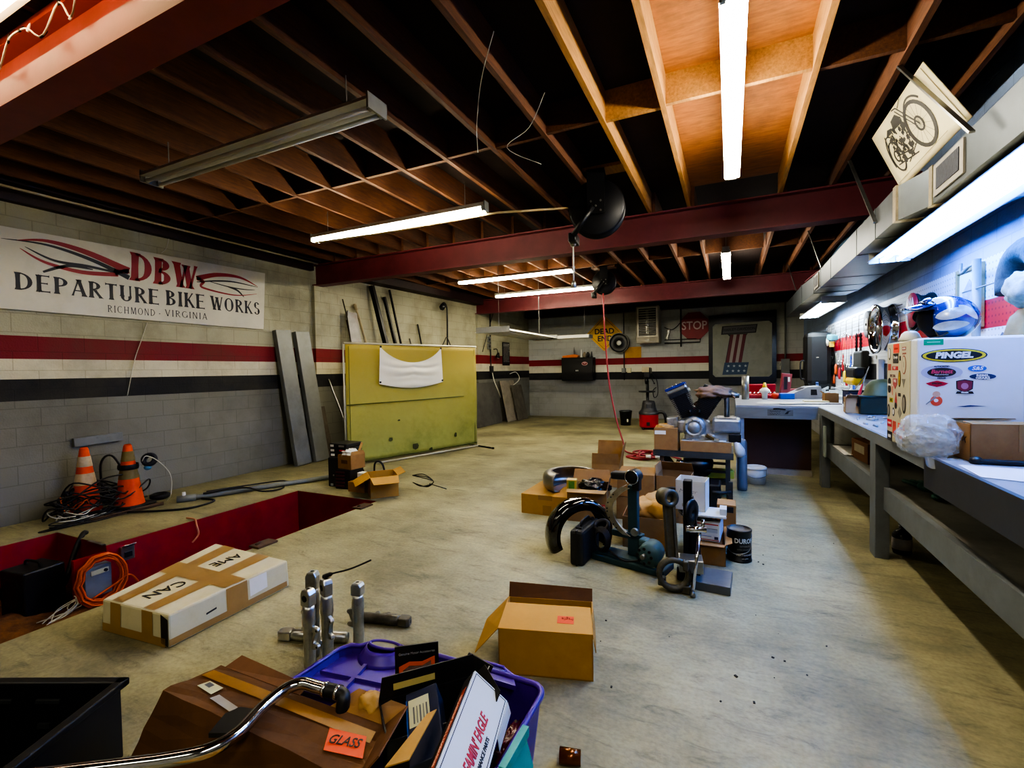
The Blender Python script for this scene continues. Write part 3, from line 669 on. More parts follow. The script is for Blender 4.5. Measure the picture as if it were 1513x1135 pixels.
mb = MB(); mb.lathe([(.04, .03), (.075, .035), (.085, 0), (.075, -.035), (.04, -.03)], (-6.3, 3.19, .56), 18, (.5, -.6, .3), close=True); mb.ball((-6.3, 3.17, .47), .04, 10, 1, (1, 1, .8))
mb.tube(smooth([(-6.27, 3.1, .56), (-6.22, 3.12, .62), (-6.22, 3.24, .54), (-6.2, 3.36, .35), (-6.24, 3.38, .1), (-6.3, 3.36, .02)]), .005, 6, 2)
tag(mb.build('headphones', [mat('navy_pad', '#1c2030', .6), flat('light_blue', '#4a7f9e'), WIREW]), 'dark blue ear-pad headset hung on the olive-collared cone', 'headset')
mb = MB(); mb.lathe([(.08, .005), (.11, .03), (.11, .06), (.08, .075), (.06, .03)], (-6.55, 3.42, 0), 14, close=True); tag(mb.build('coil_cover', WIREB), 'small dark coil of cable lying at the wall foot right of the cones', 'cable coil')
mb = MB(); mb.tube(smooth([(-6.1, 3.5, .035), (-5.75, 4.2, .035), (-5.35, 5.0, .035), (-5.2, 5.3, .035)]), .033, 10); mb.cyl((-6.16, 3.4, .036), (-6.05, 3.56, .036), .045, n=10); mb.cyl((-6.12, 3.46, .036), (-6.12, 3.46, .12), .02, n=8, mi=1)
tag(mb.build('floor_conduit', [GREYP, WHITE]), 'grey conduit pipe running along the ledge above the red pit', 'pipe')
mb = MB(); mb.tube(smooth([(-6.0, 3.62, .075), (-5.8, 4.0, .08), (-5.55, 4.1, .03), (-5.5, 4.35, .012), (-5.7, 4.6, .012), (-5.6, 4.9, .012), (-5.45, 5.2, .012), (-5.3, 5.4, .012)]), .011, 6); mb.tube(smooth([(-6.0, 3.66, .09), (-5.85, 4.05, .085), (-5.65, 4.45, .08), (-5.75, 4.7, .012), (-5.5, 5.1, .012)]), .009, 6)
tag(mb.build('floor_cable', WIREB), 'black cables draped over the floor conduit above the pit', 'cable')
# things in the pit
t = thing('control_box', 'grey metal control box on the red step of the pit, ringed by orange cord', 'box', (-5.228, 2.16, -.27), 90)
mb = MB(); mb.box((0, -.05, 0), (.20, .1, .27), bev=.008); mb.build('housing', mat('grey_box_paint', '#6f7a86', .45, metal=.2, var=.15), t)
mb = MB(); mb.box((.01, -.104, .085), (.13, .008, .04)); mb.build('label_plate', flat('pale_plate', '#b9bfa0'), t)
mb = MB(); mb.cyl((.05, -.1, .085), (.05, -.12, .085), .014, n=10); mb.build('knob', BLK, t)
mb = MB(); random.seed(9)
for i in range(7):
    r_ = .17+random.uniform(-.022, .022); zc = -.25+random.uniform(-.012, .012)
    mb.tube([(-5.10+.012*(i-3)+.02*math.sin(3*q), 2.17+r_*math.cos(q*2*PI/20), zc+1.25*r_*math.sin(q*2*PI/20)) for q in range(20)], .009, 6, close=True)
mb.tube(smooth([(-5.1, 2.1, -.40), (-5.08, 2.26, -.33), (-5.06, 2.36, -.28), (-5.08, 2.44, -.38)]), .009, 6)
tag(mb.build('extension_cord', WIREO), 'coil of orange extension cord hung in the pit around the control box', 'cord')
t = thing('outlet_box', 'small metal outlet box with open cover on the red pit wall', 'outlet', (-5.23, 2.42, -.12))
mb = MB(); mb.box((.02, 0, 0), (.04, .11, .13), bev=.004); mb.build('box', STEEL, t); mb = MB(); mb.box((.045, .0, -.01), (.012, .06, .05)); mb.build('socket', BLK, t); mb = MB(); mb.box((.05, 0, .07), (.08, .1, .006), (0, -30, 0)); mb.build('cover', STEEL, t)
t = thing('subwoofer_box', 'black speaker box standing on the dirt in the pit', 'speaker', (-5.62, 1.90, -.53), 8)
mb = MB(); mb.box((0, 0, .21), (.32, .3, .42), bev=.015); mb.build('cabinet', BLK, t); mb = MB(); mb.tube(smooth([(-.1, 0, .42), (-.08, 0, .46), (.08, 0, .46), (.1, 0, .42)]), .012, 6); mb.build('handle', BLKM, t)
mb = MB(); mb.lathe([(.15, 0), (.13, .015), (.1, .005), (0, .02)], (.0, -.152, .22), 20, (0, -1, 0)); mb.build('cone', BLKM, t)
mb = MB(); random.seed(2)
for i in range(9): mb.tube(smooth([(-5.22+.01*i, 2.02+.01*i, -.36), (-5.2+random.uniform(-.06, .06), 1.98+random.uniform(-.06, .06), -.44), (-5.2+random.uniform(-.12, .12), 1.9+random.uniform(-.12, .12), -.51)]), .005, 5)
tag(mb.build('frayed_wires', WIREW), 'bundle of frayed pale wires spilling onto the pit dirt below the orange cord', 'wires')
mb = MB(); mb.tube(smooth([(-5.36, 3.05, .01), (-5.22, 3.05, .012), (-5.19, 3.05, -.05), (-5.18, 3.06, -.15), (-5.19, 3.0, -.22)]), .009, 6)
tag(mb.build('dangling_cord', mat('pinkish_cord', '#b5795c', .5)), 'short pinkish cord end dangling over the red pit wall', 'cord')
for i, (y, lb) in enumerate(((2.85, 'rusty steel hinge plate on the near rim of the pit behind the taped box'), (4.12, 'small steel plate on the near rim of the pit close to its far corner'))):
    mb = MB(); mb.b2((-3.93, y-.1, 0), (-3.8, y+.1, .02), bev=.004); mb.cyl((-3.87, y-.07, .02), (-3.87, y-.03, .035), .012, n=8); tag(mb.build('rim_plate', RUST), lb, 'plate')
mb = MB(); mb.b2((-5.5, 2.24, .002), (-5.24, 2.27, .012)); tag(mb.build('edge_strip', STEEL), 'bright metal strip along the corner of the pit step', 'strip')
# ================================================================ back of the shop
FB = Matrix(((1,0,0,0),(0,0,-1,0),(0,1,0,0),(0,0,0,1)))           # local xy -> XZ, normal -> -Y
def on_back(x, z, y=YB): return Matrix.Translation((x, y, z))@FB
DARKW = mat('weathered_plywood', '#5c574c', .85, var=.35, scale=4, dirt='#2f2c27', dirt_amt=.6)
# unlit white hung fixtures
fixture('white unlit reflector fixture hung low, nearest the green screen', (-3.72, 8.4, 2.26), 2.4, 'y', (-.18, -.06, .06, .18), TOFF, w=.72, hang=1.25, wide=True, group='unlit white fixtures hung low on wires')
fixture('white unlit fixture hung low across the back left corner', (-4.15, 12.1, 2.42), 1.6, 'x', (-.06, .06), TOFF, w=.4, hang=1.1, wide=True, group='unlit white fixtures hung low on wires')
# left wall far section
xw = lambda y: xl(y)
t = thing('outlet_plate', 'pair of pale outlet boxes on the far left wall by the lamp', 'outlet', (xw(12.1)+.0, 12.2, 2.38), 90-4.4)
for z in (-.1, .1):
    mb = MB(); mb.box((0, -.03, z), (.14, .06, .17), bev=.008); o = mb.build('box', GREYP, t); mb = MB(); mb.cyl((0, -.06, z), (0, -.066, z), .035, n=12); mb.build('socket', BLK, o)
t = thing('price_board', 'narrow black notice board with white lettering on the far left wall', 'sign', (xw(13.25)+.0, 13.2, 1.72), 90-4.4)
mb = MB(); mb.box((0, -.012, .36), (.42, .02, .72)); mb.build('board', mat('black_board', '#15171b', .5, var=.2), t)
mb = MB(); random.seed(4)
for i in range(13):
    z = .66-.045*i; n = 3 if i in (0, 1) else 5; x = -.17
    while x < .15:
        w_ = random.uniform(.02, .06); mb.box((x+w_/2, -.0235, z), (w_, .002, .03 if i < 2 else .014)); x += w_+.02
mb.build('white_lettering', INKG if False else flat('dim_white', '#a9a9a4'), t)
t = thing('clamp_lamp', 'small black clamp lamp on the conduit of the far left wall', 'lamp', (xw(12.5)+.16, 12.45, 2.0))
mb = MB(); mb.lathe([(.02, .1), (.035, .09), (.05, .02), (.085, -.05), (.08, -.05), (.03, .04)], n=14, axis=(.2, 0, 1)); mb.build('lamp_shade', BLKM, t); mb = MB(); mb.tube(smooth([(0, 0, .1), (-.03, 0, .2), (-.14, 0, .2)]), .012, 6); mb.build('arm', BLKM, t); mb = MB(); mb.ball((.01, 0, -.04), .045, 8); mb.build('bulb', WHITE, t)
mb = MB(); mb.tube([(xw(12.25)+.03, 12.28, 3.5), (xw(12.25)+.03, 12.28, 1.35)], .018, 8); mb.box((xw(12.25)+.05, 12.28, 1.6), (.08, .12, .2)); tag(mb.build('wall_conduit', DKG), 'grey conduit and switch box running up the far left wall', 'conduit')
mb = MB(); mb.tube(smooth([(xw(12.3)+.06, 12.3, 1.5), (xw(12.3)+.2, 12.15, 1.25), (xw(12.3)+.25, 12.3, .95), (xw(12.6)+.1, 12.7, .75)]), .014, 6); mb.tube(smooth([(xw(13.4)+.02, 13.4, 1.45), (xw(13.4)+.2, 13.5, 1.5), (xw(13.4)+.25, 13.6, 1.25), (xw(13)+.1, 13.0, .95)]), .012, 6)
tag(mb.build('wall_hose', WIREW), 'pale hose drooping from the switch box on the far left wall', 'hose')
mb = MB(); mb.tube([(xw(11.9)+.1, 11.7, 2.1), (xw(12)+.08, 12.5, 3.4)], .008, 6); tag(mb.build('wall_wire', WIREB), 'thin wire slanting up the wall at the far pilaster', 'wire')
mb = MB(); bar(mb, (xw(11.7)+.3, 11.75, .012), (xw(11.7)+.12, 11.75, 1.22), .02, 1.5, upv=(0, 1, 0)); tag(mb.build('steel_sheet', mat('dark_stained_sheet', '#57554f', .6, var=.35, scale=2, dirt='#2c2a26')), 'large dark stained sheet leaning low on the far left wall', 'sheet')
mb = MB(); bar(mb, (xw(13.2)+.34, 13.05, .012), (xw(13.2)+.1, 13.05, 1.25), .02, .95, upv=(0, 1, 0)); tag(mb.build('plywood_offcut', mat('pale_plywood', '#8a8272', .8, var=.2, dirt='#57503f')), 'pale plywood offcut leaning low near the back corner', 'board')
mb = MB(); bar(mb, (xw(13.7)+.42, 13.45, .012), (xw(13.6)+.2, 13.45, 1.1), .02, .75, upv=(0, 1, 0)); tag(mb.build('plywood_offcut', DARKW), 'dark weathered plywood offcut in front of the pale one near the back corner', 'board')
# black wall cabinet
t = thing('wall_cabinet', 'black metal wall cabinet with a red wing badge on the back wall', 'cabinet', (-4.46, YB, 1.2))
mb = MB(); mb.box((0, -.17, .37), (1.04, .34, .74), bev=.012); mb.build('case', BLKM, t)
mb = MB(); mb.box((0, -.345, .36), (1.0, .012, .68)); mb.build('door', mat('black_door_paint', '#131417', .4, var=.15), t)
mb = MB(); mb.prism(ellipse(.26, .54, .1, .06), .004, Matrix.Translation((0, -.352, 0))@FB); mb.build('badge', flat('badge_pink', '#c59a9a'), t)
mb = MB(); mb.prism([(.18, .57), (.26, .53), (.34, .57), (.33, .53), (.29, .50), (.23, .50), (.19, .53)], .003, Matrix.Translation((0, -.356, 0))@FB); mb.build('badge_wing', flat('badge_red', '#7a1a22'), t)
for x in (-.02, .03):
    mb = MB(); mb.box((x, -.356, .32), (.03, .01, .04)); mb.build('latch', WHITE, t)
mb = MB(); mb.prism([(-.24, 0), (.24, 0), (.3, .06), (.16, .1), (-.24, .06)], .22, Matrix.Translation((-4.72, YB-.06, 1.945))@FB); tag(mb.build('orange_tray', mat('orange_plastic', '#d0701c', .5, var=.1)), 'orange plastic tray on the left end of the black wall cabinet', 'tray')
for (x, h, r_, m, lb) in ((-4.60, .36, .03, STEEL, 'tall steel spike standing on the black wall cabinet by the orange tray'), (-4.36, .28, .022, WHITE, 'white-tipped rod standing on the black wall cabinet'), (-4.02, .2, .025, DKG, 'dark short rod standing at the right end of the black wall cabinet')):
    mb = MB(); mb.lathe([(r_*1.5, 0), (r_*1.5, .03), (r_, .05), (r_*.7, h*.8), (0, h)], (x, YB-.16, 1.94), 10); tag(mb.build('steel_spike', m), lb, 'tool', 'tools on the black wall cabinet')
for (x, m, lb) in ((-4.25, mat('tan_can', '#8d8168', .5), 'tan can among the tools on the black wall cabinet'), (-4.14, DKG, 'dark can beside the tan can on the black wall cabinet')):
    mb = MB(); mb.lathe([(0, 0), (.05, 0), (.05, .12), (.035, .14), (.03, .17), (0, .17)], (x, YB-.18, 1.94), 12); tag(mb.build('oil_can', m), lb, 'can', 'cans on the black wall cabinet')
# DEAD END sign
t = thing('road_sign', 'yellow diamond DEAD END road sign on the back wall', 'sign', (-3.64, YB-.02, 2.69))
s = .56
mb = MB(); mb.prism([(0, -s+.02), (.02, -s), (s, -.02), (s, .02), (.02, s), (-.02, s), (-s, .02), (-s, -.02), (-.02, -s)], .006, FB, z0=-.01); mb.build('sign_plate', mat('sign_yellow', '#c99a10', .45, var=.15, scale=3, dirt='#8d6c0c', dirt_amt=.4), t)
mb = MB()
for i in range(4):
    a = R(90*i); q = lambda u, v: (u*math.cos(a)-v*math.sin(a), u*math.sin(a)+v*math.cos(a))
    mb.prism([q(0, s-.05), q(-(s-.05), 0), q(-(s-.065), 0), q(0, s-.065)], .002, FB)
mb.build('border', INK, t)
text('lettering', 'DEAD', .24, INK, FB@Matrix.Translation((.0, .06, .001)), t, off=.006); text('lettering', 'END', .24, INK, FB@Matrix.Translation((.02, -.17, .001)), t, off=.006)
t = thing('wall_fan', 'round black fan mounted on the back wall over the corner of the yellow sign', 'fan', (-3.14, YB-.02, 2.36), 0)
mb = MB(); mb.lathe([(.30, .05), (.315, .08), (.31, .16), (.29, .18), (.285, .16), (.27, .14), (.24, .13), (.09, .15), (.08, .17), (0, .17)], (0, 0, 0), 30, (0, -1, 0)); mb.build('drum', mat('black_fan', '#16171a', .45, var=.3), t)
mb = MB()
mb.lathe([(.285, .183), (.305, .19), (.312, .18), (.30, .172)], (0, 0, 0), 30, (0, -1, 0), close=True); mb.build('rim', STEEL, t)
mb = MB(); mb.lathe([(.075, .17), (.07, .185), (.03, .19), (.025, .2), (0, .2)], (0, 0, 0), 18, (0, -1, 0)); mb.build('hub', WHITE, t)
mb = MB(); mb.box((-2.74, YB-.03, 2.06), (.5, .02, .34)); tag(mb.build('cardboard_sheet', CARDY), 'yellowed cardboard square on the back wall below the fan', 'cardboard')
# heater
HT = mat('heater_beige', '#8c8677', .5, var=.12, dirt='#55503f', dirt_amt=.5)
t = thing('unit_heater', 'beige box unit heater with dark louvred front hung on the back wall', 'heater', (-2.22, YB, 2.3))
mb = MB(); mb.box((.0, -.28, .55), (.66, .55, 1.1), bev=.02); mb.build('case', HT, t)
mb = MB(); mb.box((0, -.562, .62), (.58, .02, .88)); mb.box((0, -.57, .62), (.5, .02, .80)); mb.build('grille_frame', mat('heater_pale', '#bdb8a8', .5), t)
mb = MB(); mb.box((0, -.579, .62), (.5, .01, .80)); mb.build('grille_back', BLK, t)
mb = MB()
for i in range(11): mb.box((0, -.588, .27+i*.07), (.48, .012, .018), (25, 0, 0))
for x in (-.02, .02): mb.box((x, -.594, .62), (.012, .008, .7))
mb.build('louvres', STEEL, t)
mb = MB(); mb.box((0, -.562, .09), (.12, .01, .03)); mb.build('name_plate', STEEL, t)
# shelf/pipes/stop sign
t = thing('pipe_rack', 'grey pipe rack with wire on the back wall between the heater and the stop sign', 'rack', (-1.2, YB-.04, 2.28))
mb = MB(); mb.tube([(-.6, 0, .02), (.4, 0, .02), (.4, 0, .12)], .02, 8); mb.tube([(-.6, 0, .12), (.3, 0, .12)], .014, 8); mb.build('rail', DKG, t)
mb = MB(); mb.tube([(-.13, 0, -.1), (-.13, 0, 1.1)], .022, 8); mb.build('riser', DKG, t)
mb = MB(); mb.tube(smooth([(-.6, -.02, .5), (-.4, -.02, .42), (-.25, -.02, .5), (-.14, -.02, .62)]), .012, 6); mb.build('wire', WIREB, t)
mb = MB(); mb.box((-.5, -.05, .28), (.05, .06, .3), (0, 12, 0)); mb.build('bracket', STEEL, t)
t = thing('stop_sign', 'red octagonal STOP sign on the back wall', 'sign', (-.96, YB-.05, 2.78))
mb = MB(); mb.prism([(.43*math.cos(R(22.5+45*i)), .43*math.sin(R(22.5+45*i))) for i in range(8)], .006, FB, z0=-.008); mb.build('sign_plate', mat('stop_red', '#7a1620', .5, var=.15), t)
text('lettering', 'STOP', .34, flat('stop_white', '#b9a3a3'), FB@Matrix.Translation((0, 0, .001)), t, off=.004, sx=.86)
mb = MB(); mb.tube([(-3.02, YB-.025, 3.5), (-3.02, YB-.025, 1.2)], .014, 6)
tag(mb.build('conduit', DKG), 'dark conduit dropping down the back wall behind the fan', 'conduit')
t = thing('outlet_box', 'pale outlet boxes at the foot of the back wall conduit', 'outlet', (-2.95, YB-.02, 1.5))
for x, m in ((-.08, GREYP), (.09, mat('cream_plastic', '#bcb592', .5))):
    mb = MB(); mb.box((x, -.03, 0), (.12, .07, .15), bev=.01); mb.build('box', m, t)
# big number panel
t = thing('framed_panel', 'big dark-framed grey panel painted with a striped number 1 flag emblem', 'sign', (.29, YB-.02, 2.04))
PX_, PZ = .86, 1.0
mb = MB(); mb.prism([(-PX_, -PZ+.1), (-PX_+.1, -PZ), (PX_-.1, -PZ), (PX_, -PZ+.1), (PX_, PZ+.06), (-PX_, PZ)], .08, FB, z0=-.02); mb.build('frame', mat('black_gloss_frame', '#0d1016', .25, var=.1), t)
IN = FB@Matrix.Translation((0, 0, .062))
mb = MB(); c_ = .07
mb.prism([(-.75, -.77+c_), (-.75+c_, -.77), (.75-c_, -.77), (.75, -.77+c_), (.75, .77-c_), (.75-c_, .77), (-.75+c_, .75), (-.75, .75-c_)], .004, IN); mb.build('panel', mat('panel_grey', '#85877c', .5, var=.12, scale=3, dirt='#5e6058', dirt_amt=.5), t)
I2 = IN@Matrix.Translation((-.04, 0, .005))
mb = MB(); mb.prism([(-.49, .44), (.40, .46), (.44, .7), (-.46, .68)], .002, I2); mb.prism([(-.32, .44), (.2, .45), (.12, .36), (-.24, .36)], .002, I2); mb.prism([(-.26, .40), (.16, .41), (.03, -.40), (-.39, -.40)], .0012, I2); mb.build('emblem_outline', flat('emblem_black', '#181a20'), t)
mb = MB(); mb.prism([(-.45, .47), (.375, .487), (.41, .675), (-.425, .657)], .0026, I2); mb.build('emblem_bar', flat('emblem_grey', '#4b4c52'), t)
text('emblem_lettering', 'HARLEY-DAVIDSON', .105, flat('emblem_black', '#181a20'), I2@Matrix.Translation((-.02, .575, .0035))@Matrix.Rotation(.02, 4, 'Z'), t, sx=.86, off=.002)
STR = [flat('stripe_red', '#5c1c26'), flat('stripe_white', '#8f8682')]
for i in range(5):
    mb = MB(); a0, a1 = -.245+.08*i, -.245+.08*(i+1); mb.prism([(a0-.125, -.385), (a1-.125, -.385), (a1, .43), (a0, .43)], .0022+.0003*(i % 2), I2); mb.build('stripe', STR[i % 2], t)
mb = MB(); mb.prism([(-.46, -.71), (.16, -.70), (.22, -.36), (-.40, -.36)], .003, I2); mb.build('emblem_foot', flat('emblem_blue', '#27405c'), t)
mb = MB()
for i in range(4):
    for j in range(2):
        cx, cy = -.33+.145*i+.03*j, -.60+.14*j
        mb.prism([(cx+(.045 if k % 2 == 0 else .018)*math.cos(R(90+36*k)), cy+(.045 if k % 2 == 0 else .018)*math.sin(R(90+36*k))) for k in range(10)], .001, I2@Matrix.Translation((0, 0, .0035)))
mb.build('stars', flat('star_white', '#98a2a8'), t)
t = thing('switch_box', 'grey electrical switch box with lever and conduit right of the striped number panel', 'switch box', (1.36, YB, 1.5))
mb = MB(); mb.box((0, -.07, 0), (.2, .14, .5), bev=.01); mb.build('box', GREYP, t); mb = MB(); mb.tube([(0, -.05, .25), (0, -.05, 1.9)], .02, 8); mb.build('conduit', GREYP, t); mb = MB(); mb.box((-.11, -.1, .12), (.02, .03, .12), (0, 20, 0)); mb.build('lever', STEEL, t); mb = MB(); mb.tube(smooth([(.02, -.05, -.25), (.05, -.05, -.4), (.03, -.05, -.6)]), .012, 6); mb.build('cable', WIREW, t)
# drill press, shop vac, bucket
t = thing('drill_press', 'old dark bench drill press standing behind the red shop vac', 'drill press', (-2.2, 14.05, 0))
mb = MB(); mb.lathe([(.0, 0), (.26, 0), (.26, .03), (.08, .06), (.05, .1), (.042, .2), (.042, 1.2), (0, 1.2)], n=18); mb.build('column', DKG, t)
mb = MB(); mb.box((0, .02, 1.42), (.2, .46, .32), bev=.04); mb.cyl((0, -.16, 1.28), (0, -.16, 1.1), .06, .04, 14); mb.build('head', BLKM, t)
mb = MB(); mb.box((-.02, -.22, 1.52), (.2, .03, .15), bev=.01); mb.build('belt_cover_plate', mat('cream_plate', '#b6a888', .5), t)
mb = MB(); mb.cyl((0, -.16, 1.1), (0, -.16, .98), .02, n=10); mb.build('chuck', STEEL, t)
mb = MB(); mb.lathe([(0, .86), (.22, .86), (.24, .88), (.24, .9), (0, .9)], (0, -.1, 0), 18); mb.build('table', DKG, t)
mb = MB(); mb.tube([(.12, -.1, 1.3), (.22, -.2, 1.12)], .012, 6); mb.ball((.22, -.2, 1.12), .025, 8); mb.build('feed_handle', BLKM, t)
mb = MB(); mb.tube(smooth([(.1, .1, 1.4), (.25, .1, 1.2), (.28, .05, .8), (.18, .05, .7), (.15, .05, .9), (.24, .06, 1.0)]), .012, 6); mb.build('cord', WIREB, t)
t = thing('shop_vacuum', 'red and black shop vacuum on the floor in front of the drill press', 'vacuum', (-1.9, 12.3, 0), 10)
mb = MB(); mb.lathe([(0, .05), (.22, .05), (.235, .08), (.235, .36), (.245, .38), (0, .38)], n=24); mb.build('drum', mat('vac_red', '#b3161e', .4, var=.12), t)
mb = MB(); mb.lathe([(.25, .38), (.25, .43), (.22, .46), (.19, .5), (.17, .56), (.16, .66), (.14, .72), (0, .74)], n=20); mb.box((0, -.1, .57), (.16, .14, .2), bev=.03); mb.build('lid', mat('vac_dark', '#2c2c2e', .5, var=.2), t)
mb = MB(); mb.tube(smooth([(.2, -.05, .43), (.36, -.08, .42), (.42, -.06, .2), (.36, 0, .06), (.2, .1, .04)]), .04, 10); mb.build('hose', BLK, t)
mb = MB(); mb.box((-.02, -.235, .15), (.08, .02, .09), bev=.006); mb.build('drain_plate', BLK, t)
for a in (45, 135, 225, 315):
    mb = MB(); mb.cyl((.2*math.cos(R(a)), .2*math.sin(R(a)), 0), (.2*math.cos(R(a)), .2*math.sin(R(a)), .05), .03, n=8); mb.build('caster', BLK, t)
t = thing('dark_bucket', 'dark blue-black bucket on the floor left of the shop vacuum', 'bucket', (-2.62, 12.95, 0))
mb = MB(); mb.lathe([(0, 0), (.135, 0), (.165, .36), (.175, .37), (.175, .4), (.162, .4), (.158, .37), (.13, .02), (0, .02)], n=24); mb.build('pail', mat('bucket_dark', '#10181d', .4, var=.2), t)
mb = MB(); mb.box((.08, -.142, .14), (.04, .012, .08)); mb.build('label', flat('bucket_label', '#b9b59c'), t)
mb = MB(); mb.tube(smooth([(-.17, 0, .36), (-.18, -.05, .2), (-.16, -.06, .15), (-.1, -.13, .13)]), .006, 6); mb.build('handle', STEEL, t)
# hose reels
def reel(label, loc, r_, rz, depth, hose):
    t = thing('hose_reel', label, 'hose reel', loc, rz, 'ceiling hose reels')
    mb = MB(); d = depth/2
    mb.lathe([(r_*.25, -d), (r_*.93, -d), (r_, -d+.015), (r_*.97, -d+.03), (r_*.62, -d+.035), (r_*.62, d-.035), (r_*.97, d-.03), (r_, d-.015), (r_*.93, d), (r_*.25, d), (r_*.2, d+.02), (0, d+.02)], (0, 0, 0), 40, (0, 1, 0)); mb.lathe([(0, -d-.02), (r_*.2, -d-.02), (r_*.25, -d)], (0, 0, 0), 40, (0, 1, 0)); mb.build('drum', BLKM, t)
    mb = MB()
    for k in range(3): mb.lathe([(r_*.80, -d+.05+k*.045), (r_*.86, -d+.07+k*.045), (r_*.80, -d+.09+k*.045)], (0, 0, 0), 36, (0, 1, 0))
    mb.build('wound_hose', hose, t)
    mb = MB(); w_ = r_*.62
    for sy in (-1, 1): mb.prism([(-w_/2, -r_*.25), (w_/2, -r_*.25), (w_/2, r_*1.25), (-w_/2, r_*1.25)], .012, Matrix.Translation((0, sy*(d+.03), 0))@FB)
    mb.box((0, 0, r_*1.25), (w_, depth+.1, .02)); mb.build('bracket', BLKM, t)
    mb = MB(); mb.tube([(-.1*r_, -d-.05, 0), (-r_*.8, -d-.05, -r_*.95)], .03, 8); mb.box((-r_*.85, -d*.2, -r_*1.0), (.09, depth+.06, .1), bev=.015); mb.build('guide_arm', BLKM, t)
    for a in range(5):
        q = (0, 0) if a == 4 else (r_*.24*math.cos(R(45+90*a)), r_*.24*math.sin(R(45+90*a)))
        mb = MB(); mb.cyl((q[0], -d-.04, q[1]), (q[0], -d-.055, q[1]), .011, n=6); mb.build('bolt', STEEL, t)
    return t
reel('big black hose reel hanging in front of the near maroon beam', (-1.28, 4.95, 3.25), .295, 8, .17, BLK)
reel('smaller black hose reel further back with the red hose', (-2.28, 9.3, 3.28), .24, 8, .14, mat('dull_hose', '#3a2326', .5))
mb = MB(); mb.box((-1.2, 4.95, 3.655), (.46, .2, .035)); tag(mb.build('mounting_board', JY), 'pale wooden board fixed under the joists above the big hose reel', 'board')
mb = MB(); mb.box((-2.28, 9.3, 3.577), (.46, .2, .03)); tag(mb.build('mounting_board', JO), 'dark wooden board fixed under the joists above the smaller hose reel', 'board')
t = thing('drop_connector', 'chromed connector on a short drop line under the big hose reel', 'connector', (-1.535, 4.90, 2.93))
mb = MB(); mb.lathe([(0, .02), (.03, .02), (.04, .0), (.03, -.03), (.02, -.05), (0, -.05)], n=12); mb.build('collar', STEEL, t); mb = MB(); mb.cyl((0, 0, -.05), (0, 0, -.42), .008, n=6); mb.build('drop_line', WIREW, t); mb = MB(); mb.lathe([(0, 0), (.018, 0), (.03, -.03), (.03, -.07), (0, -.08)], (0, 0, -.42), 10); mb.build('plug', STEEL, t)
HOSE = mat('red_air_hose', '#8e2832', .45, var=.15)
mb = MB(); random.seed(12)
P = [(-2.28, 9.2, 3.05), (-2.25, 9.15, 2.4), (-2.2, 9.1, 1.8), (-2.12, 9.0, 1.2), (-1.98, 8.9, .6), (-1.82, 8.75, .18), (-1.7, 8.55, .03)]
for i in range(30):
    a = i*.9; P.append((-1.35+.42*math.cos(a)*(.6+.4*math.sin(i*1.7)), 8.35+.34*math.sin(a), .02+.012*(i//7)))
P.append((-.75, 8.2, .03)); mb.tube(smooth(P, 6), .016, 8)
tag(mb.build('air_hose', HOSE), 'red air hose dropping from the far reel into loops on the floor', 'hose')
for i, (x, y, lb) in enumerate(((-1.25, 8.0, 'pale hose fitting lying left in the red hose loops'), (-1.1, 8.02, 'pale hose fitting lying right in the red hose loops'))):
    mb = MB(); mb.cyl((x-.04, y, .075), (x+.04, y+.01, .075), .022, .028, 8); tag(mb.build('hose_fitting', WHITE), lb, 'fitting')
for x, y0, y1, z, lb in ((-2.0, 1.9, 3.1, 3.54, 'thin loose wire end dangling under the joists left of the blocking'), (-1.95, 2.6, 3.5, 3.54, 'second thin loose wire end dangling under the joists')):
    mb = MB(); mb.tube(smooth([(x+.75, y0+.6, z), (x+.5, y0+.9, z-.05), (x+.35, y1-.1, z-.22), (x+.3+.3*(x > -1.97), y1, z-.36)]), .003, 5); tag(mb.build('loose_wire', WIREW), lb, 'wire')
# ================================================================ duct
GALV = mat('galvanised_duct', '#5f6569', .42, metal=.6, var=.15, scale=3, bump=.03, dirt='#6d7377', dirt_amt=.4)
FOIL = mat('duct_tape_foil', '#c4b99c', .3, metal=.6, var=.2, scale=20, bump=.1)
t = thing('air_duct', 'long galvanised sheet metal duct hung above the workbench', 'duct', (1.2, 0, 2.62))
def dsec(y0, y1, a, b):
    """hex section between y0,y1; a,b = (x0, x1, z0, z1) at each end (local)."""
    mb = MB(); v = []
    for y, (x0, x1, z0, z1) in ((y0, a), (y1, b)): v += [(x0, y, z0), (x1, y, z0), (x1, y, z1), (x0, y, z1)]
    mb._add([Vector(q) for q in v], [(0,1,2,3), (7,6,5,4), (0,4,5,1), (1,5,6,2), (2,6,7,3), (3,7,4,0)])
    return mb
A = (.02, .52, -.01, .24); B = (-.08, .46, 0, .25); Cc = (-.08, .40, .02, .40)
B3 = (-.03, .38, .06, .38)
for y0, y1, a, b in ((-3, 4.06, A, A), (4.06, 4.42, A, B), (4.42, 8.2, B, B), (8.2, 9.9, B, B3), (9.9, 12.5, B3, B3)):
    dsec(y0, y1, a, b).build('duct_section', GALV, t)
for y, q in ((4.06, A), (4.42, B), (8.2, B), (9.9, B3)):
    x0, x1, z0, z1 = q; e = .006
    mb = MB(); mb.b2((x0-e, y-.035, z0-e), (x1+e, y+.035, z1+e)); mb.build('tape_joint', FOIL if y < 5 else GALV, t)
for y in (4.95, 5.6, 6.9, 7.6, 11.2):
    q = B if y < 8.2 else B3; x0, x1, z0, z1 = q; e = .004
    mb = MB(); mb.b2((x0-e, y-.012, z0-e), (x1+e, y+.012, z1+e)); mb.build('seam', GALV, t)
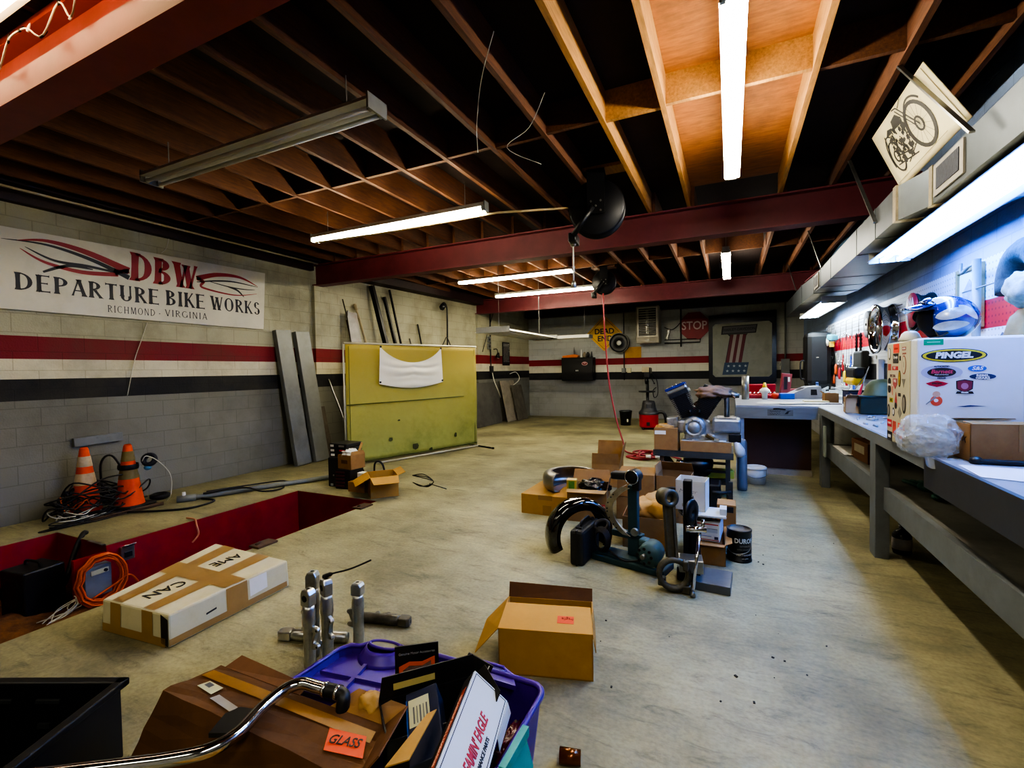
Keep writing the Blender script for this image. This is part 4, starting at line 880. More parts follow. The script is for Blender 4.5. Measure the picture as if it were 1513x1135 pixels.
for y0, y1, q, in ((3.55, 3.98, A), (7.72, 8.08, B)):
    x0 = q[0]; g_ = None
    mb = MB(); mb.b2((x0-.012, y0, q[2]+.03), (x0, y1, q[3]-.02)); g_ = mb.build('grille', mat('grille_frame_paint', '#9c978b', .5, metal=.3), t)
    mb = MB(); mb.b2((x0-.016, y0+.05, q[2]+.065), (x0-.01, y1-.05, q[3]-.05)); mb.build('grille_mesh', mat('dark_mesh', '#1d2230', .6, var=.5, scale=40, bump=.4), g_)
for (p0, p1, lb) in (((1.06, 5.6, 3.55), (1.105, 4.88, 2.74), 'metal hanger strap from the ceiling to the duct just past the taped joint'), ((1.05, 8.2, 3.55), (1.105, 7.45, 2.86), 'thin hanger rod to the duct beyond the near beam'), ((1.03, 10.7, 3.55), (1.14, 10.4, 2.98), 'thin hanger rod to the far narrow end of the duct'), ((1.03, 4.0, 3.545), (1.14, 3.25, 2.75), 'flat metal strap crossing in front of the motorcycle print')):
    mb = MB(); bar(mb, p0, p1, .028 if 'strap' in lb else .014, .012); tag(mb.build('hanger_strap', STEEL), lb, 'strap', 'duct hangers')
# motorcycle print lying on the duct
Bq, Rq, Tq, Lq = Vector((1.20, 4.58, 2.895)), Vector((1.20, 3.42, 2.895)), Vector((1.07, 3.70, 3.39)), Vector((1.05, 4.74, 3.39))
def qd(u, v, o=.0):
    p = (Bq*(1-u)+Rq*u)*(1-v)+(Lq*(1-u)+Tq*u)*v
    n = (Rq-Bq).cross(Lq-Bq).normalized(); n = n if n.x < 0 else -n
    return p+n*o
t = thing('motorcycle_print', 'cream poster board with a drawing of an old motorcycle leaning on the duct', 'poster', (0, 0, 0))
mb = MB(); mb.grid(lambda u, v: qd(u, v, .0), 10, 10); mb.build('board', mat('cream_board', '#cfc49a', .6, var=.06, scale=3, bump=.01), t, solid=.006)
mb = MB()
def poly(pts, o=.006): mb.quad(*[qd(a, b, o) for a, b in pts])
def ring(cu, cv, ru, rv, w, n=26, t0=0, t1=360):
    for i in range(n):
        a, b = R(t0+(t1-t0)*i/n), R(t0+(t1-t0)*(i+1)/n)
        poly([(cu+ru*math.cos(a), cv+rv*math.sin(a)), (cu+ru*math.cos(b), cv+rv*math.sin(b)), (cu+(ru-w)*math.cos(b), cv+(rv-w*1.6)*math.sin(b)), (cu+(ru-w)*math.cos(a), cv+(rv-w*1.6)*math.sin(a))])
def ln(a, b, w, o=.006):
    a, b = Vector((*a, 0)), Vector((*b, 0)); d = b-a; n = Vector((-d.y, d.x, 0)).normalized()*w/2; poly([(a+n)[:2], (b+n)[:2], (b-n)[:2], (a-n)[:2]], o)
ring(.63, .48, .16, .37, .036); ring(.63, .48, .05, .12, .02)
for k in range(14): ln((.63, .48), (.63+.13*math.cos(R(k*25.7)), .48+.31*math.sin(R(k*25.7))), .003)
ring(.2, .42, .09, .26, .02); ring(.2, .42, .04, .1, .02)
ring(.66, .48, .16, .42, .02, 14, 40, 150)
ln((.63, .48), (.50, .95), .014); ln((.60, .47), (.47, .93), .012); ln((.5, .95), (.44, .98), .02); ln((.52, .92), (.60, .99), .012)
poly([(.33, .74), (.36, .88), (.45, .9), (.49, .8), (.44, .72)]); poly([(.2, .76), (.26, .84), (.33, .8), (.3, .74)])
random.seed(21)
for _ in range(80):
    u, v = random.uniform(.2, .5), random.uniform(.22, .72); a = random.uniform(.010, .034); poly([(u, v), (u+a, v+random.uniform(-.02, .02)), (u+a*.9, v+a*2.4), (u-a*.2, v+a*2)])
ln((.2, .42), (.42, .3), .02); ln((.42, .3), (.49, .8), .014); ln((.16, .3), (.46, .2), .02); ln((.12, .44), (.18, .8), .014); ln((.3, .2), (.52, .34), .016); ring(.2, .42, .1, .36, .016, 12, 60, 200)
mb.build('motorcycle_drawing', flat('drawing_ink', '#2f2d27'), t)
mb = MB(); 
for a, b in (((.05, .0), (.98, .06)),): pass
ln((.03, .10), (.80, .10), .006); ln((.965, .03), (.955, .97), .008); mb.build('border_line', flat('drawing_brown', '#6d6238'), t)
# things lying on the duct
mb = MB(); random.seed(8)
mb.grid(lambda u, v: Vector((1.14+.22*v+.02*math.sin(9*u), 5.7+2.0*u, 2.872+.14*math.sin(PI*v)*(0.5+.5*abs(math.sin(7*u+4*v)))*math.sin(PI*min(1, u*1.1+.05)))), 30, 10)
tag(mb.build('blue_cloth', mat('blue_cloth', '#2a5f86', .8, var=.3, scale=12, bump=.3), solid=.01), 'crumpled blue cloth lying along the top of the duct', 'cloth')
mb = MB(); mb.grid(lambda u, v: Vector((1.14+.18*v, 7.9+1.4*u, 2.90+.07*u+.06*math.sin(PI*v)*abs(math.sin(6*u+1))*math.sin(PI*u))), 20, 8)
tag(mb.build('red_cloth', mat('faded_red_cloth', '#8a4a52', .8, var=.3, scale=12, bump=.3), solid=.01), 'faded red cloth lying on the duct behind the blue cloth', 'cloth')
# ================================================================ benches
BG = mat('bench_grey_paint', '#676c6e', .55, var=.18, scale=4, bump=.06, dirt='#50524e', dirt_amt=.5, dirt_scale=3)
BT = mat('bench_top_steel', '#a9adb4', .35, metal=.45, var=.2, scale=3, bump=.03, dirt='#63666c', dirt_amt=.5, dirt_scale=2)
APR = mat('bench_apron_dark', '#424347', .45, metal=.3, var=.2, scale=2, dirt='#3b3a3a', dirt_amt=.5)
t = thing('workbench', 'long grey workbench along the right wall with a low shelf', 'workbench', (1.03, 0, 0))
mb = MB(); mb.b2((.015, -3, .96), (.765, 7.16, 1.02)); mb.b2((.78-.0, 7.16, .96), (.79-.02, 11.0, 1.02)); mb.build('bench_top', BT, t)
mb = MB(); mb.b2((0, 3.46, .93), (.02, 7.15, 1.015)); mb.build('front_edge', BG, t)
mb = MB(); mb.b2((-.012, -3, .835), (.012, 3.46, 1.022)); mb.build('apron', APR, t)
for y in (-1.5, 1.2, 4.58, 7.0, 10.8):
    mb = MB(); mb.b2((.015, y, 0), (.11, y+.16, .96), bev=.004) if y < 10 else mb.b2((.3, y, 0), (.4, y+.1, .96)); mb.build('leg', BG, t)
mb = MB(); mb.b2((.11, -3, .53), (.765, 7.0, .56)); mb.build('shelf', mat('shelf_dusty', '#77766c', .8, var=.3, scale=5, dirt='#3b3a34', dirt_amt=.7), t)
mb = MB(); mb.b2((.07, -3, .40), (.11, 7.0, .575)); mb.build('shelf_rail', BG, t)
t = thing('cross_bench', 'steel-fronted bench across the aisle at the end of the long workbench', 'workbench', (0, 0, 0))
mb = MB(); mb.b2((.07, 7.17, .975), (1.79, 9.7, 1.02)); mb.b2((.95, 9.7, .975), (1.79, 11, 1.02)); mb.build('bench_top', BT, t)
mb = MB(); mb.b2((.07, 7.15, .845), (1.028, 7.17, 1.0)); mb.build('front_plate', mat('brushed_front', '#9ea2a2', .3, metal=.8, var=.15, scale=2, stretch=(1, 1, 8)), t)
for x, y in ((.07, 7.18), (.07, 9.5), (1.5, 9.5)):
    mb = MB(); mb.b2((x, y, 0), (x+.1, y+.1, .975), bev=.004); mb.build('leg', mat('blue_grey_paint', '#8391a3', .5, var=.15), t)
mb = MB(); mb.b2((.18, 7.72, .06), (1.03, 7.75, .97)); mb.build('back_panel', mat('brown_hardboard', '#3f2417', .6, var=.25, scale=2), t)
mb = MB(); mb.b2((.18, 7.62, 0), (1.03, 7.72, .07)); mb.build('kick_board', mat('pale_kick_board', '#8e867a', .7, var=.2), t)
t = thing('bench_plate', 'small engraved plate with black lettering on the front of the cross bench', 'plate', (.60, 7.1505, .93))
mb = MB(); mb.box((0, -.003, 0), (.30, .006, .085)); mb.build('plate', STEEL, t)
for k in range(2):
    mb = MB(); mb.tube(smooth([(-.12+.011*i, -.0072, .016-.034*k+.012*math.sin(i*2.4+k)*(1 if i % 3 else .4)) for i in range(12)], 4), .0022, 5); mb.build('script_lettering', INK, t)
mb = MB(); mb.prism([(.05, -.02), (.08, .02), (.13, .03), (.10, .012), (.09, -.015)], .002, FB@Matrix.Translation((0, 0, .0064))); mb.build('swoosh', INK, t)
mb = MB(); mb.cyl((.62, 7.144, .985), (.60, 7.144, .985), .008, n=6); 
mb.tube(smooth([(.52, 7.14, .98), (.58, 7.13, .985), (.66, 7.14, .975)]), .012, 6); tag(mb.build('cable_stub', WIREB), 'black cable stub on the front edge of the cross bench above the plate', 'cable')
# shelf things
t = thing('shelf_carton', 'worn brown carton on the low shelf left of the bench leg', 'box', (1.30, 5.9, .562), 4)
mb = MB(); mb.box((0, 0, .1), (.18, .5, .2)); mb.build('carton', CARDD, t); mb = MB(); mb.box((-.092, 0, .12), (.004, .3, .08)); mb.build('label', mat('old_label', '#a59a80', .7, var=.2), t)
t = thing('grey_bin', 'dark grey bin at the back of the low shelf behind the carton', 'bin', (1.55, 6.1, .562)); mb = MB(); mb.box((0, 0, .14), (.3, .6, .28), top=1.1); mb.build('bin', DKG, t)
mb = MB(); mb.b2((1.12, 6.1, .577), (1.30, 6.75, .581)); tag(mb.build('paper_sheet', WHITE), 'white paper sheet on the low shelf near the cross bench', 'paper')
mb = MB(); mb.b2((1.045, 6.80, .42), (1.065, 6.90, .80), bev=.004); tag(mb.build('hanging_scraper', mat('pale_green_strip', '#9aa59a', .5)), 'narrow pale strip hanging under the corner of the two benches', 'strip')
mb = MB(); random.seed(14)
for i in range(12):
    x, y = 1.42+random.uniform(-.1, .1), 4.35+random.uniform(-.22, .3); mb.ball((x, y, .575+random.uniform(.01, .06)), random.uniform(.03, .06), 8, 0, (1, 1.5, .6))
for i in range(4): mb.tube(smooth([(1.36+.04*i, 4.55, .59), (1.3+.05*i, 4.72, .60), (1.30+.05*i, 4.85, .585)]), .017, 6)
tag(mb.build('work_gloves', mat('green_glove', '#0f4a38', .7, var=.3, scale=15, bump=.3)), 'pair of dark green gloves lying on the low shelf right of the bench leg', 'gloves')
t = thing('oil_bottle', 'dark bottle with a pale label on the floor behind the bench leg', 'bottle', (1.27, 4.78, 0))
mb = MB(); mb.lathe([(0, 0), (.06, 0), (.065, .02), (.065, .15), (.05, .18), (.022, .2), (.022, .235), (0, .235)], n=18); mb.build('bottle', mat('dark_bottle', '#23211f', .25, var=.2), t)
mb = MB(); mb.lathe([(.0655, .04), (.067, .04), (.067, .13), (.0655, .13)], n=18, close=True); mb.build('label', mat('bottle_label', '#a8a29a', .6, var=.2), t)
mb = MB(); mb.cyl((0, 0, .235), (0, 0, .26), .025, n=12); mb.build('cap', BLK, t)
t = thing('white_bucket', 'white plastic bucket with a lid on the floor beside the cross bench leg', 'bucket', (.30, 6.98, 0))
mb = MB(); mb.lathe([(0, 0), (.115, 0), (.125, .2), (0, .2)], n=24); mb.build('pail', mat('bucket_white', '#b9b7ad', .45, var=.12, dirt='#7d7666', dirt_amt=.4), t)
mb = MB(); mb.lathe([(.126, .19), (.135, .195), (.135, .215), (.12, .225), (.11, .21), (0, .21)], n=24); mb.build('lid', WHITE, t)
mb = MB(); mb.tube(smooth([(-.13, 0, .19), (-.13, -.06, .12), (0, -.14, .09), (.13, -.06, .12), (.13, 0, .19)]), .004, 6); mb.build('handle', STEEL, t)
# ================================================================ fridge with stickers
t = thing('mini_fridge', 'small white sticker-covered fridge standing on the workbench', 'fridge', (1.0, 3.62, 1.021))
CRM = mat('fridge_cream', '#bdb79a', .4, var=.06, bump=0); FRW = mat('fridge_white', '#cfd4da', .35, var=.05, bump=0)
mb = MB(); mb.b2((0, .02, .0), (.47, .48, .675), bev=.008); CB2 = mb.build('cabinet', CRM, t)
mb = MB(); mb.b2((0, -.10, .012), (.475, .012, .68), bev=.014); D_ = mb.build('door', FRW, t)
mb = MB(); mb.b2((.003, .008, .015), (.467, .022, .672)); mb.build('door_gasket', mat('gasket_grey', '#9a9c98', .6), t)
FD = lambda x, z, o=0: Matrix.Translation((x, -.1005-o, z))@FB
# stickers as children of the door
def stick(parent, M, shape, m, nm='sticker'):
    mb = MB(); mb.prism(shape, .0008, M); return mb.build(nm, m, parent)
W_ = flat('st_white', '#dcdcdc'); BK = flat('st_black', '#121216'); YL = flat('st_yellow', '#d9c11c'); GR = flat('st_green', '#17935a'); NV = flat('st_navy', '#1c2352'); PK = flat('st_pink', '#c83a55'); RD = flat('st_red', '#b01226'); BU = flat('st_blue', '#2a4fb0'); LV = flat('st_lavender', '#a7a5bb'); MG = flat('st_magenta', '#7d1836'); OR = flat('st_orange', '#d4502c'); GN = flat('st_gold', '#9a7a20'); GY = flat('st_grey', '#7c7a74')
def rc(w, h): return [(-w/2, -h/2), (w/2, -h/2), (w/2, h/2), (-w/2, h/2)]
def stack(par, F, x, z, items, nm='sticker'):
    """layered sticker: first item the backing (sticker), the rest its children."""
    base = None
    for k, it in enumerate(items):
        M = F(x, z, .0003+.0009*k)
        if it[0] == 't':
            text('sticker_lettering', it[1], it[2], it[3], M@Matrix.Translation((it[4] if len(it) > 4 else 0, it[5] if len(it) > 5 else 0, 0)), par, shear=it[6] if len(it) > 6 else 0, sx=it[7] if len(it) > 7 else 1, off=it[8] if len(it) > 8 else .0006, ext=.0003)
        else: stick(par, M, it[0], it[1], nm)
stack(D_, FD, .075, .655-.0, [(rc(.09, .035), GR), (rc(.06, .004), flat('st_mint', '#7fd0a8'))])
stack(D_, FD, .165, .575, [(ellipse(0, 0, .147, .04), NV), (ellipse(0, 0, .140, .036), YL), (ellipse(0, 0, .125, .028), BK), ('t', 'PINGEL', .046, W_, 0, 0, .15, 1.1, .0025)])
stack(D_, FD, .112, .478, [(ellipse(0, 0, .094, .042), LV), (ellipse(0, 0, .065, .027), BK), ('t', 'Barnett', .032, PK, 0, .004, .2, 1, .001), ('t', 'PERFORMANCE', .009, W_, .0, -.014, 0, 1, 0), ('t', 'AUTHORIZED', .011, INK, 0, .034), ('t', 'DEALER', .011, INK, 0, -.034)])
stack(D_, FD, .268, .498, [(ellipse(0, 0, .043, .02), W_), (ellipse(0, 0, .041, .018), BU), ('t', 'S&S', .028, W_, 0, 0, .3, 1.1)])
stack(D_, FD, .292, .452, [(ellipse(0, 0, .057, .017), NV), ('t', 'REBEL', .017, W_, 0, .006, 0, 1.2), ('t', 'GEARS', .017, W_, 0, -.009, 0, 1.2)])
stack(D_, FD, .092, .41, [([(-.052, .004), (-.03, .012), (0, .02), (.03, .012), (.052, .004), (.035, -.008), (0, -.018), (-.035, -.008)], RD), ('t', 'SPECIAL', .013, BK, 0, .003)])
stack(D_, FD, .215, .392, [([(-.038, .036), (0, .045), (.038, .036), (.036, -.01), (.0, -.036), (-.036, -.01)], BK), ([(-.033, .032), (0, .040), (.033, .032), (.031, -.008), (.0, -.030), (-.031, -.008)], MG), (ellipse(0, .006, .016, .018), flat('st_rose', '#b06a80')), ([(-.04, -.038), (.04, -.038), (.034, -.024), (-.034, -.024)], BK), ('t', 'TRASK', .011, W_, 0, -.031)])
stack(D_, FD, .09, .322, [(ellipse(0, -.01, .028, .03), OR), (ellipse(0, .028, .018, .018), flat('st_skin', '#c79a7c')), ([(-.05, -.03), (-.046, -.034), (.0, .01), (-.006, .016)], GY), (ellipse(-.002, -.008, .01, .01), W_)])
stack(D_, FD, .24, .285, [([(-.06, -.006), (0, .004), (.07, -.001), (.02, -.004), (-.02, -.008)], flat('st_ink_blue', '#2a2f5e'))], 'pen_mark')
# cream side, facing the aisle (-X): local x runs +Y -> towards the left in the photograph
SD = lambda y, z, o=0: Matrix(((0,0,-1,-.0005-o),(-1,0,0,y),(0,1,0,z),(0,0,0,1)))
side = [
 (.40, .60, [(ellipse(0, 0, .022, .042), BK), (ellipse(0, .004, .015, .032), W_)]),
 (.26, .635, [(rc(.12, .06), flat('st_bright_red', '#e0402c')), ('t', 'xtreme', .024, flat('st_dkred', '#8c1410'))]),
 (.27, .568, [(rc(.11, .065), BK), ('t', 'Dynojet', .026, W_, 0, .008)]), (.18, .568, [(rc(.026, .03), BK)]),
 (.105, .628, [(rc(.07, .022), flat('st_dull_red', '#8e3a3c')), ('t', 'RACING', .014, W_)]), (.10, .598, [('t', 'pro parts', .018, flat('st_dull_red', '#8e3a3c'))]),
 (.40, .51, [(rc(.065, .045), flat('st_brick', '#9a3a2e'))]), (.28, .503, [(rc(.12, .026), RD), ('t', 'YOST', .02, W_, -.01)]),
 (.105, .525, [(ellipse(0, 0, .04, .06), flat('st_dull_red', '#8e3a3c')), (ellipse(0, 0, .034, .053), CRM), ('t', '1', .05, GY)]),
 (.33, .45, [('t', 'SPEC SEAL', .026, flat('st_plum', '#5a2a44'))]),
 (.19, .435, [(ellipse(0, 0, .026, .055), BK), (ellipse(0, 0, .02, .046), GN), ('t', 'V', .03, YL)]),
 (.11, .415, [([(-.034, .02), (.034, .02), (.012, -.012), (.0, -.035), (-.012, -.012)], GY)]),
 (.40, .39, [(ellipse(0, .022, .032, .025), BK), (ellipse(0, -.03, .032, .028), BK), (rc(.07, .012), W_)]),
 (.28, .405, [([(-.045, .03), (.045, .03), (.045, -.01), (0, -.042), (-.045, -.01)], flat('st_shield', '#a8454c')), ('t', 'PRO', .026, W_, 0, .012)]), (.335, .35, [([(-.014, .03), (.014, .03), (.008, -.03), (-.008, -.03)], flat('st_salmon', '#c77a68'))]),
 (.36, .285, [(rc(.075, .032), flat('st_olive', '#a39a1c')), ('t', 'WIZ', .022, BK)]),
 (.26, .275, [([(-.024, -.025), (.024, -.025), (.022, .015), (0, .07), (-.022, .015)], flat('st_flame', '#b0343a')), (ellipse(0, -.022, .024, .022), BK)]),
 (.19, .33, [(rc(.05, .022), BK)]), (.10, .275, [(ellipse(0, 0, .038, .062), BK), (ellipse(0, 0, .024, .044), GY)]),
 (.415, .21, [(ellipse(0, 0, .03, .045), BK), (ellipse(0, 0, .02, .03), GY)]), (.31, .208, [(ellipse(0, 0, .024, .03), NV), (ellipse(0, 0, .015, .018), W_)]),
 (.18, .215, [([(-.04, 0), (0, .04), (.04, 0), (0, -.04)], GY)]),
 (.395, .125, [(rc(.10, .05), RD), ('t', 'FEULING', .018, W_)]), (.29, .105, [(rc(.07, .085), flat('st_coral', '#c4463a'))]), (.15, .125, [(rc(.13, .04), OR), (rc(.05, .03), BU), ('t', 'AMSOIL', .026, W_)]),
 (.15, .06, [('t', 'Cosmo', .05, OR, 0, 0, .2)]), (.39, .035, [(rc(.11, .065), BK), (rc(.06, .02), W_)])]
for y, z, it in side: stack(CB2, lambda a, b, o: SD(a+.02, b, o), y, z, it)
# helmet on the fridge
t = thing('helmet', 'glossy blue open-face helmet with silver scallops and a peak, on the fridge', 'helmet', (1.17, 3.70, 1.704), 0)
def helm_mat():
    m = mat('helmet_blue', '#05246f', .12, var=.1, scale=2, bump=0, coat=1)
    return m
HB = helm_mat(); HS = mat('helmet_silver', '#b9b8ae', .25, metal=.3, var=.2, scale=25, bump=.02, coat=.8)
mb = MB(); rx, ry, rz_ = .150, .125, .132; hc = Vector((.015, 0, .118))
def hs(th, ph, k=1):   # th: around Z (0 = +x rear), ph: elevation
    return hc+Vector((rx*k*math.cos(ph)*math.cos(th), ry*k*math.cos(ph)*math.sin(th), rz_*k*math.sin(ph)))
# shell: skip the face opening (around -x, below the brow)
n, mE = 40, 20
def inface(th, ph): return abs(math.atan2(math.sin(th-PI), math.cos(th-PI))) < .98 and ph < .38
for i in range(n):
    for j in range(mE):
        t0, t1 = 2*PI*i/n, 2*PI*(i+1)/n; p0, p1 = -1.05+(PI/2+1.05)*j/mE, -1.05+(PI/2+1.05)*(j+1)/mE
        if inface((t0+t1)/2, (p0+p1)/2): continue
        try:
            f = mb.bm.faces.new([mb.bm.verts.new(v) for v in (hs(t0, p0), hs(t1, p0), hs(t1, p1), hs(t0, p1))]); f.smooth = True
        except ValueError: pass
bmesh.ops.remove_doubles(mb.bm, verts=mb.bm.verts[:], dist=1e-4)
sh = mb.build('shell', HB, t, solid=.012)
mb = MB(); mb.grid(lambda u, v: hs(2*PI*u, -1.0+(PI/2+1.0)*v, .90), 28, 12); mb.build('lining', mat('helmet_lining', '#0a0c14', .9, var=.2), t)
def patch(nm, fn, nu=16, nv=6):
    mb = MB(); mb.grid(lambda u, v: hs(*fn(u, v), 1.056), nu, nv); mb.build(nm, HS, t)
def scal(thc, phc, L_, Wd, ang):
    def fn(u, v):
        s = (u-.15)*L_; w = Wd*math.sin(PI*min(1, max(0, u)))**.6*(1-.35*u)*(v-.5)
        return (thc+(s*math.cos(ang)-w*math.sin(ang)), phc+(s*math.sin(ang)+w*math.cos(ang)))
    return fn
# the near side of the helmet faces -Y (theta = -90 deg)
patch('scallop', scal(R(-112), .05, 1.15, .55, .30)); patch('scallop', scal(R(-118), -.42, 1.2, .5, .12)); patch('scallop', scal(R(-75), .42, .95, .4, -.75)); patch('scallop', scal(R(-150), .85, 1.3, .7, .15))
patch('scallop', scal(R(112), .05, 1.15, .55, .30)); patch('scallop', scal(R(-20), -.2, .8, .6, .0))
mb = MB(); mb.grid(lambda u, v: hc+Vector((-.10-.13*v*math.cos((u-.5)*1.6)+.02, .115*(u-.5)*2*(1-.25*v*v), .075-.035*v+.03*math.cos((u-.5)*2.6))), 16, 6); mb.build('peak', HB, t, solid=.008)
mb = MB(); mb.grid(lambda u, v: hc+Vector((-.09-.03*v, .085*(u-.5)*2, .112-.026*v+.016*math.cos((u-.5)*2.6))), 12, 3); mb.build('peak_tab', HB, t, solid=.012)
for y in (-.1, 0, .1):
    mb = MB(); p = hc+Vector((-.088, y, .10-.2*y*y)); mb.ball(p, .009, 8); mb.build('snap', CHROME, t)
mb = MB(); mb.tube(smooth([hc+Vector((-.02, -.11, -.09)), hc+Vector((-.06, -.1, -.112)), hc+Vector((-.09, -.06, -.114))]), .006, 6); mb.build('chin_strap', BLK, t)
mb = MB(); mb.lathe([(0, 0), (.055, 0), (.06, .01), (.05, .03), (.045, .045), (.03, .06), (0, .065)], (1.055, 3.84, 1.70), 16); mb.tube(smooth([(1.05, 3.83, 1.75), (1.03, 3.8, 1.80), (1.03, 3.82, 1.86)]), .005, 6)
tag(mb.build('plastic_fitting', mat('white_plastic', '#c9c7b8', .4, var=.1)), 'small white plastic part with a wire beside the blue helmet on the fridge', 'part')
# bag, carton, paper on the bench in front of the fridge
def clear_mat(name, c, a=.35):
    m = mat(name, c, .12, var=.15, scale=9, bump=.35, alpha=a, spec=.9); return m
PLAST = clear_mat('clear_plastic_bag', '#cfd3d2', .34)
mb = MB(); random.seed(31)
t_ = bmesh.new(); bmesh.ops.create_icosphere(t_, subdivisions=4, radius=1)
from mathutils import noise as NZ
def crumple(c, s, seed, amp=.22, fr=2.2, floor=None, sub=4):
    b = bmesh.new(); bmesh.ops.create_icosphere(b, subdivisions=sub, radius=1)
    for v in b.verts:
        d = v.co.normalized(); k = 1+amp*(NZ.noise(d*fr+Vector((seed, 0, 0)))+.6*abs(NZ.noise(d*fr*2.7+Vector((0, seed, 0)))))
        p = Vector((d.x*s[0]*k, d.y*s[1]*k, d.z*s[2]*k))+Vector(c)
        if floor is not None: p.z = max(p.z, floor)
        v.co = p
    return b
def crumple_mb(mb, *a, **k):
    b = crumple(*a, **k); b.verts.index_update(); mi = k.get('mi', 0)
    mb._add([v.co.copy() for v in b.verts], [[w.index for w in f.verts] for f in b.faces], mi, True); b.free()
def bagmesh(mb, c, sz, seed, sub=5):
    b = bmesh.new(); bmesh.ops.create_icosphere(b, subdivisions=sub, radius=1)
    for v in b.verts:
        d = v.co.normalized(); rg = lambda f, o: 1-abs(NZ.noise(d*f+Vector((seed+o, o, 0))))*2
        k = 1+.16*rg(1.6, 0)+.11*rg(3.6, 3)+.05*rg(8, 7); p = Vector((d.x*sz[0]*k, d.y*sz[1]*k, d.z*sz[2]*k))+Vector(c); p.z = max(p.z, 1.0235+.004*rg(6, 2)); v.co = p
    b.verts.index_update(); mb._add([v.co.copy() for v in b.verts], [[w.index for w in f.verts] for f in b.faces], 0, False); b.free()
mb = MB(); bagmesh(mb, (1.02, 3.40, 1.135), (.125, .085, .112), 2.3)
mb.grid(lambda u, v: Vector((.98+.17*u, 3.32-.02*v+.01*math.sin(20*u), 1.03-.04*v*(1+.5*math.sin(9*u)))), 14, 4)
t = thing('plastic_bag', 'clear plastic bag of crumpled packing slumped in front of the fridge', 'bag', (0, 0, 0)); mb.build('bag', PLAST, t)
mb = MB(); bagmesh(mb, (1.025, 3.41, 1.11), (.10, .06, .08), 5.1, 4); mb.build('packing', mat('white_packing', '#b9b6a6', .35, var=.4, scale=20, bump=.3, alpha=.55), t)
t = thing('bench_carton', 'brown carton with handwriting standing on the workbench in front of the fridge', 'box', (1.15, 3.44, 1.0215), 6)
def carton(t, w, d, h, m, th=.005, flaps=(), inner=CARDI, lid=None):
    """open carton centred on its base; flaps: (side, angle_out_deg, length[, material]) side in 'xXyY'."""
    mb = MB()
    mb.b2((-w/2, -d/2, 0), (w/2, d/2, th)); mb.b2((-w/2, -d/2, 0), (-w/2+th, d/2, h)); mb.b2((w/2-th, -d/2, 0), (w/2, d/2, h)); mb.b2((-w/2, -d/2, 0), (w/2, -d/2+th, h)); mb.b2((-w/2, d/2-th, 0), (w/2, d/2, h))
    body = mb.build('carton', m, t)
    for f in flaps:
        s, a, L_ = f[:3]; mm = f[3] if len(f) > 3 else m; mb = MB(); c, sn = math.sin(R(a)), math.cos(R(a))
        if s in 'xX':
            k = 1 if s == 'X' else -1; hx = k*w/2; e = .02
            P = [Vector((hx, -d/2, h)), Vector((hx, d/2, h)), Vector((hx+k*L_*c, d/2-e, h+L_*sn)), Vector((hx+k*L_*c, -d/2+e, h+L_*sn))]
        else:
            k = 1 if s == 'Y' else -1; hy = k*d/2; e = .012
            P = [Vector((-w/2, hy, h)), Vector((w/2, hy, h)), Vector((w/2-e, hy+k*L_*c, h+L_*sn)), Vector((-w/2+e, hy+k*L_*c, h+L_*sn))]
        mb.quad(*P); mb.build('flap', mm, t, solid=.004)
    return body
mb = MB(); mb.b2((0, -.14, 0), (.45, .14, .005)); mb.b2((0, -.14, 0), (.005, .14, .20)); mb.b2((.445, -.14, 0), (.45, .14, .20)); mb.b2((0, -.14, 0), (.45, -.135, .20)); mb.b2((0, .135, 0), (.45, .14, .20)); mb.build('carton', CARD, t)
mb = MB(); mb.quad((.01, -.14, .2), (.44, -.14, .2), (.43, -.03, .205), (.02, -.03, .205)); mb.build('flap', CARD, t, solid=.004)
mb = MB(); mb.quad((.01, .14, .2), (.44, .14, .2), (.43, .05, .215), (.02, .05, .215)); mb.build('flap', CARD, t, solid=.004)
mb = MB(); mb.box((.24, -.1415, .13), (.08, .002, .14)); mb.build('tape', TAPE, t)
HWR = flat('handwriting', '#321604')
SL2 = lambda y, z: Matrix(((0,0,-1,-.001),(-1,0,0,y),(0,1,0,z),(0,0,0,1)))
text('handwriting', '50', .055, HWR, SL2(.085, .12), t, shear=.2, off=.001); text('handwriting', 'EACH', .042, HWR, SL2(.075, .075), t, shear=.1, off=.001); text('handwriting', '1 BX', .05, HWR, SL2(-.055, .12)@Matrix.Rotation(-.2, 4, 'Z'), t); mb = MB(); mb.prism([(-.06, 0), (.06, -.012), (.06, -.006), (-.06, .006)], .001, SL2(.02, .045)); mb.build('handwriting', HWR, t)
mb = MB(); mb.b2((1.16, 3.22, 1.0215), (1.7, 3.27, 1.045), bev=.008); mb.ball((1.17, 3.245, 1.036), .03, 8, 0, (1, 1, .8)); tag(mb.build('black_strip', BLK), 'black rubber strip lying in front of the carton on the workbench', 'strip')
mb = MB(); mb.quad((1.07, 3.16, 1.0235), (1.75, 3.06, 1.0235), (1.7, 2.6, 1.0235), (1.045, 2.85, 1.0235)); tag(mb.build('paper_sheet', mat('paper_bluewhite', '#cdd2dc', .7, var=.05), solid=.0015), 'white papers on the near end of the workbench', 'paper')
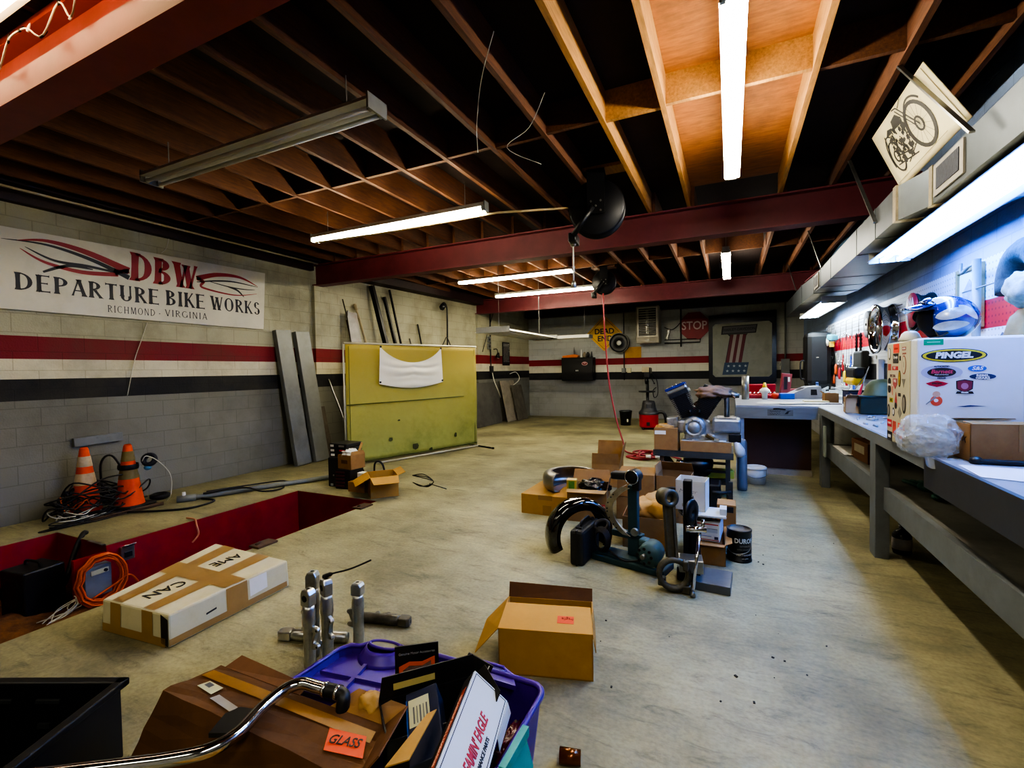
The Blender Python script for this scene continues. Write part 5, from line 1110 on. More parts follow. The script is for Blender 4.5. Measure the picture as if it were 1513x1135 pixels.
# ammo can, helmet, cartons further along the bench
OD = mat('olive_drab', '#1e2411', .5, metal=.2, var=.2, scale=6, bump=.05); OH = mat('olive_helmet', '#4d4f27', .6, var=.2, scale=5, bump=.08)
t = thing('ammo_can', 'dark green steel ammunition can on the workbench left of the fridge', 'can', (1.42, 6.15, 1.0215), -4)
mb = MB(); mb.box((0, 0, .09), (.32, .17, .17), bev=.008); mb.build('can_body', OD, t); mb = MB(); mb.box((0, 0, .185), (.335, .185, .03), bev=.008); mb.build('lid', OD, t)
mb = MB(); mb.box((-.168, 0, .13), (.012, .06, .1)); mb.box((-.175, 0, .1), (.015, .04, .03)); mb.build('latch', BLKM, t); mb = MB(); mb.tube(smooth([(-.05, 0, .2), (-.05, 0, .215), (.05, 0, .215), (.05, 0, .2)]), .005, 6); mb.build('handle', BLKM, t)
t = thing('army_helmet', 'olive steel army helmet resting on the ammunition can', 'helmet', (1.47, 6.2, 1.223), 10)
mb = MB(); mb.lathe([(.165, .0), (.15, .012), (.138, .05), (.125, .1), (.1, .14), (.06, .165), (0, .172)], n=28)
for v in mb.bm.verts: v.co.x *= 1.12
mb.build('shell', OH, t, solid=.004); mb = MB(); mb.tube([(.183*math.cos(a*.35), .164*math.sin(a*.35), .001) for a in range(18)], .004, 6, close=True); mb.build('rim', OH, t)
t = thing('kraft_carton', 'pale kraft carton of papers beside the ammunition can', 'box', (1.24, 6.32, 1.0215), -6)
carton(t, .16, .26, .17, mat('kraft_pale', '#a98a60', .8, var=.15), flaps=(('y', 60, .07), ('X', 20, .05)))
mb = MB(); mb.box((0, 0, .15), (.12, .2, .06), (4, 3, 0)); mb.build('papers', WHITE, t)
mb = MB(); mb.box((-.083, -.0, .09), (.003, .12, .05)); mb.build('tape', mat('pale_tape', '#c9bfa5', .5), t)
t = thing('screwdriver', 'red-handled screwdriver standing tilted in the kraft carton', 'screwdriver', (1.3, 6.4, 1.15), 0)
mb = MB(); mb.cyl((0, 0, .02), (.06, .1, .18), .018, .012, 10); mb.cyl((-.02, -.01, .03), (.02, .02, .02), .03, n=8); mb.build('handle', mat('tool_red', '#b8222e', .3, var=.1), t); mb = MB(); mb.cyl((.06, .1, .18), (.16, .27, .38), .006, n=8); mb.build('blade', STEEL, t)
for (x, y, h, w_, d_, m, lb) in ((1.30, 8.0, .13, .17, .14, CARD, 'small brown carton at the corner of the cross bench'), (1.46, 7.1, .14, .12, .12, CARDD, 'small tan open box behind the kraft carton on the bench')):
    t = thing('small_carton', lb, 'box', (x, y, 1.0215), 5); carton(t, w_, d_, h, m, flaps=(('x', 50, .05),))
t = thing('navy_box', 'dark navy box between the small carton and the kraft carton', 'box', (1.5, 7.6, 1.0215), 8)
mb = MB(); mb.box((0, 0, .09), (.2, .22, .18), bev=.006); mb.build('body', mat('navy_box_paint', '#182347', .4, var=.15), t); mb = MB(); mb.box((0, 0, .187), (.21, .23, .016)); mb.build('lid', BLK, t)
mb = MB(); random.seed(17)
for i in range(26):
    x, y = 1.2+random.uniform(-.12, .25), 5.2+random.uniform(-.6, .5); a = random.uniform(0, 3.1)
    mb.cyl((x, y, 1.03), (x+.035*math.cos(a), y+.035*math.sin(a), 1.03+random.uniform(0, .02)), .008, .01, 8)
tag(mb.build('loose_hardware', mat('hardware', '#9a9c9c', .3, metal=.8, var=.5, scale=20)), 'scatter of bolts and small metal bits on the bench beside the fridge', 'hardware', kind='stuff')
mb = MB(); mb.b2((1.1, 7.55, 1.0215), (1.36, 7.72, 1.03)); mb.box((1.2, 7.75, 1.03), (.1, .04, .016)); tag(mb.build('dark_pliers', mat('plum_tool', '#3a2430', .5)), 'dark flat tools lying at the corner of the two benches', 'tools')
# on the cross bench
mb = MB(); 
for i in range(5): mb.box((.62+.08*i, 7.62+.05*(i % 3), 1.0225+.003*i), (.55, .34, .0025), (0, 0, -8+9*i))
tag(mb.build('paper_stack', WHITE), 'untidy white papers spread along the front of the cross bench', 'papers')
mb = MB(); mb.b2((.95, 7.75, 1.0215), (1.25, 7.95, 1.05)); tag(mb.build('cream_pad', mat('cream_pad', '#c9bd8d', .7)), 'cream paper pad at the right end of the cross bench papers', 'pad')
mb = MB(); mb.cyl((.22, 8.5, 1.02), (.22, 8.5, 1.4), .055, n=18); tag(mb.build('steel_post', STEEL), 'upright bright steel tube on the left end of the cross bench', 'tube')
t = thing('socket_case', 'open red plastic socket case on the cross bench', 'case', (.45, 8.9, 1.0215), 5)
RDC = mat('case_red', '#a01f28', .45, var=.15)
mb = MB(); mb.box((0, 0, .03), (.52, .3, .06), bev=.01); mb.build('tray', RDC, t); mb = MB(); mb.box((0, .16, .13), (.52, .04, .2), (12, 0, 0), bev=.01); mb.build('lid', RDC, t)
for i in range(8):
    mb = MB(); mb.cyl((-.21+.06*i, -.02, .06), (-.21+.06*i, -.02, .1), .02, n=8); mb.build('socket', CHROME, t)
t = thing('glue_bottle', 'white squeeze bottle with a yellow nozzle in front of the red socket case', 'bottle', (.5, 8.55, 1.0215))
mb = MB(); mb.lathe([(0, 0), (.04, 0), (.042, .09), (.08, .12), (.075, .15), (.03, .19), (0, .19)], n=14); mb.build('bottle', WHITE, t); mb = MB(); mb.lathe([(.035, .19), (.03, .22), (.015, .27), (0, .27)], n=12); mb.build('nozzle', flat('nozzle_yellow', '#d5b81f'), t)
t = thing('red_tool_box', 'tall dull red metal box standing open behind the grey machine', 'box', (.86, 9.3, 1.0215), 8)
mb = MB(); mb.box((0, 0, .2), (.15, .1, .4), (0, 6, 0), bev=.006); mb.build('case', mat('dull_red_box', '#7c3238', .5, var=.2), t); mb = MB(); mb.box((-.01, -.055, .24), (.05, .008, .22)); mb.build('slot', BLK, t); mb = MB(); mb.box((.04, -.058, .3), (.03, .008, .08)); mb.build('label', WHITE, t)
mb = MB(); mb.cyl((.66, 8.7, 1.0215), (.66, 8.7, 1.11), .05, n=14); tag(mb.build('orange_cup', mat('orange_red', '#d43f22', .5)), 'orange-red tub left of the blue box on the cross bench', 'tub')
mb = MB(); mb.box((.82, 8.7, 1.067), (.2, .16, .09), (0, 0, 6), bev=.008); tag(mb.build('blue_box', mat('bright_blue', '#1d57c4', .5, var=.2)), 'small bright blue box beside the orange-red tub', 'box')
t = thing('grey_machine', 'grey desktop machine with a sloped face on the cross bench', 'machine', (1.08, 8.9, 1.0215), 8)
mb = MB(); mb.prism([(-.24, 0), (.24, 0), (.2, .2), (.02, .19), (-.24, .06)], .3, Matrix.Translation((0, .15, 0))@FB, z0=0); mb.build('body', mat('machine_grey', '#8d8f92', .45, var=.12), t); mb = MB(); mb.prism([(.06, .06), (.15, .06), (.14, .15), (.06, .15)], .004, Matrix.Translation((0, -.152, 0))@FB); mb.build('opening', BLK, t); mb = MB(); mb.box((-.1, 0, .125), (.2, .2, .01), (0, -30, 0)); mb.build('keys', BLK, t)
mb = MB(); mb.tube(smooth([(1.3, 8.6, 1.05), (1.36, 8.5, 1.12), (1.44, 8.55, 1.04), (1.36, 8.7, 1.03)]), .02, 8); tag(mb.build('pink_hose', mat('pink_hose', '#a8505a', .5)), 'pinkish hose loop right of the grey machine', 'hose')
mb = MB(); random.seed(23)
for i in range(30): 
    a = random.uniform(0, 3.1); x, y, z = 1.5+random.uniform(-.14, .14), 8.9+random.uniform(-.25, .25), 1.06+random.uniform(0, .16); mb.box((x, y, z), (.14, .012, .02), (random.uniform(-30, 30), random.uniform(-30, 30), math.degrees(a)))
mb.b2((1.34, 8.6, 1.0215), (1.68, 9.2, 1.07))
tag(mb.build('white_clips', mat('white_clips', '#c3cbcc', .5, var=.2)), 'jumble of white plastic clips in a tray under the hanging tools', 'clips', kind='stuff')
t = thing('blue_bottle', 'small blue bottle under the dark tank below the hanging tools', 'bottle', (1.38, 9.7, 1.0215))
mb = MB(); mb.lathe([(0, 0), (.05, 0), (.05, .1), (.02, .14), (.02, .2), (0, .2)], n=14); mb.build('bottle', mat('blue_bottle', '#1f4f9a', .4), t); mb = MB(); mb.cyl((0, 0, .2), (0, 0, .24), .022, n=10); mb.build('cap', mat('blue_cap', '#1a3f7a', .4), t)
t = thing('dark_tank', 'dark rounded plastic tank standing at the back end of the bench by the tools', 'tank', (1.50, 10.55, 1.0215), 0)
mb = MB(); mb.box((0, 0, .66), (.42, .5, 1.0), bev=.09); mb.box((0, 0, .1), (.36, .42, .2), bev=.02); mb.build('shell', mat('dark_tank_plastic', '#07090b', .5, var=.2), t)
mb = MB(); mb.tube(smooth([(-.22, -.1, .62), (-.28, -.1, .6), (-.28, -.1, .3), (-.22, -.1, .28)]), .014, 6); mb.build('handle', BLK, t)
mb = MB(); mb.box((-.2, -.2, .08), (.4, .25, .06), (0, 0, 0), bev=.01); o = mb.build('tray', mat('dull_red_box', '#7c3238', .5), None); o.location = (1.3, 10.2, 1.0215); tag(o, 'dull red tray at the foot of the dark tank', 'tray')
# ================================================================ right wall: pegboard and what hangs there
def peg_mat():
    m = bpy.data.materials.new('pegboard'); m.use_nodes = True; nt = m.node_tree; N = nt.nodes; L = nt.links; b = N['Principled BSDF']; b.inputs['Roughness'].default_value = .5
    g = N.new('ShaderNodeNewGeometry'); sp = N.new('ShaderNodeSeparateXYZ'); L.new(g.outputs['Position'], sp.inputs[0])
    dv = N.new('ShaderNodeMath'); dv.operation = 'DIVIDE'; dv.inputs[1].default_value = 4; L.new(sp.outputs['Z'], dv.inputs[0])
    r = N.new('ShaderNodeValToRGB'); r.color_ramp.interpolation = 'CONSTANT'; E_ = r.color_ramp.elements
    E_[0].color = (*lin('#b4bac2'), 1); E_[1].position = 1.34/4; E_[1].color = (*lin('#2b2d33'), 1)
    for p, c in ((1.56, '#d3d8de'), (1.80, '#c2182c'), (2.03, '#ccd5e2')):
        e = E_.new(p/4); e.color = (*lin(c), 1)
    L.new(dv.outputs[0], r.inputs['Fac'])
    cb = N.new('ShaderNodeCombineXYZ'); L.new(sp.outputs['Y'], cb.inputs[0]); L.new(sp.outputs['Z'], cb.inputs[1])
    vo = N.new('ShaderNodeTexVoronoi'); vo.inputs['Scale'].default_value = 20; vo.inputs['Randomness'].default_value = 0; L.new(cb.outputs[0], vo.inputs['Vector'])
    cr = N.new('ShaderNodeValToRGB'); cr.color_ramp.elements[0].position = .14; cr.color_ramp.elements[0].color = (.25, .25, .28, 1); cr.color_ramp.elements[1].position = .2; L.new(vo.outputs['Distance'], cr.inputs['Fac'])
    ml = N.new('ShaderNodeMix'); ml.data_type = 'RGBA'; ml.blend_type = 'MULTIPLY'; ml.inputs['Factor'].default_value = .8; L.new(r.outputs['Color'], ml.inputs['A']); L.new(cr.outputs['Color'], ml.inputs['B']); L.new(ml.outputs['Result'], b.inputs['Base Color'])
    return m
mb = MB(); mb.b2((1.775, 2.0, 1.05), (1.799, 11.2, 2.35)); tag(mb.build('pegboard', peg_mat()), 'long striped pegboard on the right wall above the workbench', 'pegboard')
def rim(label, y, z, r_, x0, rot=0, w=.1, m=CHROME, spokes=True):
    t = thing('wheel_rim', label, 'wheel', (x0, y, z), 0)
    mb = MB(); mb.lathe([(r_*.86, -w/2), (r_, -w/2-.012), (r_, -w/2+.012), (r_*.9, -w*.2), (r_*.88, 0), (r_*.9, w*.2), (r_, w/2-.012), (r_, w/2+.012), (r_*.86, w/2), (r_*.83, 0)], n=40, axis=(1, 0, 0), close=True); mb.build('rim', m, t)
    mb = MB()
    if spokes:
        for i in range(12): 
            a = 2*PI*i/12; mb.cyl((.03*(-1)**i, .05*math.cos(a+.5), .05*math.sin(a+.5)), (0, r_*.86*math.cos(a), r_*.86*math.sin(a)), .004, n=6)
        mb.lathe([(0, -.06), (.04, -.06), (.055, -.05), (.03, -.02), (.03, .02), (.055, .05), (.04, .06), (0, .06)], n=16, axis=(1, 0, 0)); mb.build('hub_and_spokes', STEEL, t)
    return t
rim('chromed wheel rim hung on the pegboard left of the fridge', 7.05, 1.98, .30, 1.68, w=.16)
t = rim('dark wheel with a red number plate half hidden behind the blue helmet', 5.85, 2.05, .19, 1.70, w=.12, m=DKG)
mb = MB(); mb.lathe([(0, 0), (.17, 0), (.17, .01), (0, .012)], (-.075, 0, .03), 28, (-1, 0, 0)); mb.build('number_plate', mat('plate_red', '#a3232f', .4, var=.1), t)
text('lettering', 'NA', .12, flat('plate_white', '#d8c8c8'), Matrix(((0,0,-1,-.09),(-1,0,0,0),(0,1,0,.1),(0,0,0,1))), t, off=.004)
t = thing('grinding_disc', 'grey abrasive disc hung on the pegboard left of the chromed rim', 'disc', (1.70, 7.85, 2.10))
mb = MB(); mb.lathe([(.03, -.012), (.185, -.012), (.185, .012), (.03, .012)], n=36, axis=(1, 0, 0), close=True); mb.build('disc', mat('abrasive_grey', '#84868c', .8, var=.1), t); mb = MB(); mb.lathe([(.02, 0), (.085, 0), (.085, .004), (.02, .004)], (-.013, 0, 0), 28, (-1, 0, 0), close=True); mb.build('paper_label', WHITE, t); mb = MB(); mb.cyl((-.03, 0, 0), (.06, 0, 0), .018, n=10); mb.build('arbor', BLK, t)
mb = MB(); mb.b2((1.55, 8.0, 1.92), (1.77, 8.12, 2.28), bev=.01); 
t = thing('wire_rack', 'thin wire rack with hooks fixed along the top of the pegboard', 'rack', (1.74, 0, 0)); mb.bm.clear(); mb = MB()
for z in (2.22, 2.13): mb.tube([(0, 6.6, z), (-.02, 11.0, z)], .006, 6)
mb.build('rail', STEEL, t)
for i in range(9):
    mb = MB(); y = 7.6+.42*i; mb.tube([(.03, y, 2.3), (-.02, y, 2.28), (-.02, y, 1.95)], .006, 6); mb.build('hook', STEEL, t)
# hand tools on hooks
random.seed(44)
def tool(kind, y, z, L_, label, m=None, hm=None):
    x = 1.763-random.uniform(0, .02); t = thing({'w': 'wrench', 's': 'screwdriver', 'p': 'pliers', 'h': 'hex_driver', 'b': 'drill_bit'}[kind], label, 'tool', (x, y, z), 0, 'tools hung on the pegboard')
    if kind == 'w':
        mb = MB(); mb.box((0, 0, -L_/2), (.008, .024, L_*.9)); mb.build('shaft', CHROME, t)
        for s in (0, -L_):
            mb = MB(); mb.lathe([(.016, -.007), (.034, -.007), (.034, .007), (.016, .007)], (0, 0, s), 14, (1, 0, 0), close=True); mb.build('ring_end', CHROME, t)
    elif kind in 'sh':
        mb = MB(); mb.cyl((0, 0, 0), (0, 0, -L_*.55), .008, n=8); mb.build('blade', STEEL, t); mb = MB(); mb.lathe([(0, -L_*.5), (.014, -L_*.52), (.024, -L_*.62), (.024, -L_*.92), (.018, -L_), (0, -L_)], n=12); mb.build('handle', hm or RDC, t)
    elif kind == 'p':
        for s in (-1, 1):
            mb = MB(); mb.tube(smooth([(0, s*.008, 0), (0, s*.02, -L_*.2), (0, -s*.012, -L_*.36), (0, s*.04, -L_*.6), (0, s*.035, -L_)]), .011, 6); mb.build('handle', hm or BLK, t)
        mb = MB(); mb.box((0, 0, -L_*.12), (.018, .05, L_*.28), bev=.006); mb.build('jaw', STEEL, t)
    else:
        mb = MB(); mb.lathe([(0, 0), (.012, -.02)]+[(.022 if i % 2 else .014, -.03-L_*.8*i/12) for i in range(12)]+[(.013, -L_*.85), (.013, -L_), (0, -L_)], n=10); mb.build('bit', hm or BLKM, t)
OT = mat('tool_orange', '#d4561c', .4); YT = mat('tool_yellow', '#c9b02a', .4)
rows = [('w', 10.9, 2.05, .35), ('w', 10.75, 2.02, .3), ('p', 10.6, 2.08, .25), ('w', 10.45, 2.0, .32), ('s', 10.3, 1.78, .4), ('w', 10.12, 2.04, .42), ('s', 10.0, 1.72, .42), ('w', 9.86, 2.05, .45), ('p', 9.72, 1.75, .3), ('w', 9.6, 2.08, .5), ('s', 9.5, 1.66, .4), ('w', 9.38, 2.06, .52), ('w', 9.25, 2.03, .5), ('p', 9.12, 1.72, .34), ('w', 9.0, 2.0, .48), ('s', 8.9, 1.6, .36), ('b', 8.78, 2.05, .4), ('b', 8.45, 2.04, .42), ('p', 8.66, 1.68, .36), ('w', 9.8, 1.5, .3), ('p', 9.45, 1.48, .32), ('w', 9.2, 1.44, .3), ('p', 8.85, 1.42, .34), ('s', 10.5, 1.55, .35)]
adj = {'w': 'chrome ring wrench', 's': 'screwdriver', 'p': 'pliers', 'b': 'spiral drill bit'}
cnt = {}
for k, y, z, L_ in rows:
    hm = None; nm = adj[k]
    if k == 's': hm = [OT, RDC, YT, BLK][cnt.get(k, 0) % 4]; nm = ['orange-handled ', 'red-handled ', 'yellow-handled ', 'black-handled '][cnt.get(k, 0) % 4]+nm
    if k == 'p': hm = [BLK, RDC, BU][cnt.get(k, 0) % 3]; nm = ['black-handled ', 'red-handled ', 'blue-handled '][cnt.get(k, 0) % 3]+nm
    cnt[k] = cnt.get(k, 0)+1
    ordn = ['first', 'second', 'third', 'fourth', 'fifth', 'sixth', 'seventh', 'eighth', 'ninth', 'tenth', 'eleventh', 'twelfth']
    same = [r for r in rows if r[0] == k]; idx = sorted([r[1] for r in same]).index(y)
    tool(k, y, z, L_, f'{nm} hung on the pegboard, {ordn[idx]} {adj[k].split()[-1]} from the chromed rim', hm=hm)
t = thing('sanding_disc', 'pale round pad hanging beside the dark tank', 'disc', (1.62, 10.2, 1.98)); mb = MB(); mb.lathe([(0, 0), (.075, 0), (.075, .02), (0, .02)], n=20, axis=(-1, .0, 0)); mb.build('pad', WHITE, t); mb = MB(); mb.cyl((0, 0, 0), (.14, 0, 0), .01, n=6); mb.build('stem', STEEL, t)
mb = MB(); 
for i in range(4): mb.tube([(1.76, 10.35+.08*i, 1.72-.06*i), (1.45, 10.3+.08*i, 1.7-.06*i)], .008, 6)
tag(mb.build('peg_hooks', STEEL), 'bunch of long steel peg hooks sticking out beside the dark tank', 'hooks')
mb = MB(); mb.box((1.66, 10.05, 2.05), (.12, .16, .1), (10, 0, 20), bev=.02); tag(mb.build('teal_spool', mat('teal', '#3f8f9a', .5)), 'teal tool on the highest peg hook above the dark tank', 'tool')
mb = MB(); mb.box((1.66, 10.1, 1.93), (.07, .07, .1), bev=.01); tag(mb.build('yellow_tag', YT), 'yellow tag hanging under the teal tool', 'tag')
t = thing('tool_pouch', 'black and yellow tool pouch hung on the pegboard left of the white post', 'pouch', (1.66, 8.2, 1.28))
mb = MB(); mb.box((.04, 0, .30), (.1, .5, .34), bev=.03); mb.build('back', mat('dark_bag', '#1e211c', .7, var=.3), t); mb = MB(); mb.box((-.02, 0, .16), (.16, .55, .16), bev=.04); mb.build('pocket', BLK, t); mb = MB(); mb.box((-.04, 0, .04), (.14, .5, .12), bev=.05); mb.build('yellow_base', mat('bag_yellow', '#cfae12', .5, var=.1), t)
mb = MB(); mb.cyl((1.62, 7.5, 1.45), (1.6, 8.3, 1.10), .006, n=6); tag(mb.build('thin_rod', STEEL), 'thin rod slanting in front of the tool pouch', 'rod')
mb = MB(); mb.b2((1.71, 7.38, 1.02), (1.77, 7.46, 1.62)); mb.tube([(1.7, 7.42, 1.62), (1.7, 7.42, 1.66), (1.7, 7.75, 1.68)], .008, 6); tag(mb.build('white_post', WHITE), 'white post standing between the tool pouch and the chromed rim', 'post')
t = thing('picture_frame', 'wooden picture frame with a blue print hung behind the blue helmet', 'picture', (1.755, 5.02, 2.08))
mb = MB(); 
for s in (-1, 1): mb.box((0, s*.20, 0), (.03, .035, .5)); mb.box((0, 0, s*.232), (.03, .37, .035))
mb.build('frame', mat('oak_frame', '#a0764a', .5, var=.2, stretch=(1, 1, 8)), t); mb = MB(); mb.box((.006, 0, 0), (.008, .37, .44)); mb.build('mount', WHITE, t); mb = MB(); mb.prism([(-.1, -.16), (.1, -.16), (.12, .06), (.0, .15), (-.12, .05)], .002, Matrix(((0,0,-1,.001),(-1,0,0,0),(0,1,0,0),(0,0,0,1)))); mb.build('print', mat('blue_print', '#7f9dbb', .6, var=.4, scale=14), t)
t = thing('grey_post', 'grey steel post with a hooked top on the bench right of the blue helmet', 'post', (1.66, 4.63, 1.0215))
mb = MB(); mb.cyl((0, 0, 0), (0, 0, 1.3), .026, n=12); mb.build('post', GREYP, t); mb = MB(); mb.tube(smooth([(0, 0, 1.26), (0, .12, 1.27), (0, .25, 1.24), (0, .27, 1.32)]), .012, 6); mb.build('hook', GREYP, t); mb = MB(); mb.cyl((-.01, -.6, 1.08), (-.01, .2, 1.08), .006, n=6); mb.build('cross_wire', STEEL, t)
mb = MB(); crumple_mb(mb, (1.63, 3.86, 1.46), (.13, .13, .42), 5.5, amp=.12, floor=1.0245); tag(mb.build('paper_sack', mat('kraft_sack', '#7d6238', .8, var=.2, scale=10, bump=.3)), 'tan paper sack standing on the bench behind the fridge at the picture edge', 'sack')
mb = MB(); crumple_mb(mb, (1.64, 3.86, 1.99), (.12, .12, .12), 7.5, amp=.2); tag(mb.build('foam_bundle', mat('speckled_foam', '#8f9c96', .8, var=.4, scale=25, bump=.3)), 'speckled white bundle on top of the tan paper sack', 'bundle')
mb = MB(); mb.tube([(1.66, 3.95+.19*math.cos(R(a)), 2.05+.19*math.sin(R(a))) for a in range(-15, 200, 12)], .085, 12); tag(mb.build('tyre_piece', mat('grey_tread', '#343d43', .85, var=.4, scale=30, bump=.6)), 'curved piece of grey tyre resting above the speckled bundle', 'tyre')
mb = MB(); mb.prism([(-.05, -.01), (0, .03), (.04, .02), (.02, -.02), (-.01, -.035)], .001, Matrix(((0,0,-1,1.7738),(-1,0,0,4.55),(0,1,0,1.74),(0,0,0,1)))); tag(mb.build('bird_decal', flat('decal_dark', '#3a3f55')), 'small dark bird-like decal on the white stripe right of the grey post', 'decal')
# ================================================================ engine cart
t = thing('tool_cart', 'dark steel wheeled cart carrying the motorcycle engine', 'cart', (-.41, 6.2, 0))
mb = MB(); mb.b2((-.46, -.25, .47), (.44, .35, .545)); mb.build('cart_top', mat('cart_top_steel', '#4a4c4a', .5, metal=.5, var=.3), t)
for x, y in ((-.36, -.2), (.38, -.2), (-.36, .3), (.38, .3)):
    mb = MB(); mb.box((x, y, .27), (.05, .05, .42)); mb.build('leg', DKG if x > 0 else RUST, t)
    mb = MB(); mb.cyl((x-.015, y-.02, .045), (x+.015, y-.02, .045), .045, n=16); mb.build('caster', BLK, t)
mb = MB(); mb.b2((-.36, -.2, .16), (.4, .3, .19)); mb.build('lower_shelf', DKG, t)
mb = MB(); mb.box((0, -.22, .32), (.72, .02, .03)); mb.build('cross_bar', BLKM, t); mb = MB(); mb.box((.1, .3, .32), (.6, .02, .03)); mb.build('cross_bar', BLKM, t)
mb = MB(); bar(mb, (-.34, -.18, .46), (-.2, .1, .2), .03, .1); mb.build('brace', BLKM, t)
t = thing('lower_casting', 'black belly-shaped casting hanging under the cart top', 'part', (-.36, 6.1, .1905))
mb = MB(); mb.lathe([(0, 0), (.08, .02), (.15, .09), (.17, .18), (.17, .24), (0, .24)], n=18); mb.build('casting', BLKM, t); mb = MB(); mb.cyl((-.14, -.08, .2), (-.24, -.1, .22), .02, n=8); mb.build('pipe', CHROME, t)
mb = MB(); mb.box((-.12, 6.25, .245), (.3, .14, .1), (0, 0, 10), bev=.01); tag(mb.build('yellow_case', mat('lime_yellow', '#a8a83a', .5, var=.2)), 'lime yellow case on the lower shelf of the cart', 'case')
t = thing('black_toolbox', 'black box on the floor in front of the cart wheels', 'box', (-.32, 5.62, 0)); mb = MB(); mb.box((0, 0, .14), (.44, .3, .28), bev=.02); mb.build('case', BLK, t); mb = MB(); mb.tube([(.14, -.16, .2), (.24, -.16, .2), (.32, -.1, .2)], .018, 8); mb.build('handle', DKG, t)
mb = MB(); mb.cyl((-.06, 5.6, .02), (.05, 5.62, .02), .02, n=8); mb.b2((-.06, 5.5, .0), (.0, 5.72, .02)); mb.b2((-.02, 5.55, 0), (.02, 5.6, .3)); tag(mb.build('steel_bracket', DKG), 'grey steel bracket standing right of the black box by the cart wheel', 'bracket')
t = thing('label_carton', 'tan carton with a white label on the left end of the engine cart', 'box', (-.72, 6.1, .5455))
mb = MB(); mb.b2((-.14, -.14, 0), (.14, .14, .27), bev=.004); mb.build('carton', CARD, t); mb = MB(); mb.box((-.065, -.1415, .215), (.13, .002, .045)); mb.build('label', WHITE, t)
mb = MB(); random.seed(3); crumple_mb(mb, (-.02, 0, .275), (.1, .1, .03), 4.4, amp=.4); mb.build('packing_paper', mat('kraft_paper', '#b58b4c', .8, var=.2), t)
t = thing('flat_carton', 'flat brown carton on the cart with the engine standing on it', 'box', (-.27, 6.2, .5455))
mb = MB(); mb.b2((-.28, -.25, 0), (.28, .22, .125), bev=.004); mb.build('carton', CARD, t); mb = MB(); mb.b2((-.275, -.245, .1252), (.275, .215, .128)); mb.build('top_sheet', mat('grey_card_top', '#a8a294', .7, var=.15), t)
# engine
EN = thing('motorcycle_engine', 'big V-twin motorcycle engine with black cylinders on the cart', 'engine', (-.40, 6.12, .674))
mb = MB(); mb.lathe([(0, -.13), (.11, -.12), (.14, -.08), (.145, .1), (.12, .13), (0, .13)], (0, 0, .155), 28, (0, 1, 0)); mb.box((.06, 0, .04), (.34, .22, .08), bev=.02); mb.box((-.1, 0, .16), (.18, .2, .16), bev=.03); mb.build('crankcase', ALU, EN)
mb = MB(); mb.prism([(.02, -.1), (.3, -.14), (.34, -.07), (.1, .11)], .16, Matrix.Translation((0, .08, .16))@FB); mb.build('primary_arm', ALU, EN)
mb = MB(); mb.lathe([(0, .018), (.06, .018), (.064, .004), (.078, .004), (.082, .014), (.10, .014), (.108, .004), (.11, -.02)], (0, -.13, .155), 30, (0, -1, 0)); mb.build('timing_cover', mat('bright_aluminium', '#9b9d9d', .45, metal=.6, var=.2, scale=12, dirt='#5a5a55', dirt_amt=.5, dirt_scale=10), EN)
for i in range(7):
    mb = MB(); a = 2*PI*i/7; mb.cyl((.095*math.cos(a), -.138, .155+.095*math.sin(a)), (.095*math.cos(a), -.15, .155+.095*math.sin(a)), .008, n=6); mb.build('bolt', CHROME, EN)
FIN = mat('black_fins', '#0c0e15', .45, var=.3, scale=10)
for nm, ang, topm in (('left', -24, 'blue'), ('right', 26, 'rag')):
    q = Matrix.Rotation(R(ang), 3, 'Y'); c0 = Vector((0, 0, .155))
    mb = MB()
    for i in range(13):
        d = .155+.021*i; w = .185+.004*i; mb.box(c0+q@Vector((0, 0, d)), (w, .19, .009), q)
    mb.box(c0+q@Vector((0, 0, .28)), (.16, .16, .27), q); cyl_ = mb.build('cylinder', FIN, EN)
    mb = MB(); mb.box(c0+q@Vector((0, 0, .445)), (.235, .2, .06), q, bev=.008)
    for i in range(4): mb.box(c0+q@Vector((0, 0, .425+.014*i)), (.25, .21, .005), q)
    mb.build('cylinder_head', BLKM if topm == 'rag' else mat('dark_head', '#33363a', .35, metal=.5), EN)
    mb = MB(); mb.box(c0+q@Vector((0, 0, .498)), (.25, .2, .05), q, bev=.012); mb.build('rocker_box', mat('polished_box', '#b5b8bc', .2, metal=.9, var=.1) if topm == 'blue' else BLKM, EN)
    if topm == 'blue':
        mb = MB(); mb.box(c0+q@Vector((0, 0, .535)), (.26, .21, .035), q, bev=.014); mb.build('rocker_cover', mat('blue_anodised', '#152a86', .25, metal=.4, var=.2), EN)
        for i in range(4):
            mb = MB(); p = c0+q@Vector((-.09+.06*i, -.085, .548)); mb.cyl(p, p+q@Vector((0, 0, .014)), .009, n=6); mb.build('bolt', CHROME, EN)
        mb = MB(); p = c0+q@Vector((.105, -.06, .44)); mb.cyl(p, p+q@Vector((.04, 0, .0)), .022, n=10); mb.build('plug', mat('cream_plug', '#c9bf9a', .5), EN)
mb = MB(); mb.lathe([(0, 0), (.035, 0), (.035, .05), (.025, .06), (.025, .08), (0, .08)], (.02, .0, .40), 14, (.1, -.4, .3)); mb.build('intake', RUST, EN)
for i in range(4):
    mb = MB(); mb.cyl((.005, -.05, .31+.03*i), (.005, -.055, .327+.03*i), .022, n=12); mb.build('stacked_ring', [PK if False else mat('pink_ring', '#b07078', .5), WHITE][i % 2], EN)
mb = MB(); mb.box((-.25, .02, .2), (.14, .16, .14), (0, -8, 0), bev=.02); mb.box((-.22, .0, .11), (.2, .16, .06), bev=.015); mb.build('oil_pump_housing', ALU, EN)
for i in range(2):
    mb = MB(); mb.cyl((-.04+.1*i, -.12, .32), (-.045+.11*i, -.12, .37), .018, n=10); mb.build('lifter_block', BLKM, EN)
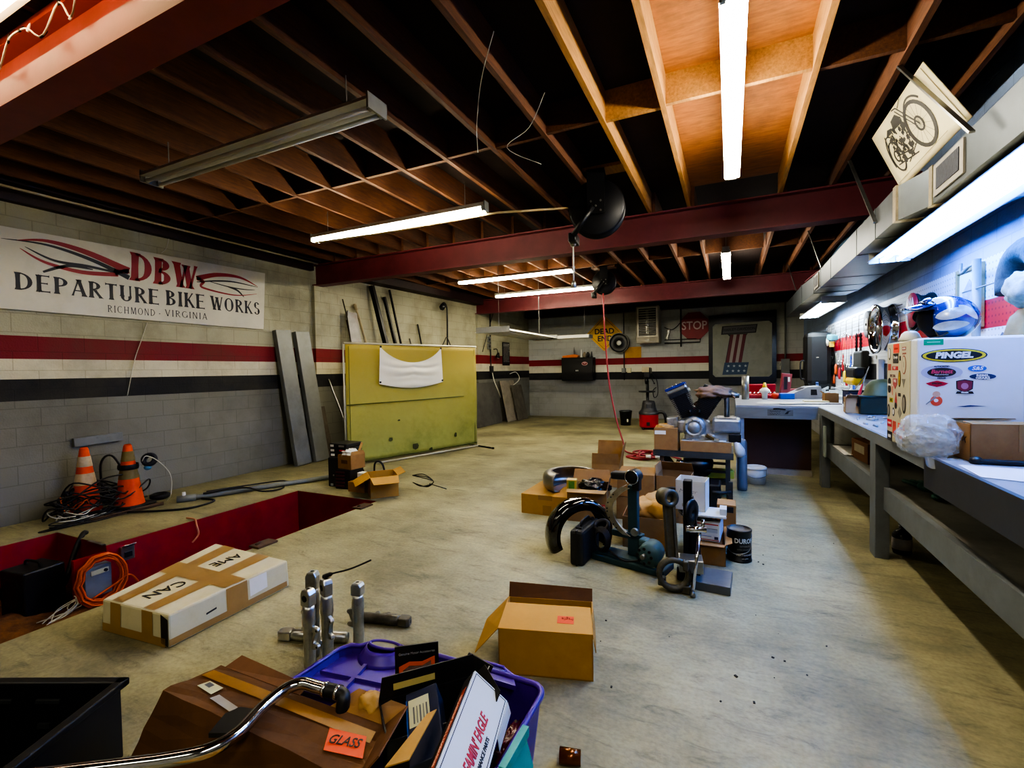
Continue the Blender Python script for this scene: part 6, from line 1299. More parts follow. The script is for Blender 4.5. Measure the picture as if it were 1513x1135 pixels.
mb = MB(); random.seed(19); b = crumple((.20, -.02, .575), (.19, .15, .075), 3.7, amp=.35); b.verts.index_update(); mb._add([v.co.copy() for v in b.verts], [[w.index for w in f.verts] for f in b.faces], 0, True); b.free()
mb.grid(lambda u, v: Vector((.30+.15*u, -.08+.14*v, .575-.05*u+.02*math.sin(6*v+4*u))), 8, 8)
o = mb.build('shop_rag', mat('tan_rag', '#8d7058', .9, var=.25, scale=10, bump=.4)); o.location = (-.40, 6.12, .674); tag(o, 'tan rag draped over the right cylinder of the engine', 'rag')
t = thing('transmission', 'grey alloy gearbox casting standing right of the engine on the cart', 'gearbox', (-.06, 6.14, .674))
mb = MB(); mb.b2((-.14, -.16, .1), (.17, .14, .27), bev=.03); mb.b2((-.12, -.12, 0), (.14, .1, .1), bev=.01); mb.build('casing', mat('dull_alloy', '#8f9396', .4, metal=.7, var=.2), t); mb = MB(); mb.b2((-.09, -.13, .27), (.12, .1, .285), bev=.006); mb.build('lid', STEEL, t); mb = MB(); mb.b2((.04, -.17, .0), (.17, -.1, .1), bev=.01); mb.build('mount', BLKM, t)
mb = MB(); mb.cyl((.02, 0, .285), (.02, 0, .62), .03, n=14); mb.build('post', STEEL, t); mb = MB(); mb.lathe([(0, 0), (.05, 0), (.035, .1), (.025, .14), (0, .14)], (.02, 0, .56), 14, (1, 0, -.2)); mb.build('cone', STEEL, t)
mb = MB(); mb.box((-.2, 5.99, .715), (.16, .06, .05), (10, 30, 10), bev=.01); mb.box((-.15, 5.97, .70), (.05, .05, .03)); tag(mb.build('shift_linkage', CHROME), 'chromed linkage piece lying in front of the gearbox on the flat carton', 'part')
mb = MB(); mb.grid(lambda u, v: Vector((-.42+.36*u, 5.96+.12*v, .676+.008*math.sin(11*u+5*v))), 12, 5); tag(mb.build('white_rag', WHITE, solid=.003), 'white paper towel under the front of the engine', 'towel')
mb = MB(); mb.lathe([(0, 0), (.05, 0), (.055, .008), (0, .012)], (-.1, 5.99, .676), 16); tag(mb.build('jar_lid', WHITE), 'white round lid lying on the flat carton', 'lid')
mb = MB(); mb.lathe([(0, 0), (.055, 0), (.06, .05), (.055, .6), (.04, .64), (0, .65)], (.13, 6.5, 0), 18); tag(mb.build('gas_cylinder', mat('blue_grey_cyl', '#6c727a', .45, var=.15)), 'pale blue-grey cylinder standing behind the cart', 'cylinder')
mb = MB(); mb.lathe([(0, 0), (.05, .02), (.06, .08), (.035, .17), (.02, .22), (0, .22)], (.12, 6.0, .50), 14, (-.35, 0, 1)); tag(mb.build('hanging_scoop', mat('pale_scoop', '#b9bfc2', .4)), 'pale drop-shaped scoop hanging at the right side of the cart', 'scoop')
# ================================================================ cluster of parts on the floor
t = thing('flat_fender_carton', 'closed yellow-brown carton on the floor under the bare metal fender', 'box', (-1.79, 4.98, 0))
mb = MB(); mb.b2((-.28, -.37, 0), (.29, .37, .215), bev=.005); mb.build('carton', CARDY, t); mb = MB(); mb.box((.02, -.371, .06), (.1, .003, .1)); mb.box((.0, -.371, .19), (.16, .003, .05)); mb.box((.02, 0, .2157), (.1, .74, .002)); mb.build('tape', TAPE, t)
def fender(name, label, M, r_, w, t0, t1, m, dpt=.09, cat='fender', n=40):
    """rolled fender: arc in local xz-plane, width along y, rounded crown, open inside."""
    mb = MB()
    def fn(u, v):
        a = R(t0+(t1-t0)*u); k = (v-.5)*2
        rr = r_-dpt*(abs(k)**3.2); y = w/2*math.sin(k*PI/2)*1.0 if abs(k) < 1 else w/2*k
        return M@Vector((rr*math.cos(a), y, rr*math.sin(a)))
    mb.grid(fn, n, 16); o = mb.build(name, m, solid=.004); return tag(o, label, cat)
RAWS = mat('raw_steel', '#8b8780', .3, metal=.85, var=.25, scale=5, bump=.02, dirt='#5a4d3f', dirt_amt=.4)
fender('bare_fender', 'bare steel wheel fender lying on its side on the yellow-brown carton', Matrix.Translation((-1.62, 5.0, .318))@Matrix.Rotation(R(-50), 4, 'Z')@Matrix.Rotation(R(90), 4, 'X'), .32, .2, 60, 292, RAWS, .11)
fender('black_fender', 'glossy black wheel fender standing on its ends on the floor', Matrix.Translation((-1.19, 3.86, .145))@Matrix.Rotation(R(42), 4, 'Z'), .30, .17, -30, 207, mat('gloss_black', '#060606', .08, var=.1, bump=0, coat=1))
mb = MB(); mb.cyl((-1.2, 4.02, .16), (-1.14, 4.0, .16), .03, n=10); 
# open box with the bag
t = thing('bag_carton', 'open carton with a red label holding a black plastic bag', 'box', (-1.35, 4.75, 0), 8)
carton(t, .40, .36, .33, CARD, flaps=(('X', 12, .12), ('y', 95, .1, mat('cardboard_pale', '#a98650', .8, var=.15)), ('Y', 30, .14)))
mb = MB(); mb.box((.15, -.1815, .14), (.09, .002, .1)); mb.build('red_label', flat('lab_red', '#b8413a'), t); mb = MB(); mb.box((.15, -.183, .14), (.06, .002, .065)); mb.build('label_panel', flat('lab_pale', '#c9a89a'), t)
mb = MB(); crumple_mb(mb, (-1.28, 4.72, .34), (.15, .12, .07), 8.8, amp=.35); tag(mb.build('black_bag', mat('black_poly', '#16161a', .15, var=.3, scale=20, bump=.5)), 'shiny black plastic bag in the open carton', 'bag')
t = thing('colour_box', 'small yellow-green product box tucked beside the black plastic bag', 'box', (-1.50, 4.64, .29), 12); mb = MB(); mb.box((0, 0, .06), (.1, .1, .12), bev=.003); mb.build('carton', mat('prod_yellow', '#b8953a', .4, var=.2), t); mb = MB(); mb.box((.0, -.051, .06), (.06, .002, .1)); mb.build('panel', mat('prod_green', '#4c7a2a', .4, var=.4, scale=20), t)
t = thing('open_carton', 'tall open carton standing behind the fender with its flaps up', 'box', (-1.52, 6.3, 0), 6)
carton(t, .36, .5, .30, CARD, flaps=(('y', 12, .15), ('X', 10, .24), ('Y', 8, .24)))
mb = MB(); mb.box((.186, .2, .42), (.004, .07, .08)); mb.build('label', WHITE, t)
for z, lb in ((0, 'lower of two closed cartons stacked behind the green sander'), (.24, 'upper of two closed cartons stacked behind the green sander')):
    t = thing('closed_carton', lb, 'box', (-.88, 5.0, z+.0005), 5 if z else 2, 'closed cartons stacked behind the sander')
    mb = MB(); mb.b2((-.2, -.2, 0), (.17, .2, .235), bev=.005); mb.build('carton', CARD, t); mb = MB(); mb.box((-.02, 0, .2358), (.06, .4, .002)); mb.box((-.02, -.2008, .18), (.06, .002, .1)); mb.build('tape', TAPE, t)
t = thing('tall_carton', 'tall open-topped carton behind the white handwritten box', 'box', (-.52, 5.05, 0), -3)
carton(t, .32, .34, .46, mat('cardboard_tan', '#8d6a40', .8, var=.15), flaps=(('x', 8, .1), ('Y', -35, .12)))
mb = MB(); random.seed(61)
for i in range(5): mb.tube(smooth([(-.62+.03*i, 4.79, .30+.012*i), (-.52, 4.75, .33), (-.45-.03*i, 4.79, .28)]), .018, 6)
mb.bm.clear()
t = thing('kraft_carton_low', 'open carton of crumpled kraft paper and chrome tubes behind the sander motor', 'box', (-.66, 4.25, 0), 4)
carton(t, .42, .36, .27, CARD, flaps=(('Y', 15, .1),))
for i, (x, y, s) in enumerate(((-.02, .05, .14), (.1, .0, .13), (.04, .12, .12))):
    mb = MB(); crumple_mb(mb, (x, y, .27+.02*i), (s, s*.8, .1), 2.2+i, amp=.4, sub=3); mb.build('kraft_paper', mat('kraft_paper', '#b58b4c', .8, var=.2), t)
mb = MB(); mb.tube(smooth([(-.96+.2, 4.1, .3), (-.74, 4.14, .36), (-.72, 4.2, .28)]), .012, 8); mb.tube(smooth([(-.78, 4.12, .28), (-.70, 4.12, .24), (-.66, 4.1, .2)]), .012, 8); mb.lathe([(.025, 0), (.032, .01), (.032, .03), (.02, .03)], (-.75, 4.13, .33), 12, (.3, -1, .3), close=True)
tag(mb.build('chrome_tubes', CHROME), 'bent chrome tubes sticking out of the carton of kraft paper', 'tubes')
# sander
TEAL = mat('machine_teal', '#2c4a52', .5, metal=.2, var=.25, scale=6, dirt='#1d2a2e', dirt_amt=.5); TEALL = mat('motor_teal', '#3f5c5c', .45, var=.2, scale=8, dirt='#3b5458', dirt_amt=.5)
SN = thing('belt_sander', 'old teal upright belt sander with motor and black top wheel on the floor', 'sander', (-.73, 3.74, 0), -14)
mb = MB(); mb.box((.02, -.02, .025), (.60, .22, .05), bev=.008); mb.box((.02, -.02, .055), (.54, .16, .02), bev=.006); mb.build('base', TEAL, SN)
mb = MB(); mb.b2((-.02, .0, .05), (.06, .05, .62), bev=.006); mb.b2((-.02, -.01, .05), (.10, .06, .24), bev=.01); mb.b2((-.16, -.01, .19), (.08, .06, .24), bev=.006); mb.build('column', TEAL, SN)
mb = MB(); mb.lathe([(0, -.05), (.05, -.05), (.055, -.04), (.055, .04), (.05, .05), (0, .05)], (.04, .0, .70), 20, (0, 1, 0)); mb.box((-.05, .0, .695), (.2, .09, .06), (0, -4, 0), bev=.015); mb.box((.06, 0, .64), (.06, .06, .1), bev=.01); mb.build('top_wheel_guard', mat('guard_black', '#1a1b1d', .45, var=.2), SN)
mb = MB(); mb.lathe([(.052, .05), (.058, .055), (.052, .06)], (.04, -.0, .70), 20, (0, -1, 0), close=True); mb.build('wheel_rim', CHROME, SN)
mb = MB(); P = [(-.03+.0-.15*math.sin(PI*i/16)**.8, 0, .24+.38*(i/16)) for i in range(17)]
for a, b in zip(P, P[1:]): mb.quad((a[0], -.07, a[2]), (a[0], .01, a[2]), (b[0], .01, b[2]), (b[0], -.07, b[2])); mb.quad((a[0], -.07, a[2]), (b[0], -.07, b[2]), (b[0]+.07, -.08, b[2]), (a[0]+.07, -.08, a[2]))
mb.build('belt_shield', mat('worn_shield', '#a39c88', .35, metal=.6, var=.3, scale=12), SN, solid=.004)
for i in range(8):
    mb = MB(); p = P[2+int(i*1.7)]; mb.cyl((p[0]+.02, -.078, p[2]), (p[0]+.02, -.086, p[2]), .006, n=6); mb.build('rivet', BLK, SN)
mb = MB(); mb.cyl((.06, -.03, .27), (.06, -.06, .27), .03, n=14); mb.build('knob', STEEL, SN)
mb = MB(); mb.lathe([(0, -.10), (.06, -.095), (.085, -.07), (.09, .05), (.075, .08), (0, .085)], (.20, -.06, .145), 24, (.15, -1, 0)); mb.box((.13, -.02, .2), (.07, .09, .06), bev=.015); mb.box((.2, -.06, .06), (.1, .1, .03)); mb.build('motor', TEALL, SN)
mb = MB()
for i in range(8): a = 2*PI*i/8; mb.cyl((.2+.055*math.cos(a)-.014, -.158, .145+.055*math.sin(a)), (.2+.055*math.cos(a)-.014, -.164, .145+.055*math.sin(a)), .012, n=8)
mb.build('vent', BLK, SN)
mb = MB(); mb.cyl((.186, -.15, .145), (.18, -.19, .145), .018, n=12); mb.build('shaft', STEEL, SN)
mb = MB()
for i in range(6): mb.tube([(-.20+.07*math.cos(q*PI/8)*(1-.06*i), -.09-.006*i, .17+.10*math.sin(q*PI/8)*(1-.06*i)) for q in range(16)], .008, 6, close=True)
mb.tube(smooth([(-.14, -.1, .1), (0, -.13, .06), (.12, -.13, .085), (.16, -.1, .1)]), .008, 6); mb.build('power_cord', WIREB, SN)
mb = MB(); mb.lathe([(.04, 0), (.07, .01), (.075, .03), (.05, .04)], (-.24, -.02, .24), 16, (0, -.5, 1), close=True); mb.build('cord_coil', WIREB, SN)
t = thing('tool_case', 'black moulded tool case standing on edge by the black fender', 'case', (-1.09, 3.70, 0), -4)
mb = MB(); mb.box((0, 0, .14), (.115, .40, .28), bev=.022); mb.build('shell', mat('case_black', '#17181a', .55, var=.25, scale=20, bump=.1), t); mb = MB(); mb.box((0, 0, .14), (.012, .405, .285)); mb.build('seam', BLK, t)
mb = MB(); mb.tube(smooth([(0, -.09, .28), (0, -.08, .32), (0, .08, .32), (0, .09, .28)]), .01, 6); mb.build('handle', BLK, t)
for y in (-.13, .13):
    mb = MB(); mb.box((-.0, y, .285), (.05, .03, .012)); mb.build('latch', BLK, t)
# big connecting-rod tool and chrome bar
IRON = mat('dirty_iron', '#5e5a4c', .5, metal=.6, var=.35, scale=9, bump=.12, dirt='#2f2c24', dirt_amt=.6, dirt_scale=6)
t = thing('connecting_rod', 'large dirty iron connecting rod propped upright in front of the sander', 'connecting rod', (-.40, 3.42, 0))
def ringp(mb, c, ro, ri, w, ax, n=26): mb.lathe([(ri, -w/2), (ro, -w/2), (ro, w/2), (ri, w/2)], c, n, ax, close=True)
mb = MB(); ringp(mb, (.04, -.06, .125), .115, .08, .05, (.25, -1, .1)); mb.box((.12, -.05, .03), (.06, .06, .06), bev=.01); mb.box((-.04, -.05, .06), (.05, .06, .06), bev=.01); mb.box((.12, -.07, .2), (.035, .05, .07), bev=.01); mb.build('big_end', IRON, t)
mb = MB(); bar(mb, (.03, -.04, .22), (.0, .02, .6), .055, .035); bar(mb, (.055, -.045, .22), (.03, .015, .58), .018, .05); bar(mb, (.005, -.045, .22), (-.025, .015, .58), .018, .05); mb.build('beam', IRON, t)
mb = MB(); ringp(mb, (-.01, .02, .635), .062, .036, .1, (.8, -.9, .1)); mb.build('small_end', IRON, t)
t = thing('press_frame', 'black cast press frame with a hand wheel standing behind the iron connecting rod', 'press', (-.26, 3.60, 0))
mb = MB(); mb.b2((-.10, -.05, 0), (.06, .14, .10), bev=.01); mb.b2((-.06, .02, .10), (.0, .1, .72), bev=.006); mb.prism([(0, .1), (.09, .1), (.03, .6), (0, .6)], .06, Matrix.Translation((-.02, .08, 0))@FB); mb.build('frame', BLKM, t)
mb = MB(); mb.lathe([(.02, -.015), (.09, -.012), (.1, 0), (.09, .012), (.02, .015)], (-.0, -.01, .50), 24, (1, -.4, 0), close=True); mb.build('hand_wheel', BLKM, t)
mb = MB(); mb.box((.0, -.10, .16), (.16, .14, .09), (0, 0, 8), bev=.006); mb.build('vice_block', STEEL, t)
t = thing('chrome_lever', 'long chrome T-handled lever leaning on the press frame', 'lever', (-.235, 3.32, 0))
mb = MB(); mb.cyl((0, 0, .03), (.04, .12, .42), .012, n=12); mb.build('shaft', CHROME, t); mb = MB(); mb.lathe([(0, 0), (.018, .005), (.02, .02), (.012, .04), (0, .045)], n=12); mb.build('foot', STEEL, t); mb = MB(); mb.cyl((-.05, .1, .43), (.08, .13, .43), .022, n=12); mb.cyl((.06, .125, .43), (.06, .128, .50), .012, n=8); mb.build('cross_handle', CHROME, t)
mb = MB(); mb.box((-.115, 3.58, .03), (.235, .28, .06), (0, 0, -3), bev=.003); tag(mb.build('steel_plate', mat('grey_plate', '#5b5d5f', .5, metal=.4, var=.15)), 'thick grey steel plate lying flat on the floor right of the connecting rod', 'plate')
# parcels right of the press
t = thing('brown_carton', 'brown carton on the floor under the white mailing box', 'box', (-.17, 4.16, 0), 2)
carton(t, .25, .46, .17, CARD, flaps=(('X', 75, .05), ('y', 100, .04)))
mb = MB(); mb.b2((-.10, -.2, .0), (.10, .2, .165)); mb.build('contents', CARDI, t)
t = thing('mailing_box', 'white postal mailing box with red and blue print on the brown carton', 'box', (-.20, 4.12, .1715), -4)
mb = MB(); mb.b2((-.14, -.14, 0), (.13, .16, .155), bev=.004); mb.build('carton', mat('postal_white', '#c9cdd3', .5, var=.06), t)
for (x, z, w_, h_, m) in ((-.06, .135, .13, .008, INKR), (.07, .135, .1, .008, INKR), (.065, .1, .1, .004, INKG), (.065, .085, .1, .03, flat('pale_panel', '#aab4c4')), (-.03, .04, .2, .004, BU), (.105, .03, .028, .022, NV), (.0, .012, .25, .005, INKR)):
    mb = MB(); mb.box((x, -.1408, z), (w_, .0015, h_)); mb.build('print', m, t)
mb = MB(); mb.b2((-.02, -.1415, .06), (.0, -.1395, .155)); mb.build('tape', WHITE, t)
t = thing('guard_disc', 'dark round guard with copper fins lying on the mailing box', 'guard', (-.23, 4.12, .3275))
mb = MB(); mb.lathe([(0, 0), (.15, .0), (.17, .02), (.175, .03), (.14, .03), (.13, .015), (0, .02)], n=30); mb.build('disc', BLKM, t)
for i in range(7):
    mb = MB(); mb.box((-.06+.035*i, -.1, .03), (.02, .1, .012), (0, 20, -15)); mb.build('fin', mat('copper_fin', '#9a5a34', .4, metal=.4, var=.2), t)
mb = MB(); mb.box((-.20, 4.08, .3725), (.32, .26, .018), (0, 0, 4), bev=.004); mb.b2((-.08, 4.0, .382), (-.03, 4.12, .43)); tag(mb.build('grey_tray', mat('pale_tray', '#b9bbb8', .5, var=.1)), 'pale flat tray between the round guard and the white handwritten box', 'tray')
t = thing('white_box', 'open white cardboard box with handwriting at the top of the parcel pile', 'box', (-.29, 4.14, .382), -6)
carton(t, .23, .2, .245, mat('white_card', '#cfcdc4', .6, var=.05, dirt='#aaa48e', dirt_amt=.3), inner=WHITE)
text('handwriting', 'Master', .05, flat('pencil', '#4b4a48'), Matrix.Translation((-.02, -.1005, .155))@FB, t, shear=.3, off=-.001); text('handwriting', 'K', .05, flat('pencil', '#4b4a48'), Matrix.Translation((-.02, -.1005, .105))@FB, t, shear=.3, off=-.001)
mb = MB(); mb.box((.0, -.1008, .04), (.13, .001, .025)); mb.build('tape', mat('old_tape', '#b0a78c', .5), t)
t = thing('narrow_carton', 'narrow tan carton standing behind the mailing box', 'box', (-.03, 4.5, 0), 0); mb = MB(); mb.b2((-.08, -.1, 0), (.07, .1, .36), bev=.004); mb.build('carton', CARD, t); mb = MB(); mb.box((.02, -.1008, .32), (.06, .002, .05)); mb.build('print', INK, t)
mb = MB(); random.seed(77)
for i in range(4): mb.tube([(-.40+.01*i+.09*math.cos(q*PI/8), 4.52+.05*math.sin(q*PI/8), .40+.028*i) for q in range(16)], .016, 6, close=True)
mb.bm.clear()
t = thing('drive_chain', 'black coiled drive chain on copper fins leaning at the tall carton', 'chain', (-.50, 4.76, .30))
for i in range(3):
    mb = MB(); mb.tube([(.08*math.cos(q*PI/9), -.03*math.sin(q*PI/9)-.01*i, .03*i+.03*math.sin(q*PI/9)) for q in range(18)], .014, 6, close=True); mb.build('chain_loop', BLK, t)
mb = MB(); mb.box((-.06, -.04, -.05), (.14, .02, .07), (20, 0, 10)); mb.build('copper_cooler', mat('copper_fin', '#9a5a34', .4, metal=.4), t)
mb = MB(); mb.box((-.36, 4.5, .40), (.05, .12, .14), (0, 10, 0)); tag(mb.build('cream_card', mat('cream_card', '#c9bd98', .7)), 'cream card edge between the press and the white handwritten box', 'card')
# paint can
t = thing('paint_can', 'black paint can with white lettering standing on the floor right of the cartons', 'paint can', (.06, 4.15, 0))
mb = MB(); mb.lathe([(0, .004), (.09, .004), (.094, 0), (.094, .01), (.09, .014), (.09, .235), (.094, .24), (.094, .25), (.085, .252), (.082, .24), (0, .24)], n=30); mb.build('can', mat('can_black', '#141414', .35, var=.2, scale=10), t)
mb = MB(); mb.lathe([(0, .2405), (.08, .2405), (.083, .246), (.08, .246)], n=28); mb.build('lid', mat('can_lid', '#54524c', .5, metal=.4, var=.3), t)
mb = MB(); mb.tube(smooth([(-.092, 0, .21), (-.085, -.06, .1), (-.02, -.1, .07), (.07, -.07, .1), (.092, 0, .21)]), .003, 6); mb.build('handle', STEEL, t)
def on_can(nm, s_, size, z, m, a0=-62, r_=.0905, sp=1.0):
    cu = bpy.data.curves.new(nm, 'FONT'); cu.body = s_; cu.size = size; cu.extrude = .0004; cu.align_x = 'CENTER'; cu.offset = .0012 if size > .03 else 0; cu.resolution_u = 2
    q = bpy.data.objects.new('tmp_text', cu); C.objects.link(q); me = bpy.data.meshes.new_from_object(q.evaluated_get(bpy.context.evaluated_depsgraph_get())); bpy.data.objects.remove(q)
    for v in me.vertices:
        a = R(a0)+v.co.x*sp/r_; v.co = Vector(((r_+v.co.z)*math.cos(a), (r_+v.co.z)*math.sin(a), z+v.co.y))
    me.materials.clear(); me.materials.append(m); o = bpy.data.objects.new(nm, me); C.objects.link(o); o.parent = t
PAL = flat('can_white', '#c9c7bd')
on_can('lettering', 'DURON', .052, .155, PAL, sp=.86); on_can('small_print', 'EXTERIOR', .018, .125, GY); on_can('small_print', 'LATEX HOUSE PAINT', .013, .10, GY); on_can('small_print', 'WEATHERSHIELD', .018, .055, PAL); on_can('small_print', 'one gallon', .013, .03, PAL)
# ================================================================ the group in front of the welding screen
t = thing('pc_tower', 'black computer tower standing at the far end of the pit', 'computer', (-4.95, 4.92, 0), 6)
mb = MB(); mb.b2((-.09, -.2, 0), (.09, .2, .40), bev=.008); mb.build('case', BLK, t); mb = MB(); mb.b2((-.085, -.205, .01), (.085, -.2, .39)); mb.build('front_bezel', mat('bezel', '#1d1f22', .4), t); mb = MB(); mb.box((-.03, -.208, .03), (.04, .004, .03)); mb.build('sticker', flat('pc_sticker', '#9aa1a8'), t); mb = MB(); mb.cyl((0, -.2, .16), (0, -.209, .16), .012, n=10); mb.build('power_button', STEEL, t)
t = thing('red_drawer_unit', 'dark unit with red ribbed trays standing right of the computer tower', 'drawers', (-4.72, 4.80, 0), 6)
mb = MB(); mb.b2((-.12, -.14, 0), (.12, .14, .26), bev=.006); mb.build('case', BLK, t)
for i in range(5):
    mb = MB(); mb.box((-.04, -.143, .045+.045*i), (.14, .012, .022)); mb.build('tray', mat('maroon_tray', '#4a1c24', .5), t)
for i in range(3):
    t = thing('parts_case', ('bottom', 'middle', 'top')[i]+' of three stacked black parts cases with white labels on the computer tower', 'case', (-4.92, 4.92, .4005+.062*i), 8-4*i, 'black parts cases on the computer')
    mb = MB(); mb.b2((-.13, -.15, 0), (.18, .15, .06), bev=.01); mb.build('case', BLK, t); mb = MB(); mb.box((-.08, -.151, .03), (.06, .003, .03)); mb.build('label', WHITE, t); mb = MB(); mb.box((.09, -.151, .03), (.1, .003, .024)); mb.build('logo_strip', INKR if i < 2 else GY, t)
t = thing('rag_carton', 'small tan carton of white rags on the red drawer unit', 'box', (-4.70, 4.82, .2605), -6)
carton(t, .26, .24, .19, CARD, flaps=(('X', -10, .05),)); mb = MB(); mb.box((.0, -.1215, .1), (.12, .002, .05)); mb.build('print', mat('old_print', '#5a3d20', .7), t)
mb = MB(); crumple_mb(mb, (-4.72, 4.82, .46), (.1, .09, .05), 6.1, amp=.5); tag(mb.build('white_rags', WHITE), 'white rags bulging out of the small tan carton', 'rags')
mb = MB(); bar(mb, (-4.63, 4.86, .42), (-4.58, 4.9, .60), .04, .03); tag(mb.build('wood_offcut', mat('pale_wood', '#b58b50', .7, var=.2)), 'splintered pale wood offcut sticking up from the small tan carton', 'wood')
t = thing('cable_carton', 'open yellow carton of black cables in front of the green screen', 'box', (-4.05, 4.68, 0), -42)
carton(t, .40, .34, .26, CARDY, flaps=(('y', 118, .2), ('X', 105, .2), ('x', 120, .17), ('Y', 70, .1)))
mb = MB(); random.seed(55); tangle(mb, (-4.07, 4.70, .16), 9, .13, .13, .14, .012); tag(mb.build('black_cables', WIREB), 'black cables bundled in the open yellow carton', 'cables', kind='stuff')
t = thing('low_carton', 'low tan carton squeezed between the drawer unit and the yellow carton', 'box', (-4.42, 4.72, 0), 0); mb = MB(); mb.b2((-.14, -.12, 0), (.14, .14, .13), bev=.004); mb.build('carton', CARD, t); mb = MB(); mb.box((-.02, .04, .18), (.12, .1, .1), bev=.004); mb.build('white_pack', WHITE, t)
mb = MB(); mb.box((-4.33, 5.02, .16), (.16, .1, .06), (0, 0, 10)); mb.box((-4.33, 5.02, .065), (.18, .14, .13)); tag(mb.build('pale_pack', WHITE), 'pale packs standing behind the yellow carton', 'pack')
mb = MB(); mb.tube(smooth([(-4.42, 4.95, .13), (-4.42, 4.96, .30), (-4.37, 4.98, .34), (-4.32, 5.0, .30), (-4.30, 5.02, .2)]), .014, 6); tag(mb.build('black_hook', BLKM), 'black hooked bracket behind the yellow carton', 'bracket')
mb = MB()
for i in range(3): mb.tube(smooth([(-3.78, 4.95, .2), (-3.62+.04*i, 4.98, .22-.03*i), (-3.5, 5.02, .12), (-3.66+.04*i, 4.98, .06), (-3.8, 4.98, .1)]), .006, 5)
mb.tube([(-3.55, 5.0, .1), (-3.32, 5.05, .04)], .006, 5); tag(mb.build('wire_bracket', BLKM), 'bent black wire rack lying against the right side of the yellow carton', 'rack')
# ================================================================ foreground
# taped white box
t = thing('taped_box', 'white carton criss-crossed with brown tape lying beside the red pit', 'box', (-3.42, 1.95, 0), 0)
WBX = mat('worn_white_card', '#c4bd9a', .75, var=.12, scale=4, bump=.1, dirt='#9a8f64', dirt_amt=.5, dirt_scale=4)
# corners on the floor (world): near-left, near-right, far-right, far-left
base = [Vector((-3.50, 1.48, 0)), Vector((-2.90, 1.53, 0)), Vector((-2.93, 2.36, 0)), Vector((-3.80, 2.38, 0))]
base = [p-Vector((-3.42, 1.95, 0)) for p in base]
H_ = .19
mb = MB(); vs = base+[p*.985+Vector((0, 0, H_)) for p in base]
mb._add(vs, [(3,2,1,0), (4,5,6,7), (0,1,5,4), (1,2,6,5), (2,3,7,6), (3,0,4,7)]); mb.build('carton', WBX, t, bevel=.012)
def tq(u, v, o=.003): a = vs[4].lerp(vs[5], u); b = vs[7].lerp(vs[6], u); p = a.lerp(b, v); return (p.x, p.y, H_+o)
def fq(u, w, o=.003): a = vs[0].lerp(vs[1], u); b = vs[4].lerp(vs[5], u); p = a.lerp(b, w); return (p.x, p.y-o, p.z)
def rq(v, w, o=.003): a = vs[1].lerp(vs[2], v); b = vs[5].lerp(vs[6], v); p = a.lerp(b, w); return (p.x+o, p.y, p.z)
BT_ = mat('tan_packing_tape', '#967644', .3, var=.12, bump=0)
for q in ([tq(.14, .01), tq(.30, .01), tq(.30, .99), tq(.14, .99)], [tq(.62, .01), tq(.78, .01), tq(.78, .99), tq(.62, .99)], [tq(.02, .42, .004), tq(.99, .42, .004), tq(.99, .60, .004), tq(.02, .60, .004)],
          [fq(.14, .98), fq(.30, .98), fq(.30, .05), fq(.14, .05)], [fq(.62, .98), fq(.78, .98), fq(.78, .05), fq(.62, .05)], [fq(0.02, .28, .004), fq(.96, .28, .004), fq(.96, .02, .004), fq(0.02, .02, .004)],
          [rq(.42, .98), rq(.60, .98), rq(.60, .05), rq(.42, .05)], [rq(.0, .26, .004), rq(.97, .26, .004), rq(.97, .06, .004), rq(.0, .06, .004)]):
    mb = MB(); mb.quad(*q); mb.build('tape', BT_, t)
mb = MB(); mb.quad(fq(.90, .98, .004), fq(1.0, .86, .004), fq(1.0, .05, .004), fq(.90, .12, .004)); mb.build('torn_corner', flat('torn_dark', '#14100a'), t)
mb = MB(); mb.quad(rq(.62, .95), rq(.78, .95), rq(.78, .4), rq(.62, .35)); mb.build('label', WHITE, t)
mb = MB(); mb.quad(rq(.26, .52), rq(.34, .56), rq(.34, .50), rq(.26, .46)); mb.build('staple_mark', INK, t)
TX = frame((0, 0, H_+.0045), (0, -1, 0), (0, 0, 1))
text('lettering', 'CAN', .125, INK, Matrix.Translation((-.0+tq(.46, .24)[0], tq(.46, .24)[1], 0))@TX, t, off=0, sx=.9); text('lettering', 'AME', .125, INK, Matrix.Translation((tq(.46, .78)[0], tq(.46, .78)[1], 0))@TX, t, off=0, sx=.9)
